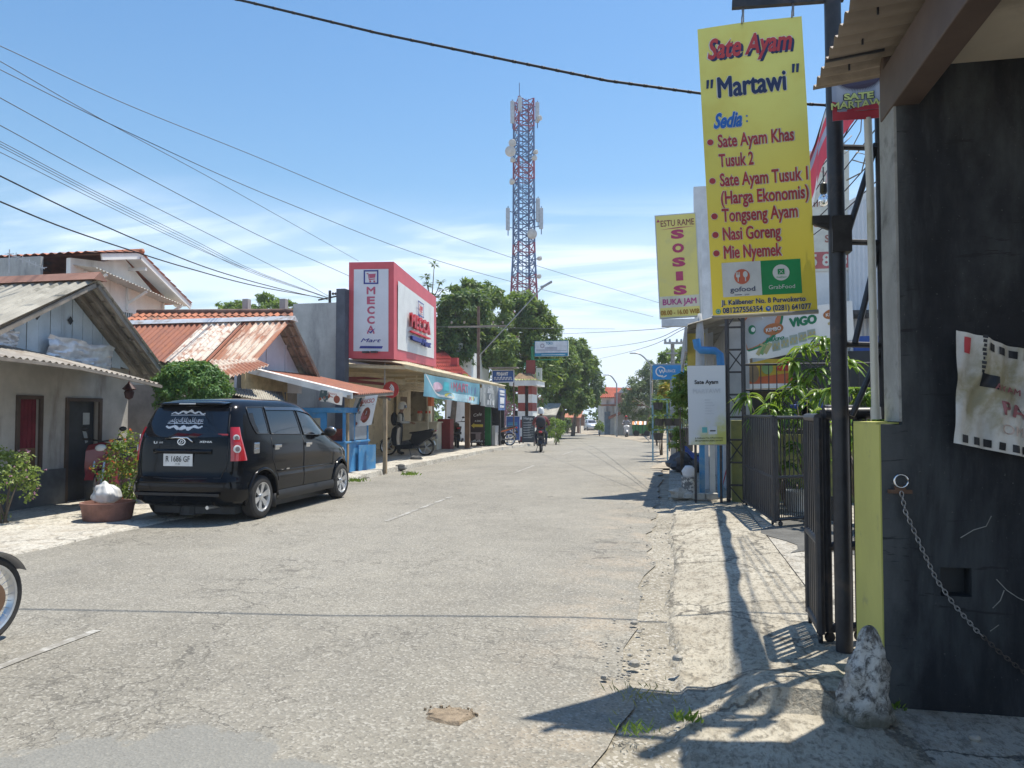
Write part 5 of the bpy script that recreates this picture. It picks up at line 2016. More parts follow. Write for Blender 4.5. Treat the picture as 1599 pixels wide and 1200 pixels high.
tag(mb.build('furled_parasol', mat('grey_canvas', (.45, .46, .46), .8, var=.15), smooth=True), 'furled grey parasol behind the faded white sign', 'parasol')
mb = MB()
q = pY(1087, 555, 13.9)
mb.box((q.x, 13.8, q.z), (.3, .03, .75))
tag(mb.build('yellow_sheet', mat('yellow_sheet', (.60, .48, .10), .6, transl=.2)), 'small yellow sheet hanging under the grey eaves', 'sheet')

# white faded Sate Ayam board
FY = 12.6
b0, b1, t0, t1 = pY(1076, 695, FY), pY(1134, 694, FY), pY(1073, 572, FY), pY(1132, 571, FY)
h = thing('faded_sign', 'faded white upright sign lettered Sate Ayam with yellow-green lower corner', 'sign', (b0.x + .3, FY, 0))
mb = MB()
mb.box((b0 + t1) / 2 + V((0, .035, 0)), ((b1 - b0).length + .01, .06, (t0 - b0).length + .01))
mb.build('frame', ZINC, h)
mb = MB()
for x_ in (b0.x + .1, b1.x - .08):
    mb.box2((x_ - .02, FY + .02, .06), (x_ + .02, FY + .06, b0.z))
mb.build('leg', STEEL_B, h)
S = Sheet(b0, b1, t0, t1)
W_, H_ = S.W, S.H
m, t, b, co = newmat('faded_face')
z_ = t.nodes.new('ShaderNodeSeparateXYZ')
t.links.new(co, z_.inputs[0])
am = N(t, 'ShaderNodeMath', operation='MULTIPLY_ADD')
am.inputs[1].default_value = .9
t.links.new(z_.outputs[0], am.inputs[0])
sb = N(t, 'ShaderNodeMath', operation='SUBTRACT')
t.links.new(am.outputs[0], sb.inputs[0])
t.links.new(z_.outputs[2], sb.inputs[1])
ad = N(t, 'ShaderNodeMath', operation='ADD')
t.links.new(sb.outputs[0], ad.inputs[0])
t.links.new(tnoise(t, co, 5, 5, .6), ad.inputs[1])
t.links.new(mixrgb(t, mrange(t, ad.outputs[0], -.45, .12), (.60, .63, .65), (.50, .52, .13)), b.inputs['Base Color'])
b.inputs['Roughness'].default_value = .5
S.rect(0, 0, W_, H_, 0, .003, 6, 10)
S.mb.build('face', m, h)
S = Sheet(b0, b1, t0, t1)
S.text('Sate Ayam', W_ * .5, H_ * .77, .06, 0, .008, w=W_ * .62, bold=.03)
S.text('MARTAWI', W_ * .5, H_ * .65, .07, 1, .007, w=W_ * .72, bold=.02)
for k in range(6):
    S.rect(W_ * .45, H_ * (.56 - .035 * k), W_ * (.6 + .05 * (k % 3)), H_ * (.56 - .035 * k) + .012, 1, .007)
S.rect(W_ * .36, H_ * .15, W_ * .5, H_ * .22, 2, .007)
S.rect(W_ * .53, H_ * .13, W_ * .76, H_ * .23, 3, .007)
S.rect(W_ * .57, H_ * .165, W_ * .72, H_ * .18, 0, .010)
S.text('Jl. Kalibener No. 8 Purwokerto', W_ * .54, H_ * .075, .022, 4, .007, w=W_ * .75, bold=.03)
S.text('081227556354 (0281) 641077', W_ * .54, H_ * .04, .022, 4, .007, w=W_ * .75, bold=.03)
S.mb.build('lettering', [BLACKP, mat('ghost_print', (.52, .55, .58)), mat('teal_print', (.12, .40, .40)), mat('pale_print', (.62, .66, .68)), mat('dark_olive_print', (.09, .10, .03))], h)

# SOSIS sign on a white post
SY = 15.0
b0, b1, t0, t1 = pY(1030, 498, SY), pY(1095, 494, SY), pY(1022, 337, SY), pY(1087, 332, SY)
h = thing('sosis_sign', 'yellow upright sign lettered ESTU RAME SOSIS on a white frame over the street edge', 'sign', (b1.x, SY, 0))
mb = MB()
n_ = (b1 - b0).cross(t0 - b0).normalized()
for q in ((b0, b1, t1, t0), ):
    mb.prism([x for x in q], -n_ * .12)
mb.build('box', mat('sign_edge', (.50, .52, .50), .5), h)
S = Sheet(b0, b1, t0, t1)
W_, H_ = S.W, S.H
S.rect(.02, .02, W_ - .02, H_ - .02, 0, .004)
S.mb.build('face', mat('sosis_yellow', (.68, .60, .18), .45, var=.06, sc_=1, stain=(.60, .54, .20)), h)
S = Sheet(b0, b1, t0, t1)
S.rect(.02, .20, W_ - .02, .42, 1, .007)
S.text('ESTU RAME', W_ * .54, H_ * .885, .12, 2, .010, w=W_ * .80, bold=.005)
S.poly([(W_ * .12, H_ * .855), (W_ * .55, H_ * .87), (W_ * .95, H_ * .868), (W_ * .55, H_ * .86)], 0, .010)
S.poly([(W_ * .04, H_ * .93), (W_ * .12, H_ * .93), (W_ * .08, H_ * .96)], 0, .010)
for k, ch in enumerate('SOSIS'):
    S.text(ch, W_ * .53, H_ * (.765 - .135 * k), .155, 0, .010, w=.19 if ch != 'I' else .06, bold=.06)
S.text('BUKA JAM', W_ * .5, .255, .11, 3, .011, w=W_ * .8, bold=.035)
S.text('08.00 - 16.00 WIB', W_ * .5, .06, .09, 4, .010, w=W_ * .92, bold=.03)
S.mb.build('lettering', [mat('sosis_red', (.40, .05, .13)), mat('pale_band', (.58, .56, .45)), mat('maroon_letter', (.20, .04, .06)), mat('shaded_red_letter2', (.40, .06, .22)), mat('brown_letter2', (.34, .16, .02))], h)
mb = MB()
a_, b_ = pY(1103, 500, SY), pY(1104, 335, SY)
mb.box2((a_.x - .075, SY - .05, a_.z), (a_.x + .075, SY + .08, b_.z))
c0, c1 = pY(1033, 505, SY), pY(1132, 503, SY)
mb.box2((c0.x, SY - .05, c0.z - .07), (c1.x, SY + .12, c0.z + .07))
mb.box2((a_.x - .12, SY - .03, 0.05), (a_.x + .02, SY + .10, a_.z))
mb.build('post', mat('white_steel', (.60, .62, .64), .5), h)
# pale upper wall behind the signs
mb = MB()
a_, b_ = pY(1083, 292, 16), pY(1170, 286, 16)
mb.box2((a_.x, 16, 2.2), (a_.x + .36, 16.14, a_.z))
tag(mb.build('pale_tower_wall', mat('pale_blockwork', (.62, .64, .66), .8, var=.1, stain=(.48, .5, .52))), 'pale upper wall showing between the two yellow signs', 'building')

# bucket with plaster lump, stones and bags on the forecourt
q = pZ(1076, 776, .1)
h = thing('paint_bucket', 'paint-splashed grey bucket holding a white lump on the forecourt', 'bucket', q)
mb = MB()
mb.lathe([(.11, 0), (.125, .32), (.13, .33), (.115, .33), (.1, .28)], 14, q)
mb.build('bucket', mat('splashed_bucket', (.18, .19, .2), .7, var=.2, stain=(.6, .6, .58), ssc=14, sth=(.5, .55)), h, smooth=40)
mb = MB()
mb.blob(q + V((0, 0, .40)), .12, 12, .2, 4)
mb.build('lump', mat('white_lump', (.66, .67, .69), .8), h, smooth=True)
for x_, y_, r, s_, lb in ((1063, 775, .15, (1.15, .9, .8), 'largest pale boulder on the forecourt edge, beside the bucket'), (1078, 777, .10, (1.2, .8, .6), 'smaller grey stone leaning on the large boulder')):
    q = pZ(x_, y_, .1) + V((0, -.1, r * .3))
    mb = MB()
    mb.blob(q, r, 14, .4, x_, squash=s_)
    tag(mb.build('boulder', mat('beige_stone', (.45, .42, .36), .85, var=.25, sc_=6, bump=.3), smooth=35), lb, 'stone', 'stones edging the forecourt')
for k, x_ in enumerate((1091, 1111)):
    q = pZ(x_, 780, .1)
    mb = MB()
    mb.box(q + V((0, 0, .05)), (.2, .13, .10), Matrix.Rotation(.1 * (k - .5), 3, 'Z'))
    tag(mb.build('concrete_brick', mat('beige_stone', (.45, .42, .36)), bevel=.012), ('pale concrete brick lying next to the small grey stone', 'pale concrete brick at the end of the row, nearest the olive pillar')[k], 'brick', 'bricks edging the forecourt')
mb = MB()
q = pZ(1085, 735, .1)
for k, (dx, dy, r, s_) in enumerate(((-.28, 0, .32, (1.1, 1, .75)), (.1, .15, .30, (1.0, 1, .9)), (-.05, -.2, .22, (1.4, .9, .55)))):
    mb.blob(q + V((dx, dy, r * .55)), r, 18, .45, 20 + k, squash=s_)
tag(mb.build('tarpaulin_heap', mat('dark_tarpaulin', (.055, .06, .07), .5, var=.3, sc_=6), smooth=30), 'heap covered by a dark tarpaulin in front of the faded sign', 'tarpaulin')
mb = MB()
a_ = pZ(1086, 728, .35)


def blu(a, b):
    return a_ + V((-.22 + .5 * a, .0 + .25 * b, .30 - .38 * a + .05 * noise.noise(V((a * 5, b * 5, 0))) + .12 * b))


mb.grid(blu, 12, 8)
tag(mb.build('blue_plastic', mat('blue_plastic', (.04, .10, .38), .35), smooth=30), 'crumpled blue plastic sheet on the dark tarpaulin heap', 'plastic sheet')
mb = MB()
mb.tube([pZ(1126, 768, .1), pZ(1126, 768, .1) + V((.12, .1, .45))], .012, 6)
tag(mb.build('red_stick', mat('red_plastic', (.5, .06, .06), .4)), 'thin red stick leaning at the foot of the blue pillars', 'stick')
# ------------------------------------------------------------------ vehicles and people
CARP = mat('black_car_paint', (.004, .0045, .006), .14, var=.25, sc_=4, coat=.16, spec=.2)
CGLASS = mat('tinted_glass', (.008, .010, .015), .03, var=.1, spec=.7, coat=.15)
RUBBER = mat('tyre_rubber', (.035, .034, .033), .85, var=.2, sc_=12, bump=.2)
ALLOY = mat('silver_alloy', (.62, .63, .64), .3, .75, var=.05)
TRIM = mat('black_trim', (.02, .02, .021), .55)
LENS_R = mat('red_lens', (.42, .012, .018), .12, var=.1, coat=1)
LENS_W = mat('clear_lens', (.72, .72, .70), .1, coat=1)
PLATE = mat('white_plate', (.70, .71, .70), .4)

TAB = [(.20, .70, .30, 3.88), (.24, .78, .14, 4.00), (.30, .815, .06, 4.08), (.42, .83, .02, 4.13), (.56, .835, .0, 4.14), (.60, .83, .02, 4.13), (.64, .828, .045, 4.11), (.80, .832, .06, 4.06), (.88, .83, .07, 3.96),
       (.96, .825, .08, 3.70), (1.04, .818, .09, 3.44), (1.10, .808, .10, 3.30), (1.18, .79, .115, 3.16), (1.30, .758, .165, 2.98), (1.44, .715, .235, 2.77), (1.55, .68, .29, 2.58), (1.61, .655, .32, 2.42), (1.655, .61, .38, 2.22),
       (1.685, .50, .55, 1.95), (1.70, .25, .95, 1.5)]


def ctab(z):
    if z <= TAB[0][0]:
        return TAB[0][1:]
    for a, b in zip(TAB, TAB[1:]):
        if z <= b[0]:
            f = (z - a[0]) / (b[0] - a[0])
            return tuple(p + (q - p) * f for p, q in zip(a[1:], b[1:]))
    return TAB[-1][1:]


def NR(z):
    return 9.0 if z < 1.5 else 9 - 5 * sstep(1.5, 1.68, z)


def cside(y, z):
    w, yr, yf = ctab(z)
    c, l = (yr + yf) / 2, (yf - yr) / 2
    n = NR(z) if y < c else 4.2
    s_ = min(.999, abs(y - c) / l)
    return w * (1 - s_ ** n) ** (1 / n)


def crear(x, z):
    w, yr, yf = ctab(z)
    c, l = (yr + yf) / 2, (yf - yr) / 2
    n = NR(z)
    return c - l * (1 - min(.999, abs(x) / w) ** n) ** (1 / n)


def cfront(x, z):
    w, yr, yf = ctab(z)
    c, l = (yr + yf) / 2, (yf - yr) / 2
    return c + l * (1 - min(.999, abs(x) / w) ** 4.2) ** (1 / 4.2)


def cring(th, z, off=0.0):
    """th 0 = rear centre, 90 = right side."""
    w, yr, yf = ctab(z)
    c, l = (yr + yf) / 2, (yf - yr) / 2
    s_, k = math.sin(th), math.cos(th)
    n = NR(z) if k >= 0 else 4.2
    x = math.copysign(abs(s_) ** (2 / n), s_) * w
    y = c - math.copysign(abs(k) ** (2 / n), k) * l
    nx, ny = math.copysign(abs(x / w) ** (n - 1) / w, x), -math.copysign(abs((y - c) / l) ** (n - 1) / l, c - y)
    L = math.hypot(nx, ny) or 1
    return V((x + off * nx / L, y + off * ny / L, z))


def bool_cut(obj, cutters):
    mods = []
    for c in cutters:
        m_ = obj.modifiers.new('cut', 'BOOLEAN')
        m_.operation = 'DIFFERENCE'
        m_.solver = 'EXACT'
        m_.object = c
        mods.append(m_)
    bpy.context.view_layer.update()
    me = bpy.data.meshes.new_from_object(obj.evaluated_get(bpy.context.evaluated_depsgraph_get()))
    old = obj.data
    obj.modifiers.clear()
    obj.data = me
    bpy.data.meshes.remove(old)
    for c in cutters:
        bpy.data.objects.remove(c)


def wheel_parts(parent, c, side, r=.305, rim=.205, wd=.19, spokes=6):
    mb = MB()
    x0 = 0
    prof = [(rim, -wd / 2), (rim + .03, -wd / 2 - .004), (r - .03, -wd / 2 + .004), (r - .006, -wd / 2 + .03), (r, 0), (r - .006, wd / 2 - .03), (r - .03, wd / 2 - .004), (rim + .03, wd / 2 + .004), (rim, wd / 2)]
    mb.lathe(prof, 40, c, (1, 0, 0), caps=False)
    wo = mb.build('wheel', RUBBER, parent, smooth=35, world=False)
    mb = MB()
    o = V(c)
    s_ = side
    mb.lathe([(rim + .004, s_ * wd * .5), (rim - .012, s_ * (wd * .5 - .004)), (rim - .025, s_ * (wd * .5 - .05)), (rim - .025, -s_ * wd * .4)], 40, o, (1, 0, 0), caps=False)
    for k in range(spokes):
        an = 2 * math.pi * k / spokes + .3
        d, e = V((0, math.cos(an), math.sin(an))), V((0, -math.sin(an), math.cos(an)))
        xx = V((s_, 0, 0))
        q = [d * .03 - e * .022, d * .03 + e * .022, d * (rim - .018) + e * .046, d * (rim - .018) - e * .046]
        f = [o + p + xx * (wd * .5 - .018 - (.012 if i in (0, 1) else 0)) for i, p in enumerate(q)]
        b_ = [p - xx * .03 for p in f]
        mb.poly(f)
        for i in range(4):
            mb.poly([f[i], f[(i + 1) % 4], b_[(i + 1) % 4], b_[i]])
    mb.lathe([(.045, s_ * (wd * .5 - .05)), (.042, s_ * (wd * .5 - .018)), (.02, s_ * (wd * .5 - .012)), (.001, s_ * (wd * .5 - .012))], 16, o, (1, 0, 0), caps=False)
    mb.build('rim', ALLOY, wo, smooth=35, world=False)
    mb = MB()
    mb.lathe([(.001, s_ * wd * .12), (rim - .02, s_ * wd * .12)], 24, o, (1, 0, 0), caps=False)
    mb.build('wheel_backing', mat('backing_dark', (.05, .048, .045), .6, .4), wo, world=False)  # plain dark backing disc filling the gaps between the spokes


car = thing('parked_car', 'black people carrier with tinted windows parked half on the kerb, seen from behind', 'car', (-6.50, 9.20, .012))
mb = MB()
zs = []
for a, b in zip(TAB, TAB[1:]):
    zs += [a[0], (a[0] + b[0]) / 2]
zs.append(TAB[-1][0])
NN = 140
K = [[mb.vert(cring(-math.pi + 2 * math.pi * k / NN, z)) for k in range(NN)] for z in zs]
for j in range(len(K) - 1):
    for k in range(NN):
        mb.face((K[j][k], K[j][(k + 1) % NN], K[j + 1][(k + 1) % NN], K[j + 1][k]))
mb.face(K[0][::-1])
mb.face(K[-1])
body = mb.build('body', CARP, car, world=False)
cut = []
for y_ in (.745, 3.40):
    for s_ in (-1, 1):
        c_ = MB()
        c_.lathe([(.375, 0), (.375, .6)], 36, (s_ * .52, y_, .315), (s_, 0, 0))
        cut.append(c_.build('cutter', CARP, car, world=False))
bool_cut(body, cut)
body.data.polygons.foreach_set('use_smooth', [True] * len(body.data.polygons))
body.data.set_sharp_from_angle(angle=R(32))
# arch lips, sills, bumper step
mb = MB()
for y_ in (.745, 3.40):
    for s_ in (-1, 1):
        pts = []
        for a in range(-14, 195, 9):
            yy_, z_ = y_ + .385 * math.cos(R(a)), .315 + .385 * math.sin(R(a))
            pts.append((s_ * (cside(yy_, max(.25, z_)) + .004), yy_, z_))
        mb.tube(pts, .022, 8)
mb.build('arch_lip', CARP, body, world=False, smooth=True)
for s_ in (-1, 1):
    mb = MB()
    mb.grid(lambda u, v, s_=s_: V((s_ * (.835 + .02 * math.sin(v * 3.14)), 1.13 + 1.87 * u, .22 + .14 * v)), 6, 4)
    mb.box((s_ * .76, 1.07, .22), (.16, .012, .2))
    mb.box((s_ * .76, 3.03, .22), (.16, .012, .2))
    mb.build('sill', TRIM, body, world=False, smooth=True)
mb = MB()
mb.grid(lambda u, v: cring(R(-62 + 124 * u), .30 + .24 * v, .012 + .018 * math.sin(v * 3.14)), 40, 6)
mb.build('bumper', CARP, car, world=False, smooth=True)
mb = MB()
mb.bar((-.62, -.035, .40), (.62, -.035, .40), .03, .035)
mb.box((0, -.052, .405), (.2, .004, .03))
mb.build('bumper_step', TRIM, car, world=False)
mb = MB()
mb.box2((-.62, .35, .10), (.62, 3.9, .24))
mb.lathe([(.16, 0), (.16, .12)], 16, (-.1, .45, .2), (0, 0, -1))
mb.build('underbody', DARK, car, world=False)
mb = MB()
mb.tube([(.42, .5, .22), (.42, .02, .225)], .025, 10)
mb.build('exhaust', ALLOY, car, world=False, smooth=40)


def cpatch(name, fn, m, parent, nu=10, nv=6, w_=.007):
    mb = MB()
    mb.grid(fn, nu, nv)
    o = mb.build(name, m, parent, world=False, smooth=True)
    return o


def rim_line(name, pts, m, parent, r=.006, closed=True):
    mb = MB()
    mb.tube(pts + ([pts[0]] if closed else []), r, 6)
    return mb.build(name, m, parent, world=False, smooth=True)


WINS = (((.50, 1.20), (.93, 1.19), (.53, 1.565), (.93, 1.57), .12), ((.99, 1.185), (1.90, 1.155), (.99, 1.57), (1.84, 1.555), 0), ((1.98, 1.15), (2.98, 1.115), (1.92, 1.55), (2.46, 1.475), 0))
for s_ in (1, -1):
    for (a, b, c_, d, rd) in WINS:
        def fn(u, v, a=a, b=b, c_=c_, d=d, rd=rd, s_=s_, off=.006):
            y = (a[0] * (1 - u) + b[0] * u) * (1 - v) + (c_[0] * (1 - u) + d[0] * u) * v
            z = (a[1] * (1 - u) + b[1] * u) * (1 - v) + (c_[1] * (1 - u) + d[1] * u) * v
            if rd:                      # rounded lower rear corner of the quarter light
                y += rd * (1 - v) ** 3 * (1 - u) ** 2
            return V((s_ * (cside(y, z) + off), y, z))
        g = cpatch('side_window', fn, CGLASS, car, 10, 8)
        ed = [fn(t / 8, 0, off=.008) for t in range(8)] + [fn(1, t / 8, off=.008) for t in range(8)] + [fn(1 - t / 8, 1, off=.008) for t in range(8)] + [fn(0, 1 - t / 8, off=.008) for t in range(8)]
        rim_line('window_seal', ed, mat('seal_grey', (.045, .05, .058), .4), g, .007)
    # visor over the side windows
    def fv(u, v, s_=s_):
        y = .98 + (2.50 - .98) * u
        z = 1.575 - .085 * max(0, (u - .55) / .45) ** 1.6 - .045 * v
        return V((s_ * (cside(y, z) + .010 + .014 * v), y, z))
    cpatch('window_visor', fv, mat('smoke_visor', (.03, .035, .045), .08, coat=.6), car, 14, 2)
    # doors: seams, handles
    for y0, y1, zt in ((.985, 1.935, 1.13), (1.955, 3.02, 1.09)):
        pts = [V((s_ * (cside(y, z) + .001), y, z)) for y, z in ([(y0 + (.17 if y0 < 1 else 0), .38 + .12 * (y0 < 1))] + [(y0 + (.17 if y0 < 1 else 0) * max(0, 1 - k / 3), .55 + (zt - .55) * k / 6) for k in range(7)])]
        pts2 = [V((s_ * (cside(y1, z) + .001), y1, z)) for z in (.38, .6, .8, 1.0, zt)]
        d_ = rim_line('door', pts, TRIM, car, .005, False)
        rim_line('door_seam', pts2, TRIM, d_, .005, False)
        yh = y0 + .13
        mb = MB()
        xh = cside(yh, 1.0) + .018
        mb.box((s_ * xh, yh, 1.005), (.028, .19, .045))
        mb.box((s_ * (xh - .012), yh, .985), (.012, .13, .07))
        mb.build('handle', CHROME, d_, world=False, bevel=.01)
    pts = [V((s_ * (cside(y, .66) + .004), y, .63 + .015 * math.sin(y))) for y in (1.14, 1.5, 1.9, 2.4, 2.98)]
    rim_line('door_crease', pts, CARP, car, .010, False)
    mb = MB()
    mb.tube([(s_ * .80, 2.62, 1.14), (s_ * .90, 2.60, 1.15)], .022, 8)
    mb.blob((s_ * .965, 2.585, 1.18), .1, 16, 0, 1, 0, (1.0, .75, .78))
    mr = mb.build('mirror', TRIM, car, world=False, smooth=True)
    mb = MB()
    mb.blob((s_ * .968, 2.600, 1.195), .1, 16, 0, 1, 0, (.98, .72, .66))
    mb.build('mirror_cover', CHROME, mr, world=False, smooth=True)
mb = MB()
mb.box((cside(.55, 1.0) + .004, .56, 1.0), (.02, .135, .15))
mb.box((cside(.55, 1.0) + .016, .56, 1.045), (.012, .11, .045))
mb.box((cside(.55, 1.0) + .016, .56, .975), (.012, .11, .045))
mb.build('fuel_flap', CHROME, car, world=False, bevel=.012)
mb = MB()
mb.box((cside(1.45, .62) + .008, 1.42, .655), (.01, .09, .022))
mb.build('door_badge', CHROME, car, world=False)

# tailgate
tg = rim_line('tailgate', [V((x, crear(x, z) - .002, z)) for x, z in ((-.60, .62), (0, .60), (.60, .62), (.66, .80), (.665, 1.1), (.62, 1.3), (.56, 1.56), (0, 1.58), (-.56, 1.56), (-.62, 1.3), (-.665, 1.1), (-.66, .80))], TRIM, car, .006)


def rw(u, v, off=.007):
    z = 1.165 + .385 * v
    hw = (.635 - .085 * v) * (1 - .0 * v)
    x = -hw + 2 * hw * u
    z += .02 * (1 - (2 * u - 1) ** 2) * (v - .5)
    return V((x, crear(x, z) - off, z))


cpatch('rear_window', rw, CGLASS, tg, 16, 8)
cpatch('windscreen', lambda u, v: V(((-.66 + 1.32 * u) * (1 - .12 * v), cfront((-.66 + 1.32 * u) * (1 - .12 * v), 1.12 + .42 * v) + .007, 1.12 + .42 * v)), CGLASS, car, 12, 8)
mb = MB()


def spo(u, v):
    x = -.53 + 1.06 * u
    e = (1 - abs(2 * u - 1) ** 6)
    a = v * 2 * math.pi
    return V((x, .33 + .13 * math.cos(a) - .05 * e + .03, 1.610 + (.026 * math.sin(a)) * (.6 + .4 * e) + .012 * e + .05 * (.20 * math.cos(a))))


mb.grid(spo, 20, 14)
sp_ = mb.build('spoiler', CARP, car, world=False, smooth=True)
mb = MB()
mb.box((0, .172, 1.612), (.24, .02, .014))
mb.build('brake_light', LENS_W, sp_, world=False)
for s_ in (1, -1):
    def tl_(u, v, s_=s_):
        z = .84 + .455 * v
        th = R(27 + (60 - 10 * v - 27) * u)
        p = cring(th, z, .016 * math.sin(min(1, u * 4) * 1.57) * math.sin(min(1, (1 - u) * 4) * 1.57) + .003)
        return V((p.x * s_, p.y, p.z))
    t_ = cpatch('tail_light', tl_, LENS_R, car, 12, 10)
    mb = MB()
    for z_, r_ in ((1.15, .046), (1.0, .055)):
        p = cring(R(40), z_, .018)
        ax = (cring(R(40), z_, .1) - cring(R(40), z_, 0)).normalized()
        p, ax = V((p.x * s_, p.y, p.z)), V((ax.x * s_, ax.y, ax.z))
        mb.lathe([(r_, -.006), (r_ * .95, .004), (r_ * .6, .006)], 18, p, ax, 0, False)
        mb.lathe([(r_ * .62, .007), (.001, .008)], 14, p, ax, 1, False)
    mb.build('reversing_lens', [LENS_W, mat('smoked_lens', (.25, .2, .2), .2)], t_, world=False, smooth=40)
p = crear(.6, 1.22) - .006
mb = MB()
mb.box((.575, crear(.575, 1.20) - .01, 1.195), (.15, .004, .022))
mb.build('red_sticker', mat('sticker_red', (.5, .04, .06), .5), tg, world=False)
mb = MB()
mb.grid(lambda u, v: V((-.44 + .88 * u, crear(0, .95) - .012 - .04 * math.sin(v * 3.14) * (1 - abs(2 * u - 1) ** 8), .935 + .065 * v)), 16, 6)
mb.build('plate_garnish', CARP, tg, world=False, smooth=True)
yp = crear(0, .85) - .018
Sp = Sheet((-.215 - .05, yp, .775), (.215 - .05, yp, .775), (-.215 - .05, yp + .004, .93), (.215 - .05, yp + .004, .93))
mb = MB()
mb.box((-.05, yp + .006, .8525), (.44, .008, .165))
mb.join(MB())
pl_ = mb.build('number_plate', PLATE, tg, world=False)
Sp.text('R 1686 GF', .215, .055, .075, 0, .003, w=.36, bold=.012)
Sp.text('11 26', .215, .015, .022, 0, .003)
Sp.mb.build('plate_lettering', BLACKP, pl_, world=False)
# emblem, badges, handle bar
yb = crear(0, 1.09) - .006
Sp = Sheet((-.5, yb, 1.0), (.5, yb, 1.0), (-.5, yb + .01, 1.2), (.5, yb + .01, 1.2))
Sp.disc(.47, .095, .062, .046, 0, .004, 26, r0=.8)
Sp.text('D', .47, .074, .042, 0, .005, w=.06, bold=.0, shear=.3)
Sp.text('XENIA', .84, .085, .026, 0, .004, w=.19, bold=.01)
Sp.text('Li', .075, .07, .034, 0, .004, w=.05, bold=.01)
Sp.text('VVT', .16, .072, .022, 0, .004, w=.06)
Sp.mb.build('badge', CHROME, tg, world=False)
mb = MB()
mb.tube([(-.27, yb - .01, 1.135), (-.1, yb - .02, 1.155), (.08, yb - .02, 1.152), (.12, yb - .018, 1.12), (.15, yb - .01, 1.09)], .012, 8)
mb.build('tailgate_handle', CHROME, tg, world=False, smooth=True)


class Curved(Sheet):
    def pt(s, u, v, n=0.0):
        q = rw(u, v, .008 + n * .4)
        return q


Sw = Curved((0, 0, 0), (1, 0, 0), (0, 1, 0), (1, 1, 0), W=1, H=1)
Sw.text('سكين كالكن ملكن محمد', .47, .52, .14, 0, .001, w=.44, bold=.012)
for k in range(26):
    f = k / 25
    e = 1 - abs(2 * f - 1)
    u_ = .25 + .44 * f
    Sw.disc(u_, .80 + .03 * math.sin(f * 25) + .07 * e, .013, .02 + .035 * e * abs(math.sin(f * 19)), 0, .001, 8)
    Sw.disc(u_, .36 - .03 * math.sin(f * 22) - .06 * e, .014, .03 + .06 * e * abs(math.sin(f * 17)), 0, .001, 8)
for v_ in (.74, .46):
    Sw.rect(.24, v_, .70, v_ + .016, 0, .001, 8, 1)
Sw.mb.build('window_sticker', mat('sticker_white', (.75, .76, .78), .5), tg, world=False)
mb = MB()
mb.tube([(.35, 2.25, 1.66), (.35, 2.22, 1.80)], .006, 6)
mb.lathe([(.012, 0), (.012, .03)], 8, (.35, 2.22, 1.79))
mb.build('aerial', TRIM, car, world=False)
for s_ in (-1, 1):
    cpatch('headlight', lambda u, v, s_=s_: V((s_ * (.45 + .33 * u), cfront(.45 + .33 * u, .74 + .14 * v) + .01, .74 + .14 * v)), LENS_W, car, 6, 4)
for y_ in (.745, 3.40):
    for s_ in (-1, 1):
        wheel_parts(car, (s_ * .725, y_, .305), s_)


# ---------------------------------------------------------- motorcycles (built facing +y, origin on the ground between the wheels)
def bike_wheel(parent, y, R_=.285, spoked=True, wd=.085, name='wheel'):
    mb = MB()
    c = V((0, y, R_))
    ri = R_ - .055
    mb.lathe([(ri, -wd * .4), (R_ - .03, -wd / 2), (R_ - .008, -wd * .3), (R_, 0), (R_ - .008, wd * .3), (R_ - .03, wd / 2), (ri, wd * .4)], 40, c, (1, 0, 0), caps=False)
    w_ = mb.build(name, RUBBER, parent, smooth=40, world=False)
    mb = MB()
    mb.lathe([(ri + .006, -wd * .42), (ri - .012, -wd * .34), (ri - .016, 0), (ri - .012, wd * .34), (ri + .006, wd * .42)], 40, c, (1, 0, 0), caps=False)
    mb.lathe([(.001, -.05), (.03, -.05), (.022, -.03), (.022, .03), (.03, .05), (.001, .05)], 14, c, (1, 0, 0), caps=False)
    if spoked:
        for k in range(28):
            a0 = 2 * math.pi * k / 28
            a1 = a0 + (.5 if k % 2 else -.5)
            sx_ = .035 if k % 4 < 2 else -.035
            mb.tube([c + V((sx_, .026 * math.cos(a1), .026 * math.sin(a1))), c + V((0, (ri - .012) * math.cos(a0), (ri - .012) * math.sin(a0)))], .0022, 4)
    else:
        for k in range(5):
            a0 = 2 * math.pi * k / 5
            mb.bar(c, c + V((0, (ri - .008) * math.cos(a0), (ri - .008) * math.sin(a0))), .028, .035)
    mb.build('rim', ALLOY, w_, smooth=40, world=False)
    return w_


def side_prism(mb, pts, x0, x1, mi=None, taper=.85):
    """Outline in (y, z) with thickness across x; the outer faces a little smaller than the middle."""
    cy = sum(p[0] for p in pts) / len(pts)
    cz = sum(p[1] for p in pts) / len(pts)
    n = len(pts)
    rows = []
    for x, t in ((x0, taper), (x0 * .45 + x1 * .55 if x0 * x1 > 0 else 0, 1.0), (x1, taper)):
        rows.append([mb.vert((x, cy + (p[0] - cy) * t, cz + (p[1] - cz) * t)) for p in pts])
    for a, b in zip(rows, rows[1:]):
        for i in range(n):
            mb.face((a[i], a[(i + 1) % n], b[(i + 1) % n], b[i]), mi)
    mb.face(rows[0][::-1], mi)
    mb.face(rows[-1], mi)


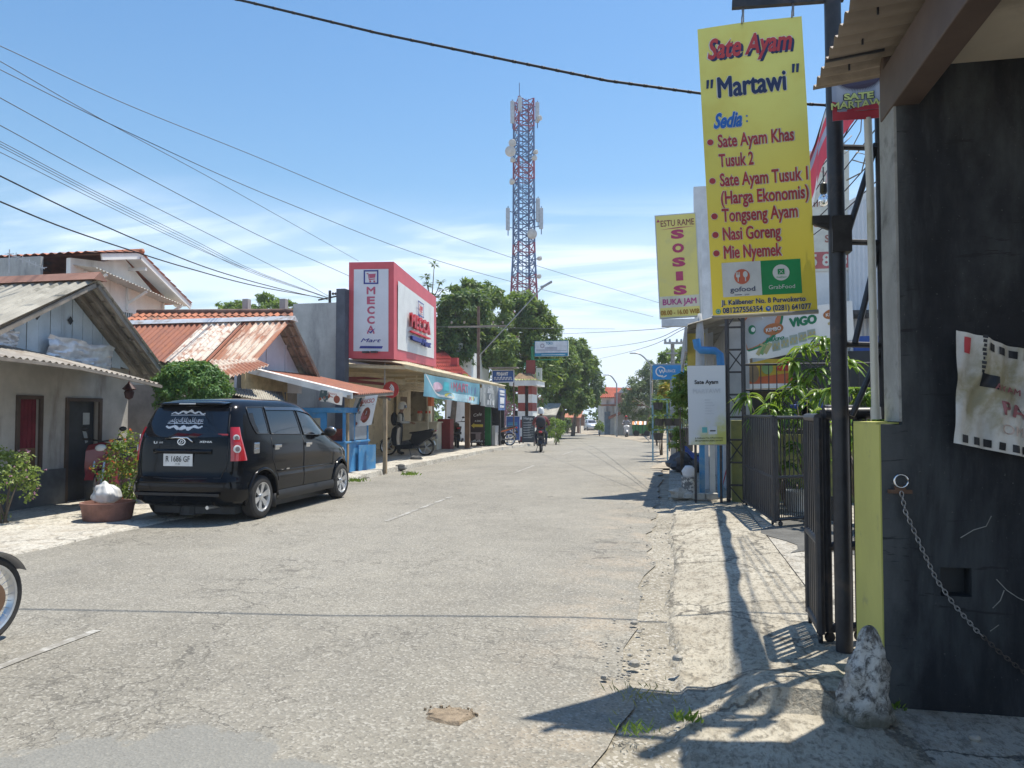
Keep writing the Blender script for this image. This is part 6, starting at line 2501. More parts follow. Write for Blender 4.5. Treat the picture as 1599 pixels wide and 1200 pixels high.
def motorcycle(label, loc, rz, paint, accent=None, scooter=False, spoked=False, group='motorcycles in the street'):
    r = thing('motorcycle', label, 'motorcycle', loc, rz, group)
    Rw = .285
    wd = .125 if scooter else .085
    bike_wheel(r, -.62, Rw, spoked, wd)
    fw = bike_wheel(r, .63, Rw, spoked, wd)
    mb = MB()
    mb.lathe([(.001, .052), (.115, .052), (.115, .057), (.001, .057)], 28, (0, .63, Rw), (1, 0, 0), caps=False)
    for k in range(3):
        pass
    mb.build('brake_disc', mat('brake_bronze', (.25, .16, .11), .45, .8), fw, smooth=40, world=False)
    mb = MB()
    hx, hy, hz = 0, .36, .98
    for s_ in (-1, 1):
        mb.tube([(s_ * .075, .63, Rw), (s_ * .075, .50, .62), (s_ * .07, hy, hz - .08)], [.022, .024, .018], 8)
    mb.build('fork', ALLOY, r, smooth=40, world=False)
    mb = MB()
    mb.grid(lambda u, v: V(((v - .5) * .13, .63 + (Rw + .03 - .02 * abs(v - .5)) * math.cos(R(28 + 100 * u)), Rw + (Rw + .03 - .02 * abs(v - .5)) * math.sin(R(28 + 100 * u)))), 12, 4)
    mb.grid(lambda u, v: V(((v - .5) * .13, -.62 + (Rw + .04) * math.cos(R(60 + 110 * u)), Rw + (Rw + .04) * math.sin(R(60 + 110 * u)))), 12, 4)
    mb.build('fender', paint, r, smooth=True, world=False)
    mb = MB()
    mb.tube([(-.33, hy - .12, hz + .06), (-.14, hy - .02, hz + .05), (0, hy, hz + .03), (.14, hy - .02, hz + .05), (.33, hy - .12, hz + .06)], .013, 8)
    for s_ in (-1, 1):
        mb.tube([(s_ * .22, hy - .07, hz + .06), (s_ * .34, hy - .12, hz + .06)], .019, 8)
    hb = mb.build('handlebar', TRIM, r, smooth=40, world=False)
    for s_ in (-1, 1):
        mb = MB()
        mb.tube([(s_ * .2, hy - .06, hz + .06), (s_ * .27, hy - .04, hz + .2)], .006, 5)
        mb.blob((s_ * .29, hy - .05, hz + .23), .055, 10, 0, 0, None, (1.1, .4, .75))
        mb.build('mirror', TRIM, hb, smooth=True, world=False)
    mb = MB()
    if scooter:
        side_prism(mb, [(.28, .26), (.44, .30), (.50, .62), (.46, .90), (.34, 1.0), (.24, .92), (.28, .62)], -.22, .22)
        side_prism(mb, [(-.30, .22), (.34, .20), (.36, .34), (-.25, .40)], -.20, .20)
        side_prism(mb, [(-1.0, .80), (-.92, .62), (-.62, .46), (-.36, .30), (-.14, .36), (-.10, .52), (-.16, .72), (-.85, .84)], -.20, .20)
    else:
        side_prism(mb, [(.34, .78), (.38, .95), (.30, 1.0), (.16, .86), (-.02, .70), (-.1, .56), (.08, .46), (.26, .56)], -.12, .12)
        side_prism(mb, [(-.95, .86), (-.90, .80), (-.45, .62), (-.1, .54), (-.05, .70), (-.5, .74)], -.12, .12)
    bd = mb.build('body', paint, r, smooth=30, world=False)
    if accent:
        mb = MB()
        for s_ in (-1, 1):
            mb.prism([(s_ * .125, -.92, .82), (s_ * .125, -.45, .66), (s_ * .125, -.15, .60), (s_ * .125, -.2, .66), (s_ * .125, -.6, .76)], (s_ * .006, 0, 0))
            mb.prism([(s_ * .125, .30, .80), (s_ * .125, .33, .93), (s_ * .125, .10, .74), (s_ * .125, .06, .62)], (s_ * .006, 0, 0))
        mb.build('decal', accent, bd, world=False)
    mb = MB()
    side_prism(mb, [(-.88, .82), (-.5, .765), (-.16, .70), (-.06, .72), (-.12, .76), (-.45, .80), (-.85, .87)], -.13, .13, None, .96)
    mb.build('seat', mat('seat_vinyl', (.02, .02, .021), .5), r, smooth=30, world=False)
    mb = MB()
    side_prism(mb, [(-.22, .22), (.12, .20), (.2, .34), (.16, .48), (-.1, .52), (-.26, .40)], -.14, .14)
    mb.tube([(.16, .0, .26), (.17, -.35, .24), (.17, -.60, .30), (.17, -.86, .36)], [.018, .02, .045, .05], 10)
    mb.tube([(-.2, .1, .26), (.2, .1, .26)], .014, 6)
    mb.tube([(-.12, -.1, .25), (-.2, -.18, .02)], .012, 6)
    mb.bar((.09, -.62, Rw), (.09, -.05, .3), .03, .06)
    mb.bar((-.09, -.62, Rw), (-.09, -.05, .3), .03, .06)
    mb.build('engine', mat('engine_metal', (.13, .13, .135), .45, .6, var=.3, sc_=12), r, smooth=30, world=False)
    mb = MB()
    mb.blob((0, .42, .90), .085, 14, 0, 0, None, (1.1, .7, .8))
    mb.build('headlight', LENS_W, r, smooth=True, world=False)
    mb = MB()
    mb.blob((0, -.95, .79), .062, 14, 0, 0, None, (1.25, .55, .7))
    tl = mb.build('tail_light', LENS_R, r, smooth=True, world=False)
    mb = MB()
    mb.box((0, -.965, .60), (.25, .006, .105))
    mb.bar((0, -.92, .75), (0, -.96, .55), .06, .012)
    mb.build('number_plate', mat('dark_plate', (.05, .055, .06), .5), r, world=False)
    return r


SPINE = mat('unused', (.5, .5, .5))


def figure(parent, J, mats_of):
    """One continuous skinned body. J: name -> (pos, radius, link); mats_of: name -> material slot."""
    names = list(J)
    me = bpy.data.meshes.new('body')
    me.from_pydata([J[n][0] for n in names], [(names.index(n), names.index(J[n][2])) for n in names if J[n][2]], [])
    o = bpy.data.objects.new('body', me)
    C.objects.link(o)
    sk = o.modifiers.new('skin', 'SKIN')
    sk.use_smooth_shade = True
    for i, n in enumerate(names):
        sv = me.skin_vertices[0].data[i]
        r = J[n][1]
        sv.radius = r if isinstance(r, tuple) else (r, r)
        sv.use_root = (n == 'pelvis')
    su = o.modifiers.new('sub', 'SUBSURF')
    su.levels = su.render_levels = 1
    bpy.context.view_layer.update()
    m2 = bpy.data.meshes.new_from_object(o.evaluated_get(bpy.context.evaluated_depsgraph_get()))
    o.modifiers.clear()
    o.data = m2
    bpy.data.meshes.remove(me)
    m2.materials.clear()
    slots = []
    for n in names:
        if mats_of(n) not in slots:
            slots.append(mats_of(n))
    for m_ in slots:
        m2.materials.append(m_)
    P = [(V(J[n][0]), V(J[J[n][2]][0]) if J[n][2] else V(J[n][0]), n) for n in names]
    idx = []
    for f in m2.polygons:
        c = f.center
        best, bn = 9, names[0]
        for a, b, n in P:
            d = b - a
            t = max(0, min(1, (c - a).dot(d) / d.length_squared)) if d.length_squared > 0 else 0
            L = (c - a - d * t).length - (.05 if t < .01 else 0) * 0
            if L < best:
                best, bn = L, n
        idx.append(slots.index(mats_of(bn)))
    m2.polygons.foreach_set('material_index', idx)
    m2.polygons.foreach_set('use_smooth', [True] * len(idx))
    o.parent = parent
    return o


SKIN = mat('brown_skin', (.30, .16, .10), .6, var=.08)


def hand(J, tag_, wrist, palm_dir, curl, side):
    d = V(palm_dir).normalized()
    c = V(curl).normalized()
    x = d.cross(c).normalized()
    w_ = V(wrist)
    J[tag_ + 'palm'] = (w_ + d * .05, (.030, .018), tag_ + 'wrist')
    J[tag_ + 'knuckle'] = (w_ + d * .085, (.034, .016), tag_ + 'palm')
    for k in range(4):
        o = x * (.026 - .0175 * k)
        L = (.036, .042, .04, .03)[k]
        p1 = w_ + d * (.10 + L * .35) + o
        J[tag_ + 'finger%da' % k] = (p1, .0095, tag_ + 'knuckle')
        J[tag_ + 'finger%db' % k] = (p1 + c * L * .8 + d * L * .2, .0085, tag_ + 'finger%da' % k)
        J[tag_ + 'finger%dc' % k] = (p1 + c * L * 1.3 - d * L * .5, .0075, tag_ + 'finger%db' % k)
    J[tag_ + 'thumba'] = (w_ + d * .05 + x * .045 + c * .012, .011, tag_ + 'palm')
    J[tag_ + 'thumbb'] = (w_ + d * .085 + x * .05 + c * .03, .0095, tag_ + 'thumba')


def rider(label, loc, rz, jacket, trousers, helmet, backpack=None, lean=0.0, stand=False, sleeve=None):
    r = thing('person', label, 'person', loc, rz)
    J = {}
    if not stand:
        J['pelvis'] = (V((0, -.30, .86)), (.155, .12), None)
        J['belly'] = (V((0, -.27, 1.02)), (.15, .11), 'pelvis')
        J['chest'] = (V((0, -.20, 1.22)), (.165, .115), 'belly')
        J['neckbase'] = (V((0, -.15, 1.37)), (.085, .07), 'chest')
        J['neck'] = (V((0, -.125, 1.43)), .052, 'neckbase')
        J['head'] = (V((0, -.10, 1.54)), (.078, .095), 'neck')
        J['crown'] = (V((0, -.10, 1.63)), (.06, .075), 'head')
    else:
        J['pelvis'] = (V((0, 0, .92)), (.15, .11), None)
        J['belly'] = (V((0, .0, 1.05)), (.145, .105), 'pelvis')
        J['chest'] = (V((0, .03, 1.24)), (.165, .11), 'belly')
        J['neckbase'] = (V((0, .06, 1.39)), (.085, .07), 'chest')
        J['neck'] = (V((0, .075, 1.45)), .052, 'neckbase')
        J['head'] = (V((0, .10, 1.56)), (.078, .095), 'neck')
        J['crown'] = (V((0, .10, 1.65)), (.06, .075), 'head')
    hd = J['head'][0]
    for s_, n in ((-1, 'left_'), (1, 'right_')):
        c = J['chest'][0]
        J[n + 'shoulder'] = (c + V((s_ * .19, .02, .08)), .075, 'chest')
        if not stand:
            el, wr = V((s_ * .31, .02, 1.08)), V((s_ * .29, .17, 1.06))
        else:
            el, wr = c + V((s_ * .27, .06, -.17)), c + V((s_ * .16, .34, -.18))
        J[n + 'elbow'] = (el, .052, n + 'shoulder')
        J[n + 'wrist'] = (wr, .033, n + 'elbow')
        hand(J, n, wr, (0, 1, -.1), (0, .1, -1), s_)
        p = J['pelvis'][0]
        J[n + 'hip'] = (p + V((s_ * .10, .02, -.04)), .098, 'pelvis')
        if not stand:
            J[n + 'knee'] = (V((s_ * .20, .10, .73)), .066, n + 'hip')
            J[n + 'ankle'] = (V((s_ * .19, .02, .36)), .042, n + 'knee')
            J[n + 'toe'] = (V((s_ * .21, .20, .30)), (.042, .032), n + 'ankle')
        else:
            J[n + 'knee'] = (V((s_ * .12, .03, .50)), .062, n + 'hip')
            J[n + 'ankle'] = (V((s_ * .12, -.02, .09)), .042, n + 'knee')
            J[n + 'toe'] = (V((s_ * .14, .15, .035)), (.042, .03), n + 'ankle')
    sv = sleeve or jacket
    shoe = mat('dark_shoe', (.05, .045, .04), .6)

    def mo(n):
        if 'finger' in n or 'thumb' in n or 'palm' in n or 'knuckle' in n or n in ('neck', 'head', 'crown'):
            return SKIN
        if 'wrist' in n or 'elbow' in n:
            return sv
        if 'toe' in n:
            return shoe
        if 'ankle' in n or 'knee' in n or 'hip' in n or n == 'pelvis':
            return trousers
        return jacket
    figure(r, J, mo)
    mb = MB()
    mb.tube([hd + V((0, .085, .01)), hd + V((0, .115, -.02))], [.008, .014], 6)
    for s_ in (-1, 1):
        mb.blob(hd + V((s_ * .032, .088, .02)), .011, 8, 0)
        mb.blob(hd + V((s_ * .08, 0, 0)), .022, 8, 0, 0, None, (.5, 1, 1.4))
    mb.bar(hd + V((-.022, .094, -.05)), hd + V((.022, .094, -.05)), .008)
    mb.build('face', mat('face_detail', (.20, .10, .07), .6), r, world=False, smooth=True)
    mb = MB()
    c = hd + V((0, -.005, .045))

    def hel(u, v):
        a, t = u * 2 * math.pi, v
        fr = math.sin(a)
        lowz = -.11 if fr < .45 else -.11 + .12 * min(1, (fr - .45) / .2)
        ph = math.pi / 2 * (1 - t)
        rr = .138 * math.cos(ph * .98) if t > .0 else .138
        z = lowz + (.15 - lowz) * math.sin((1 - ph / (math.pi / 2)) * 0 + (math.pi / 2 * t))
        q = .138 * math.cos(math.pi / 2 * t * .985) ** .55
        return c + V((q * .93 * math.cos(a), q * 1.06 * math.sin(a), z))
    mb.grid(hel, 28, 12)
    ho = mb.build('helmet', helmet, r, world=False, smooth=True)
    mb = MB()
    mb.grid(lambda u, v: c + V((.14 * math.cos(R(35 + 110 * u)), .155 * math.sin(R(35 + 110 * u)), .03 - .10 * v)), 14, 3)
    mb.build('visor', mat('smoke_visor', (.03, .035, .045), .08), ho, world=False, smooth=True)
    if backpack:
        mb = MB()
        cc = J['chest'][0] + V((0, -.2, -.06))
        mb.blob(cc, .2, 16, .06, 2, None, (.95, .55, 1.15))
        mb.build('backpack', backpack, r, world=False, smooth=True)
    return r


BLK = mat('black_bike_paint', (.018, .019, .022), .3, var=.2, coat=.6)
DKJ = mat('black_jacket', (.022, .024, .028), .8, var=.2)
MARN = mat('maroon_jacket', (.20, .055, .06), .8, var=.2)
DEN = mat('dark_denim', (.035, .045, .07), .85, var=.2)
HELW = mat('white_helmet', (.70, .70, .68), .25, var=.05, coat=.5)

q = pG(845, 706)
motorcycle('black motorcycle with red tail light ridden away down the middle of the street', q, R(8), BLK, None)
rider('rider in white helmet, maroon top and dark backpack on the motorcycle heading away', q, R(8), MARN, DEN, HELW, mat('dark_backpack', (.03, .032, .04), .7))
q = pG(978, 683)
motorcycle('white-fronted scooter coming towards the camera far down the street', q, R(188), mat('white_scooter', (.55, .54, .54), .4), None, True)
rider('far rider in red helmet and grey jacket coming towards the camera', q, R(188), mat('grey_jacket', (.25, .26, .30), .8), DEN, mat('red_helmet', (.45, .03, .03), .3))

q0 = pG(665, 712, .12)
ax = V((-1, -.06, 0)).normalized()
mid = q0 + ax * .62
rzz = math.atan2(-ax.x, ax.y)
motorcycle('large black scooter parked across the pavement before the shop, front wheel to the door', mid, rzz, BLK, None, True)
rider('person in white helmet, black vest and grey sleeves standing behind the parked black scooter', mid + ax * .42 + V((0, .42, 0)), R(-80), DKJ, DKJ, HELW, mat('dark_backpack', (.03, .032, .04)), stand=True, sleeve=mat('grey_sleeve', (.50, .50, .48), .8))
q = pG(713, 699, .12)
motorcycle('dark motorcycle parked under the awning behind the timber post', q, R(20), BLK, mat('grey_decal', (.3, .3, .3)))
q = pG(775, 697, .1)
motorcycle('motorcycle with orange-red tail panels parked before the blue price board', q, R(125), BLK, mat('orange_decal', (.55, .13, .04), .4))
# dark red scooter half hidden behind the flowering shrub
q = V((-9.15, 11.15, .03))
motorcycle('dark red scooter parked in the porch behind the flowering shrub', q, R(200), mat('dark_red_paint', (.22, .02, .03), .3, coat=.5), None, True)
# front of a motorcycle entering at the left edge
motorcycle('chrome-rimmed motorcycle entering the picture, only its front wheel in view', (-4.33, 3.53, .015), 0, mat('dark_blue_fender', (.02, .03, .06), .3, coat=.5), None, False, True)
rider('rider of the chrome-rimmed motorcycle, in dark jacket and white helmet', (-4.33, 3.53, .015), 0, DKJ, DEN, HELW)
# ------------------------------------------------------------------ far side, vegetation, tower, poles, cables
# second car, far down the street
q = pG(919, 672)
c2 = dup(car)
c2.location = q
c2.rotation_euler = (0, 0, R(196))
tag(c2, 'small silver car parked far down the street, facing the camera', 'car')
SILC = mat('silver_car_paint', (.55, .57, .60), .3, .3, var=.05, coat=.5)


def repaint(o):
    for sl in o.material_slots:
        if sl.material == CARP:
            sl.link = 'OBJECT'
            sl.material = SILC
    for ch in o.children:
        repaint(ch)


repaint(c2)

LEAF_A = leafmat('leaf_mango', (.045, .10, .028), (.19, .28, .075), .38, accent=(.24, .30, .07))
LEAF_B = leafmat('leaf_dark', (.03, .075, .028), (.12, .20, .06), .34)
LEAF_C = leafmat('leaf_bright', (.08, .17, .025), (.23, .33, .06), .4)
LEAF_T = leafmat('leaf_topiary', (.04, .12, .03), (.15, .28, .07), .28)
LEAF_L = leafmat('leaf_long', (.06, .15, .015), (.20, .33, .05), .45, .35, (.22, .30, .06), .85)
BARK = mat('bark', (.16, .13, .10), .95, var=.3, sc_=6, bump=.6)


def leafquad(mb, p, d, n, L, W, mi=0):
    """A folded leaf blade from p along d."""
    x = d.cross(n)
    if x.length < 1e-4:
        return
    x = x.normalized() * (W / 2)
    m_ = p + d * (L * .45)
    a = mb.vert(p)
    b = mb.vert(m_ + x + n * W * .12)
    c = mb.vert(p + d * L)
    e = mb.vert(m_ - x + n * W * .12)
    mb.face((a, b, c, e), mi)


def rdir(rg):
    while True:
        v = V((rg.uniform(-1, 1), rg.uniform(-1, 1), rg.uniform(-1, 1)))
        if .05 < v.length < 1:
            return v.normalized()


def foliage(mb, ells, ncl, per, L, W, rg, cr=.22, mi=0, up=.35, inner=.62):
    """Clumps of leaves through the shell of each ellipsoid (centre, radii)."""
    cls = []
    tot = sum(r.x * r.z for c, r in ells)
    for c, r in ells:
        for _ in range(max(3, int(ncl * r.x * r.z / tot))):
            d = rdir(rg)
            if d.z < -.55 and rg.random() < .6:
                d.z = -d.z
            q = inner + (1.02 - inner) * rg.random() ** .6
            q *= 1 + .22 * noise.noise(d * 2.3 + c)
            cls.append((c + V((d.x * r.x, d.y * r.y, d.z * r.z)) * q, d, cr * (r.x + r.z) / 2 * rg.uniform(.7, 1.3)))
    for c, d, rr in cls:
        for _ in range(per):
            e = rdir(rg)
            o = (e + d * .5)
            o = o.normalized()
            p = c + V((o.x, o.y, o.z * .75)) * rr * rg.uniform(.45, 1.05)
            n = (o + V((0, 0, up)) + rdir(rg) * .7).normalized()
            t = (rdir(rg) + V((0, 0, -.45)))
            t = (t - n * t.dot(n))
            if t.length > .1:
                k = rg.uniform(.7, 1.25)
                leafquad(mb, p, t.normalized(), n, L * k, W * k, mi)
    return cls


def tree(name, label, base, ells, ncl, per, L, W, leaf, rg, trunk=.16, group=None, cat='tree', cr=.22, inner=.62, limbs=9):
    h = thing(name, label, cat, base, 0, group)
    mb = MB()
    cls = foliage(mb, ells, ncl, per, L, W, rg, cr, inner=inner)
    mb.build('crown', leaf, h)
    mb = MB()
    top = sum((c for c, r in ells), V((0, 0, 0))) / len(ells)
    b = V(base)
    m1 = b.lerp(top, .5) + V((rg.uniform(-.15, .15), rg.uniform(-.15, .15), 0)) * (top.z - b.z) * .2
    mb.tube([b, b.lerp(m1, .5), m1, top], [trunk, trunk * .8, trunk * .62, trunk * .25], 9)
    for c, d, rr in rg.sample(cls, min(limbs, len(cls))):
        s_ = m1.lerp(top, rg.random() * .7)
        mb.tube([s_, s_.lerp(c, .5) + V((0, 0, -.05)), c], [trunk * .32, trunk * .2, trunk * .06], 6)
    mb.build('trunk', BARK, h, smooth=True)
    return h


def ell(x0, y0, x1, y1, d, dep=1.0):
    c = pD((x0 + x1) / 2, (y0 + y1) / 2, d)
    rx, rz = (x1 - x0) / 2 * d / F, (y1 - y0) / 2 * d / F
    return (c, V((rx, rx * dep, rz)))


def ground_under(c, dx=0.0):
    return V((c.x + dx, c.y, gz(c.y)))


rg = random.Random(5)
E_ = ell
TR = [
    ('dark branching tree with an open trunk rising behind the red framed sign', [E_(672, 490, 735, 590, 41), E_(690, 452, 765, 520, 41), E_(676, 510, 712, 592, 40), E_(705, 500, 745, 580, 42)], 200, 60, .30, .13, LEAF_B, .62),
    ('broad mid-green tree beside the lattice tower, behind the street lamp arm', [E_(735, 452, 800, 530, 45), E_(740, 510, 805, 610, 44), E_(700, 442, 770, 480, 46), E_(690, 500, 760, 590, 43)], 220, 60, .32, .13, LEAF_A, .62),
    ('leafy mango tree hiding the foot of the lattice tower', [E_(778, 456, 846, 540, 48), E_(775, 530, 872, 635, 47), E_(828, 492, 876, 580, 49), E_(810, 470, 850, 540, 47)], 270, 60, .33, .13, LEAF_A, .62),
    ('full dark-green tree overhanging the street beyond the TOKO sign', [E_(842, 535, 900, 640, 55), E_(868, 530, 926, 610, 58), E_(858, 600, 922, 648, 57)], 240, 60, .36, .15, LEAF_A, .6),
    ('farthest street-side tree left of the white far house', [E_(866, 600, 922, 642, 66), E_(895, 560, 938, 640, 68)], 130, 60, .40, .17, LEAF_B, .6),
    ('silvery-green roadside tree behind the blue sign on the right', [E_(972, 592, 1036, 670, 69), E_(992, 568, 1055, 640, 69), E_(1018, 605, 1066, 690, 46)], 260, 60, .26, .10, leafmat('leaf_silver', (.07, .12, .06), (.22, .28, .15), .32), .6),
    ('light green tree behind the utility pole on the right', [E_(1030, 545, 1085, 610, 55), E_(1045, 560, 1100, 640, 54)], 110, 55, .3, .13, LEAF_C, .6),
    ('round light-green tree top above the tiled roofs, left of two', [E_(342, 470, 400, 500, 52)], 45, 50, .25, .11, LEAF_C, .55),
    ('spreading green tree top above the tiled roofs beside the grey wall', [E_(395, 460, 440, 500, 52), E_(425, 468, 465, 500, 53)], 60, 50, .25, .11, LEAF_C, .55),
]
for k, (lb, ells, ncl, per, L, W, lf, inn) in enumerate(TR):
    c = ells[0][0]
    tree('broadleaf_tree', lb, ground_under(c), ells, ncl, per, L, W, lf, rg, .2, 'trees along the street', inner=inn)
# tall thin tree with leaf rosettes behind the sign
h = thing('rosette_tree', 'tall thin tree with separate leaf rosettes rising behind the red framed sign', 'tree', ground_under(pD(676, 500, 36)))
mbl, mbt = MB(), MB()
base = ground_under(pD(676, 500, 36))
fork_ = pD(674, 470, 36)
mbt.tube([base, fork_], [.09, .05], 7)
for x_, y_ in ((678, 413), (664, 432), (668, 445), (688, 440), (692, 452), (660, 455), (680, 462)):
    tp = pD(x_, y_, 36)
    mbt.tube([fork_, fork_.lerp(tp, .6) + V((0, 0, -.1)), tp], [.03, .022, .015], 5)
    for q in range(26):
        a = rg.uniform(0, 6.28)
        d = V((math.cos(a), math.sin(a), rg.uniform(-.7, .6))).normalized()
        leafquad(mbl, tp + d * .05, d, (V((0, 0, 1)) + rdir(rg) * .3).normalized(), rg.uniform(.22, .36), .09)
mbl.build('crown', LEAF_B, h)
mbt.build('trunk', BARK, h, smooth=True)

# far wood behind everything, reads as one mass
mb = MB()
el = []
for k in range(26):
    px_ = 560 + 24 * k if k < 14 else 940 + 12 * (k - 14)
    d = rg.uniform(95, 130)
    el.append(E_(px_ - 26, 628 - rg.uniform(0, 22), px_ + 26, 672, d))
foliage(mb, el, 420, 40, .7, .3, rg, .3)
setting(mb.build('far_trees', LEAF_B), 'stuff')


def bush(name, label, px_, py_, d, rx, ry, n, per, L, W, leaf, cat='shrub', base_py=None, group=None, flowers=None, cr=.3, inner=.45, stems=6):
    c = pD(px_, py_, d)
    r = V((rx * d / F, rx * d / F, ry * d / F))
    b = V((c.x, c.y, gz(c.y) + .02))
    h = thing(name, label, cat, b, 0, group)
    mb = MB()
    cls = foliage(mb, [(c, r)], n, per, L, W, rg, cr, inner=inner)
    mb.build('foliage', leaf, h)
    mb = MB()
    for q, d_, rr in rg.sample(cls, min(stems, len(cls))):
        mb.tube([b + V((rg.uniform(-.04, .04), rg.uniform(-.04, .04), 0)), b.lerp(q, .55) + V((0, 0, .05)), q], [.016, .010, .004], 5)
    mb.build('stem', BARK, h, smooth=True)
    if flowers:
        mb = MB()
        fm, fn_, fr = flowers
        for _ in range(fn_):
            q, d_, rr = rg.choice(cls)
            p = q + (d_ + rdir(rg) * .6).normalized() * rr
            for k in range(5):
                leafquad(mb, p, rdir(rg), rdir(rg), fr, fr * .8)
        mb.build('flower', fm, h)
    return h


PINKF = mat('pink_petals', (.62, .34, .44), .6, var=.2, transl=.3)
REDF = mat('orange_red_petals', (.62, .13, .04), .6, var=.3, transl=.3)
h = bush('flowering_shrub', 'loose shrub with small pink flowers at the left edge before the old house', 8, 752, 10.3, 40, 60, 46, 42, .05, .03, leafmat('leaf_lantana', (.12, .20, .04), (.32, .38, .11), .4, accent=(.40, .42, .18)), flowers=(PINKF, 46, .022))
h = bush('flowering_shrub', 'green shrub with orange-red flowers between the doorway and the black car', 193, 735, 11.3, 30, 56, 50, 44, .05, .028, leafmat('leaf_ixora', (.05, .11, .02), (.22, .30, .05), .35, accent=(.42, .30, .05), acc=.86), flowers=(REDF, 26, .03))
# clipped round tree behind the car
c = pD(301, 612, 13.6)
tree('topiary_tree', 'clipped round dark-green topiary behind the black car', V((c.x, c.y, 0)), [(c, V((.56, .5, .5)))], 190, 70, .075, .034, LEAF_T, rg, .05, cr=.24, inner=.72)
h = bush('weed', 'tall bright weeds on the left verge beyond the price boards', 868, 672, 40, 14, 20, 26, 40, .16, .05, LEAF_C)
h = bush('shrub', 'tall leafy shrub between the green cart and the pot rack', 1026, 666, 38, 11, 16, 34, 40, .16, .07, LEAF_A)
h = bush('weed', 'light green garden shrub under the far white house', 936, 668, 66, 6, 9, 16, 30, .2, .08, LEAF_C)
h = bush('weed', 'yellow-green roadside weeds left of the black bin bags', 1058, 688, 19, 11, 16, 24, 36, .10, .03, LEAF_C)
h = bush('shrub', 'green shrub above the hanging black pots on the right', 1032, 634, 27, 14, 14, 30, 40, .12, .06, LEAF_A)
h = bush('shrub', 'bright leafy shrub overhanging the street beside the faded sign', 1065, 618, 18, 12, 34, 30, 36, .13, .06, LEAF_C)
h = bush('shrub', 'shrub with yellow and orange leaves under the blue street sign', 1044, 612, 30, 14, 13, 30, 40, .14, .06, leafmat('leaf_croton', (.30, .20, .02), (.50, .38, .04), .3, accent=(.14, .2, .03), acc=.75))
h = bush('shrub', 'added dark shrub standing in for the shade under the far left trees', 886, 664, 80, 10, 12, 24, 34, .3, .12, LEAF_B)  # added shrub that supplies the dark shade below the trees
h = bush('shrub', 'low leafy hedge shrub behind the green food cart', 1005, 660, 72, 22, 14, 36, 36, .2, .08, LEAF_C)
for (x_, y_, lb, s_) in ((993, 1140, 'small grass tuft at the broken pavement edge, the nearest one', 1.2), (1074, 1122, 'small green weed growing in the near slab joint', .8), (1283, 1052, 'broad-leaved weed sprouting left of the whitewashed stone', .9), (1000, 1085, 'dry yellow grass patch along the broken pavement edge', 1.5), (555, 752, 'weed tuft in the kerb by the blue board', 3),
                         (640, 742, 'weed tuft along the kerb beyond the timber stall post', 3), (320, 800, 'patch of low weeds on the kerb under the black car', 4), (1385, 1100, 'low dark weeds in the corner behind the whitewashed stone', 1.2)):
    p = pZ(x_, y_, .05)
    mb = MB()
    for k in range(70 if s_ > 1 else 46):
        a = rg.uniform(0, 6.28)
        o = V((rg.gauss(0, .035), rg.gauss(0, .028), 0)) * s_ * (1.8 if 'dry' in lb else 1)
        L = rg.uniform(.025, .07) * (1 if s_ < 2 else 2)
        d = V((math.cos(a) * .7, math.sin(a) * .7, rg.uniform(.4, 1.3))).normalized()
        leafquad(mb, p + o + V((0, 0, -.01)), d, V((-d.y, d.x, .4)).normalized(), L, .006 * (1 if s_ < 2 else 2) * (2.5 if 'broad' in lb or 'weed' in lb else 1))
    tag(mb.build('grass_tuft', leafmat('leaf_dry', (.22, .20, .06), (.36, .33, .12), .3) if 'dry' in lb else LEAF_C), lb, 'weed')


def long_plant(label, base, tips, nl, L, W, pot=None):
    h = thing('potted_mango' if pot else 'mango_sapling', label, 'plant', base, 0, 'plants behind the iron gate')
    b = V(base)
    mbl, mbt = MB(), MB()
    for tp in tips:
        mbt.tube([b + V((0, 0, .1)), b.lerp(tp, .5) + V((0, 0, .1)), tp], [.016, .012, .006], 6)
        for k in range(nl):
            a = rg.uniform(0, 6.28)
            d = V((math.cos(a), math.sin(a), rg.uniform(-.1, .75))).normalized()
            side = d.cross(V((0, 0, 1)))
            side = side.normalized() if side.length > .01 else V((1, 0, 0))
            l_, w_ = L * rg.uniform(.6, 1.15), W * rg.uniform(.8, 1.2)
            p = tp + V((0, 0, -rg.random() * .12))
            prev = None
            dr = rg.uniform(.5, 1.1)
            for s_ in range(5):
                t = s_ / 4
                q = p + d * (l_ * t) + V((0, 0, -dr * l_ * t * t))
                hw = w_ * math.sin(.25 + t * 2.75) * .5
                cur = (mbl.vert(q - side * hw + V((0, 0, hw * .5))), mbl.vert(q), mbl.vert(q + side * hw + V((0, 0, hw * .5))))
                if prev:
                    mbl.face((prev[0], prev[1], cur[1], cur[0]))
                    mbl.face((prev[1], prev[2], cur[2], cur[1]))
                prev = cur
    mbl.build('foliage', LEAF_L, h, smooth=True)
    mbt.build('stem', BARK, h, smooth=True)
    if pot:
        mb = MB()
        mb.lathe([(.13, .0), (.17, .26), (.19, .27), (.19, .30), (.16, .30), (.15, .24)], 16, b)
        mb.build('pot', pot, h, smooth=40)
    return h


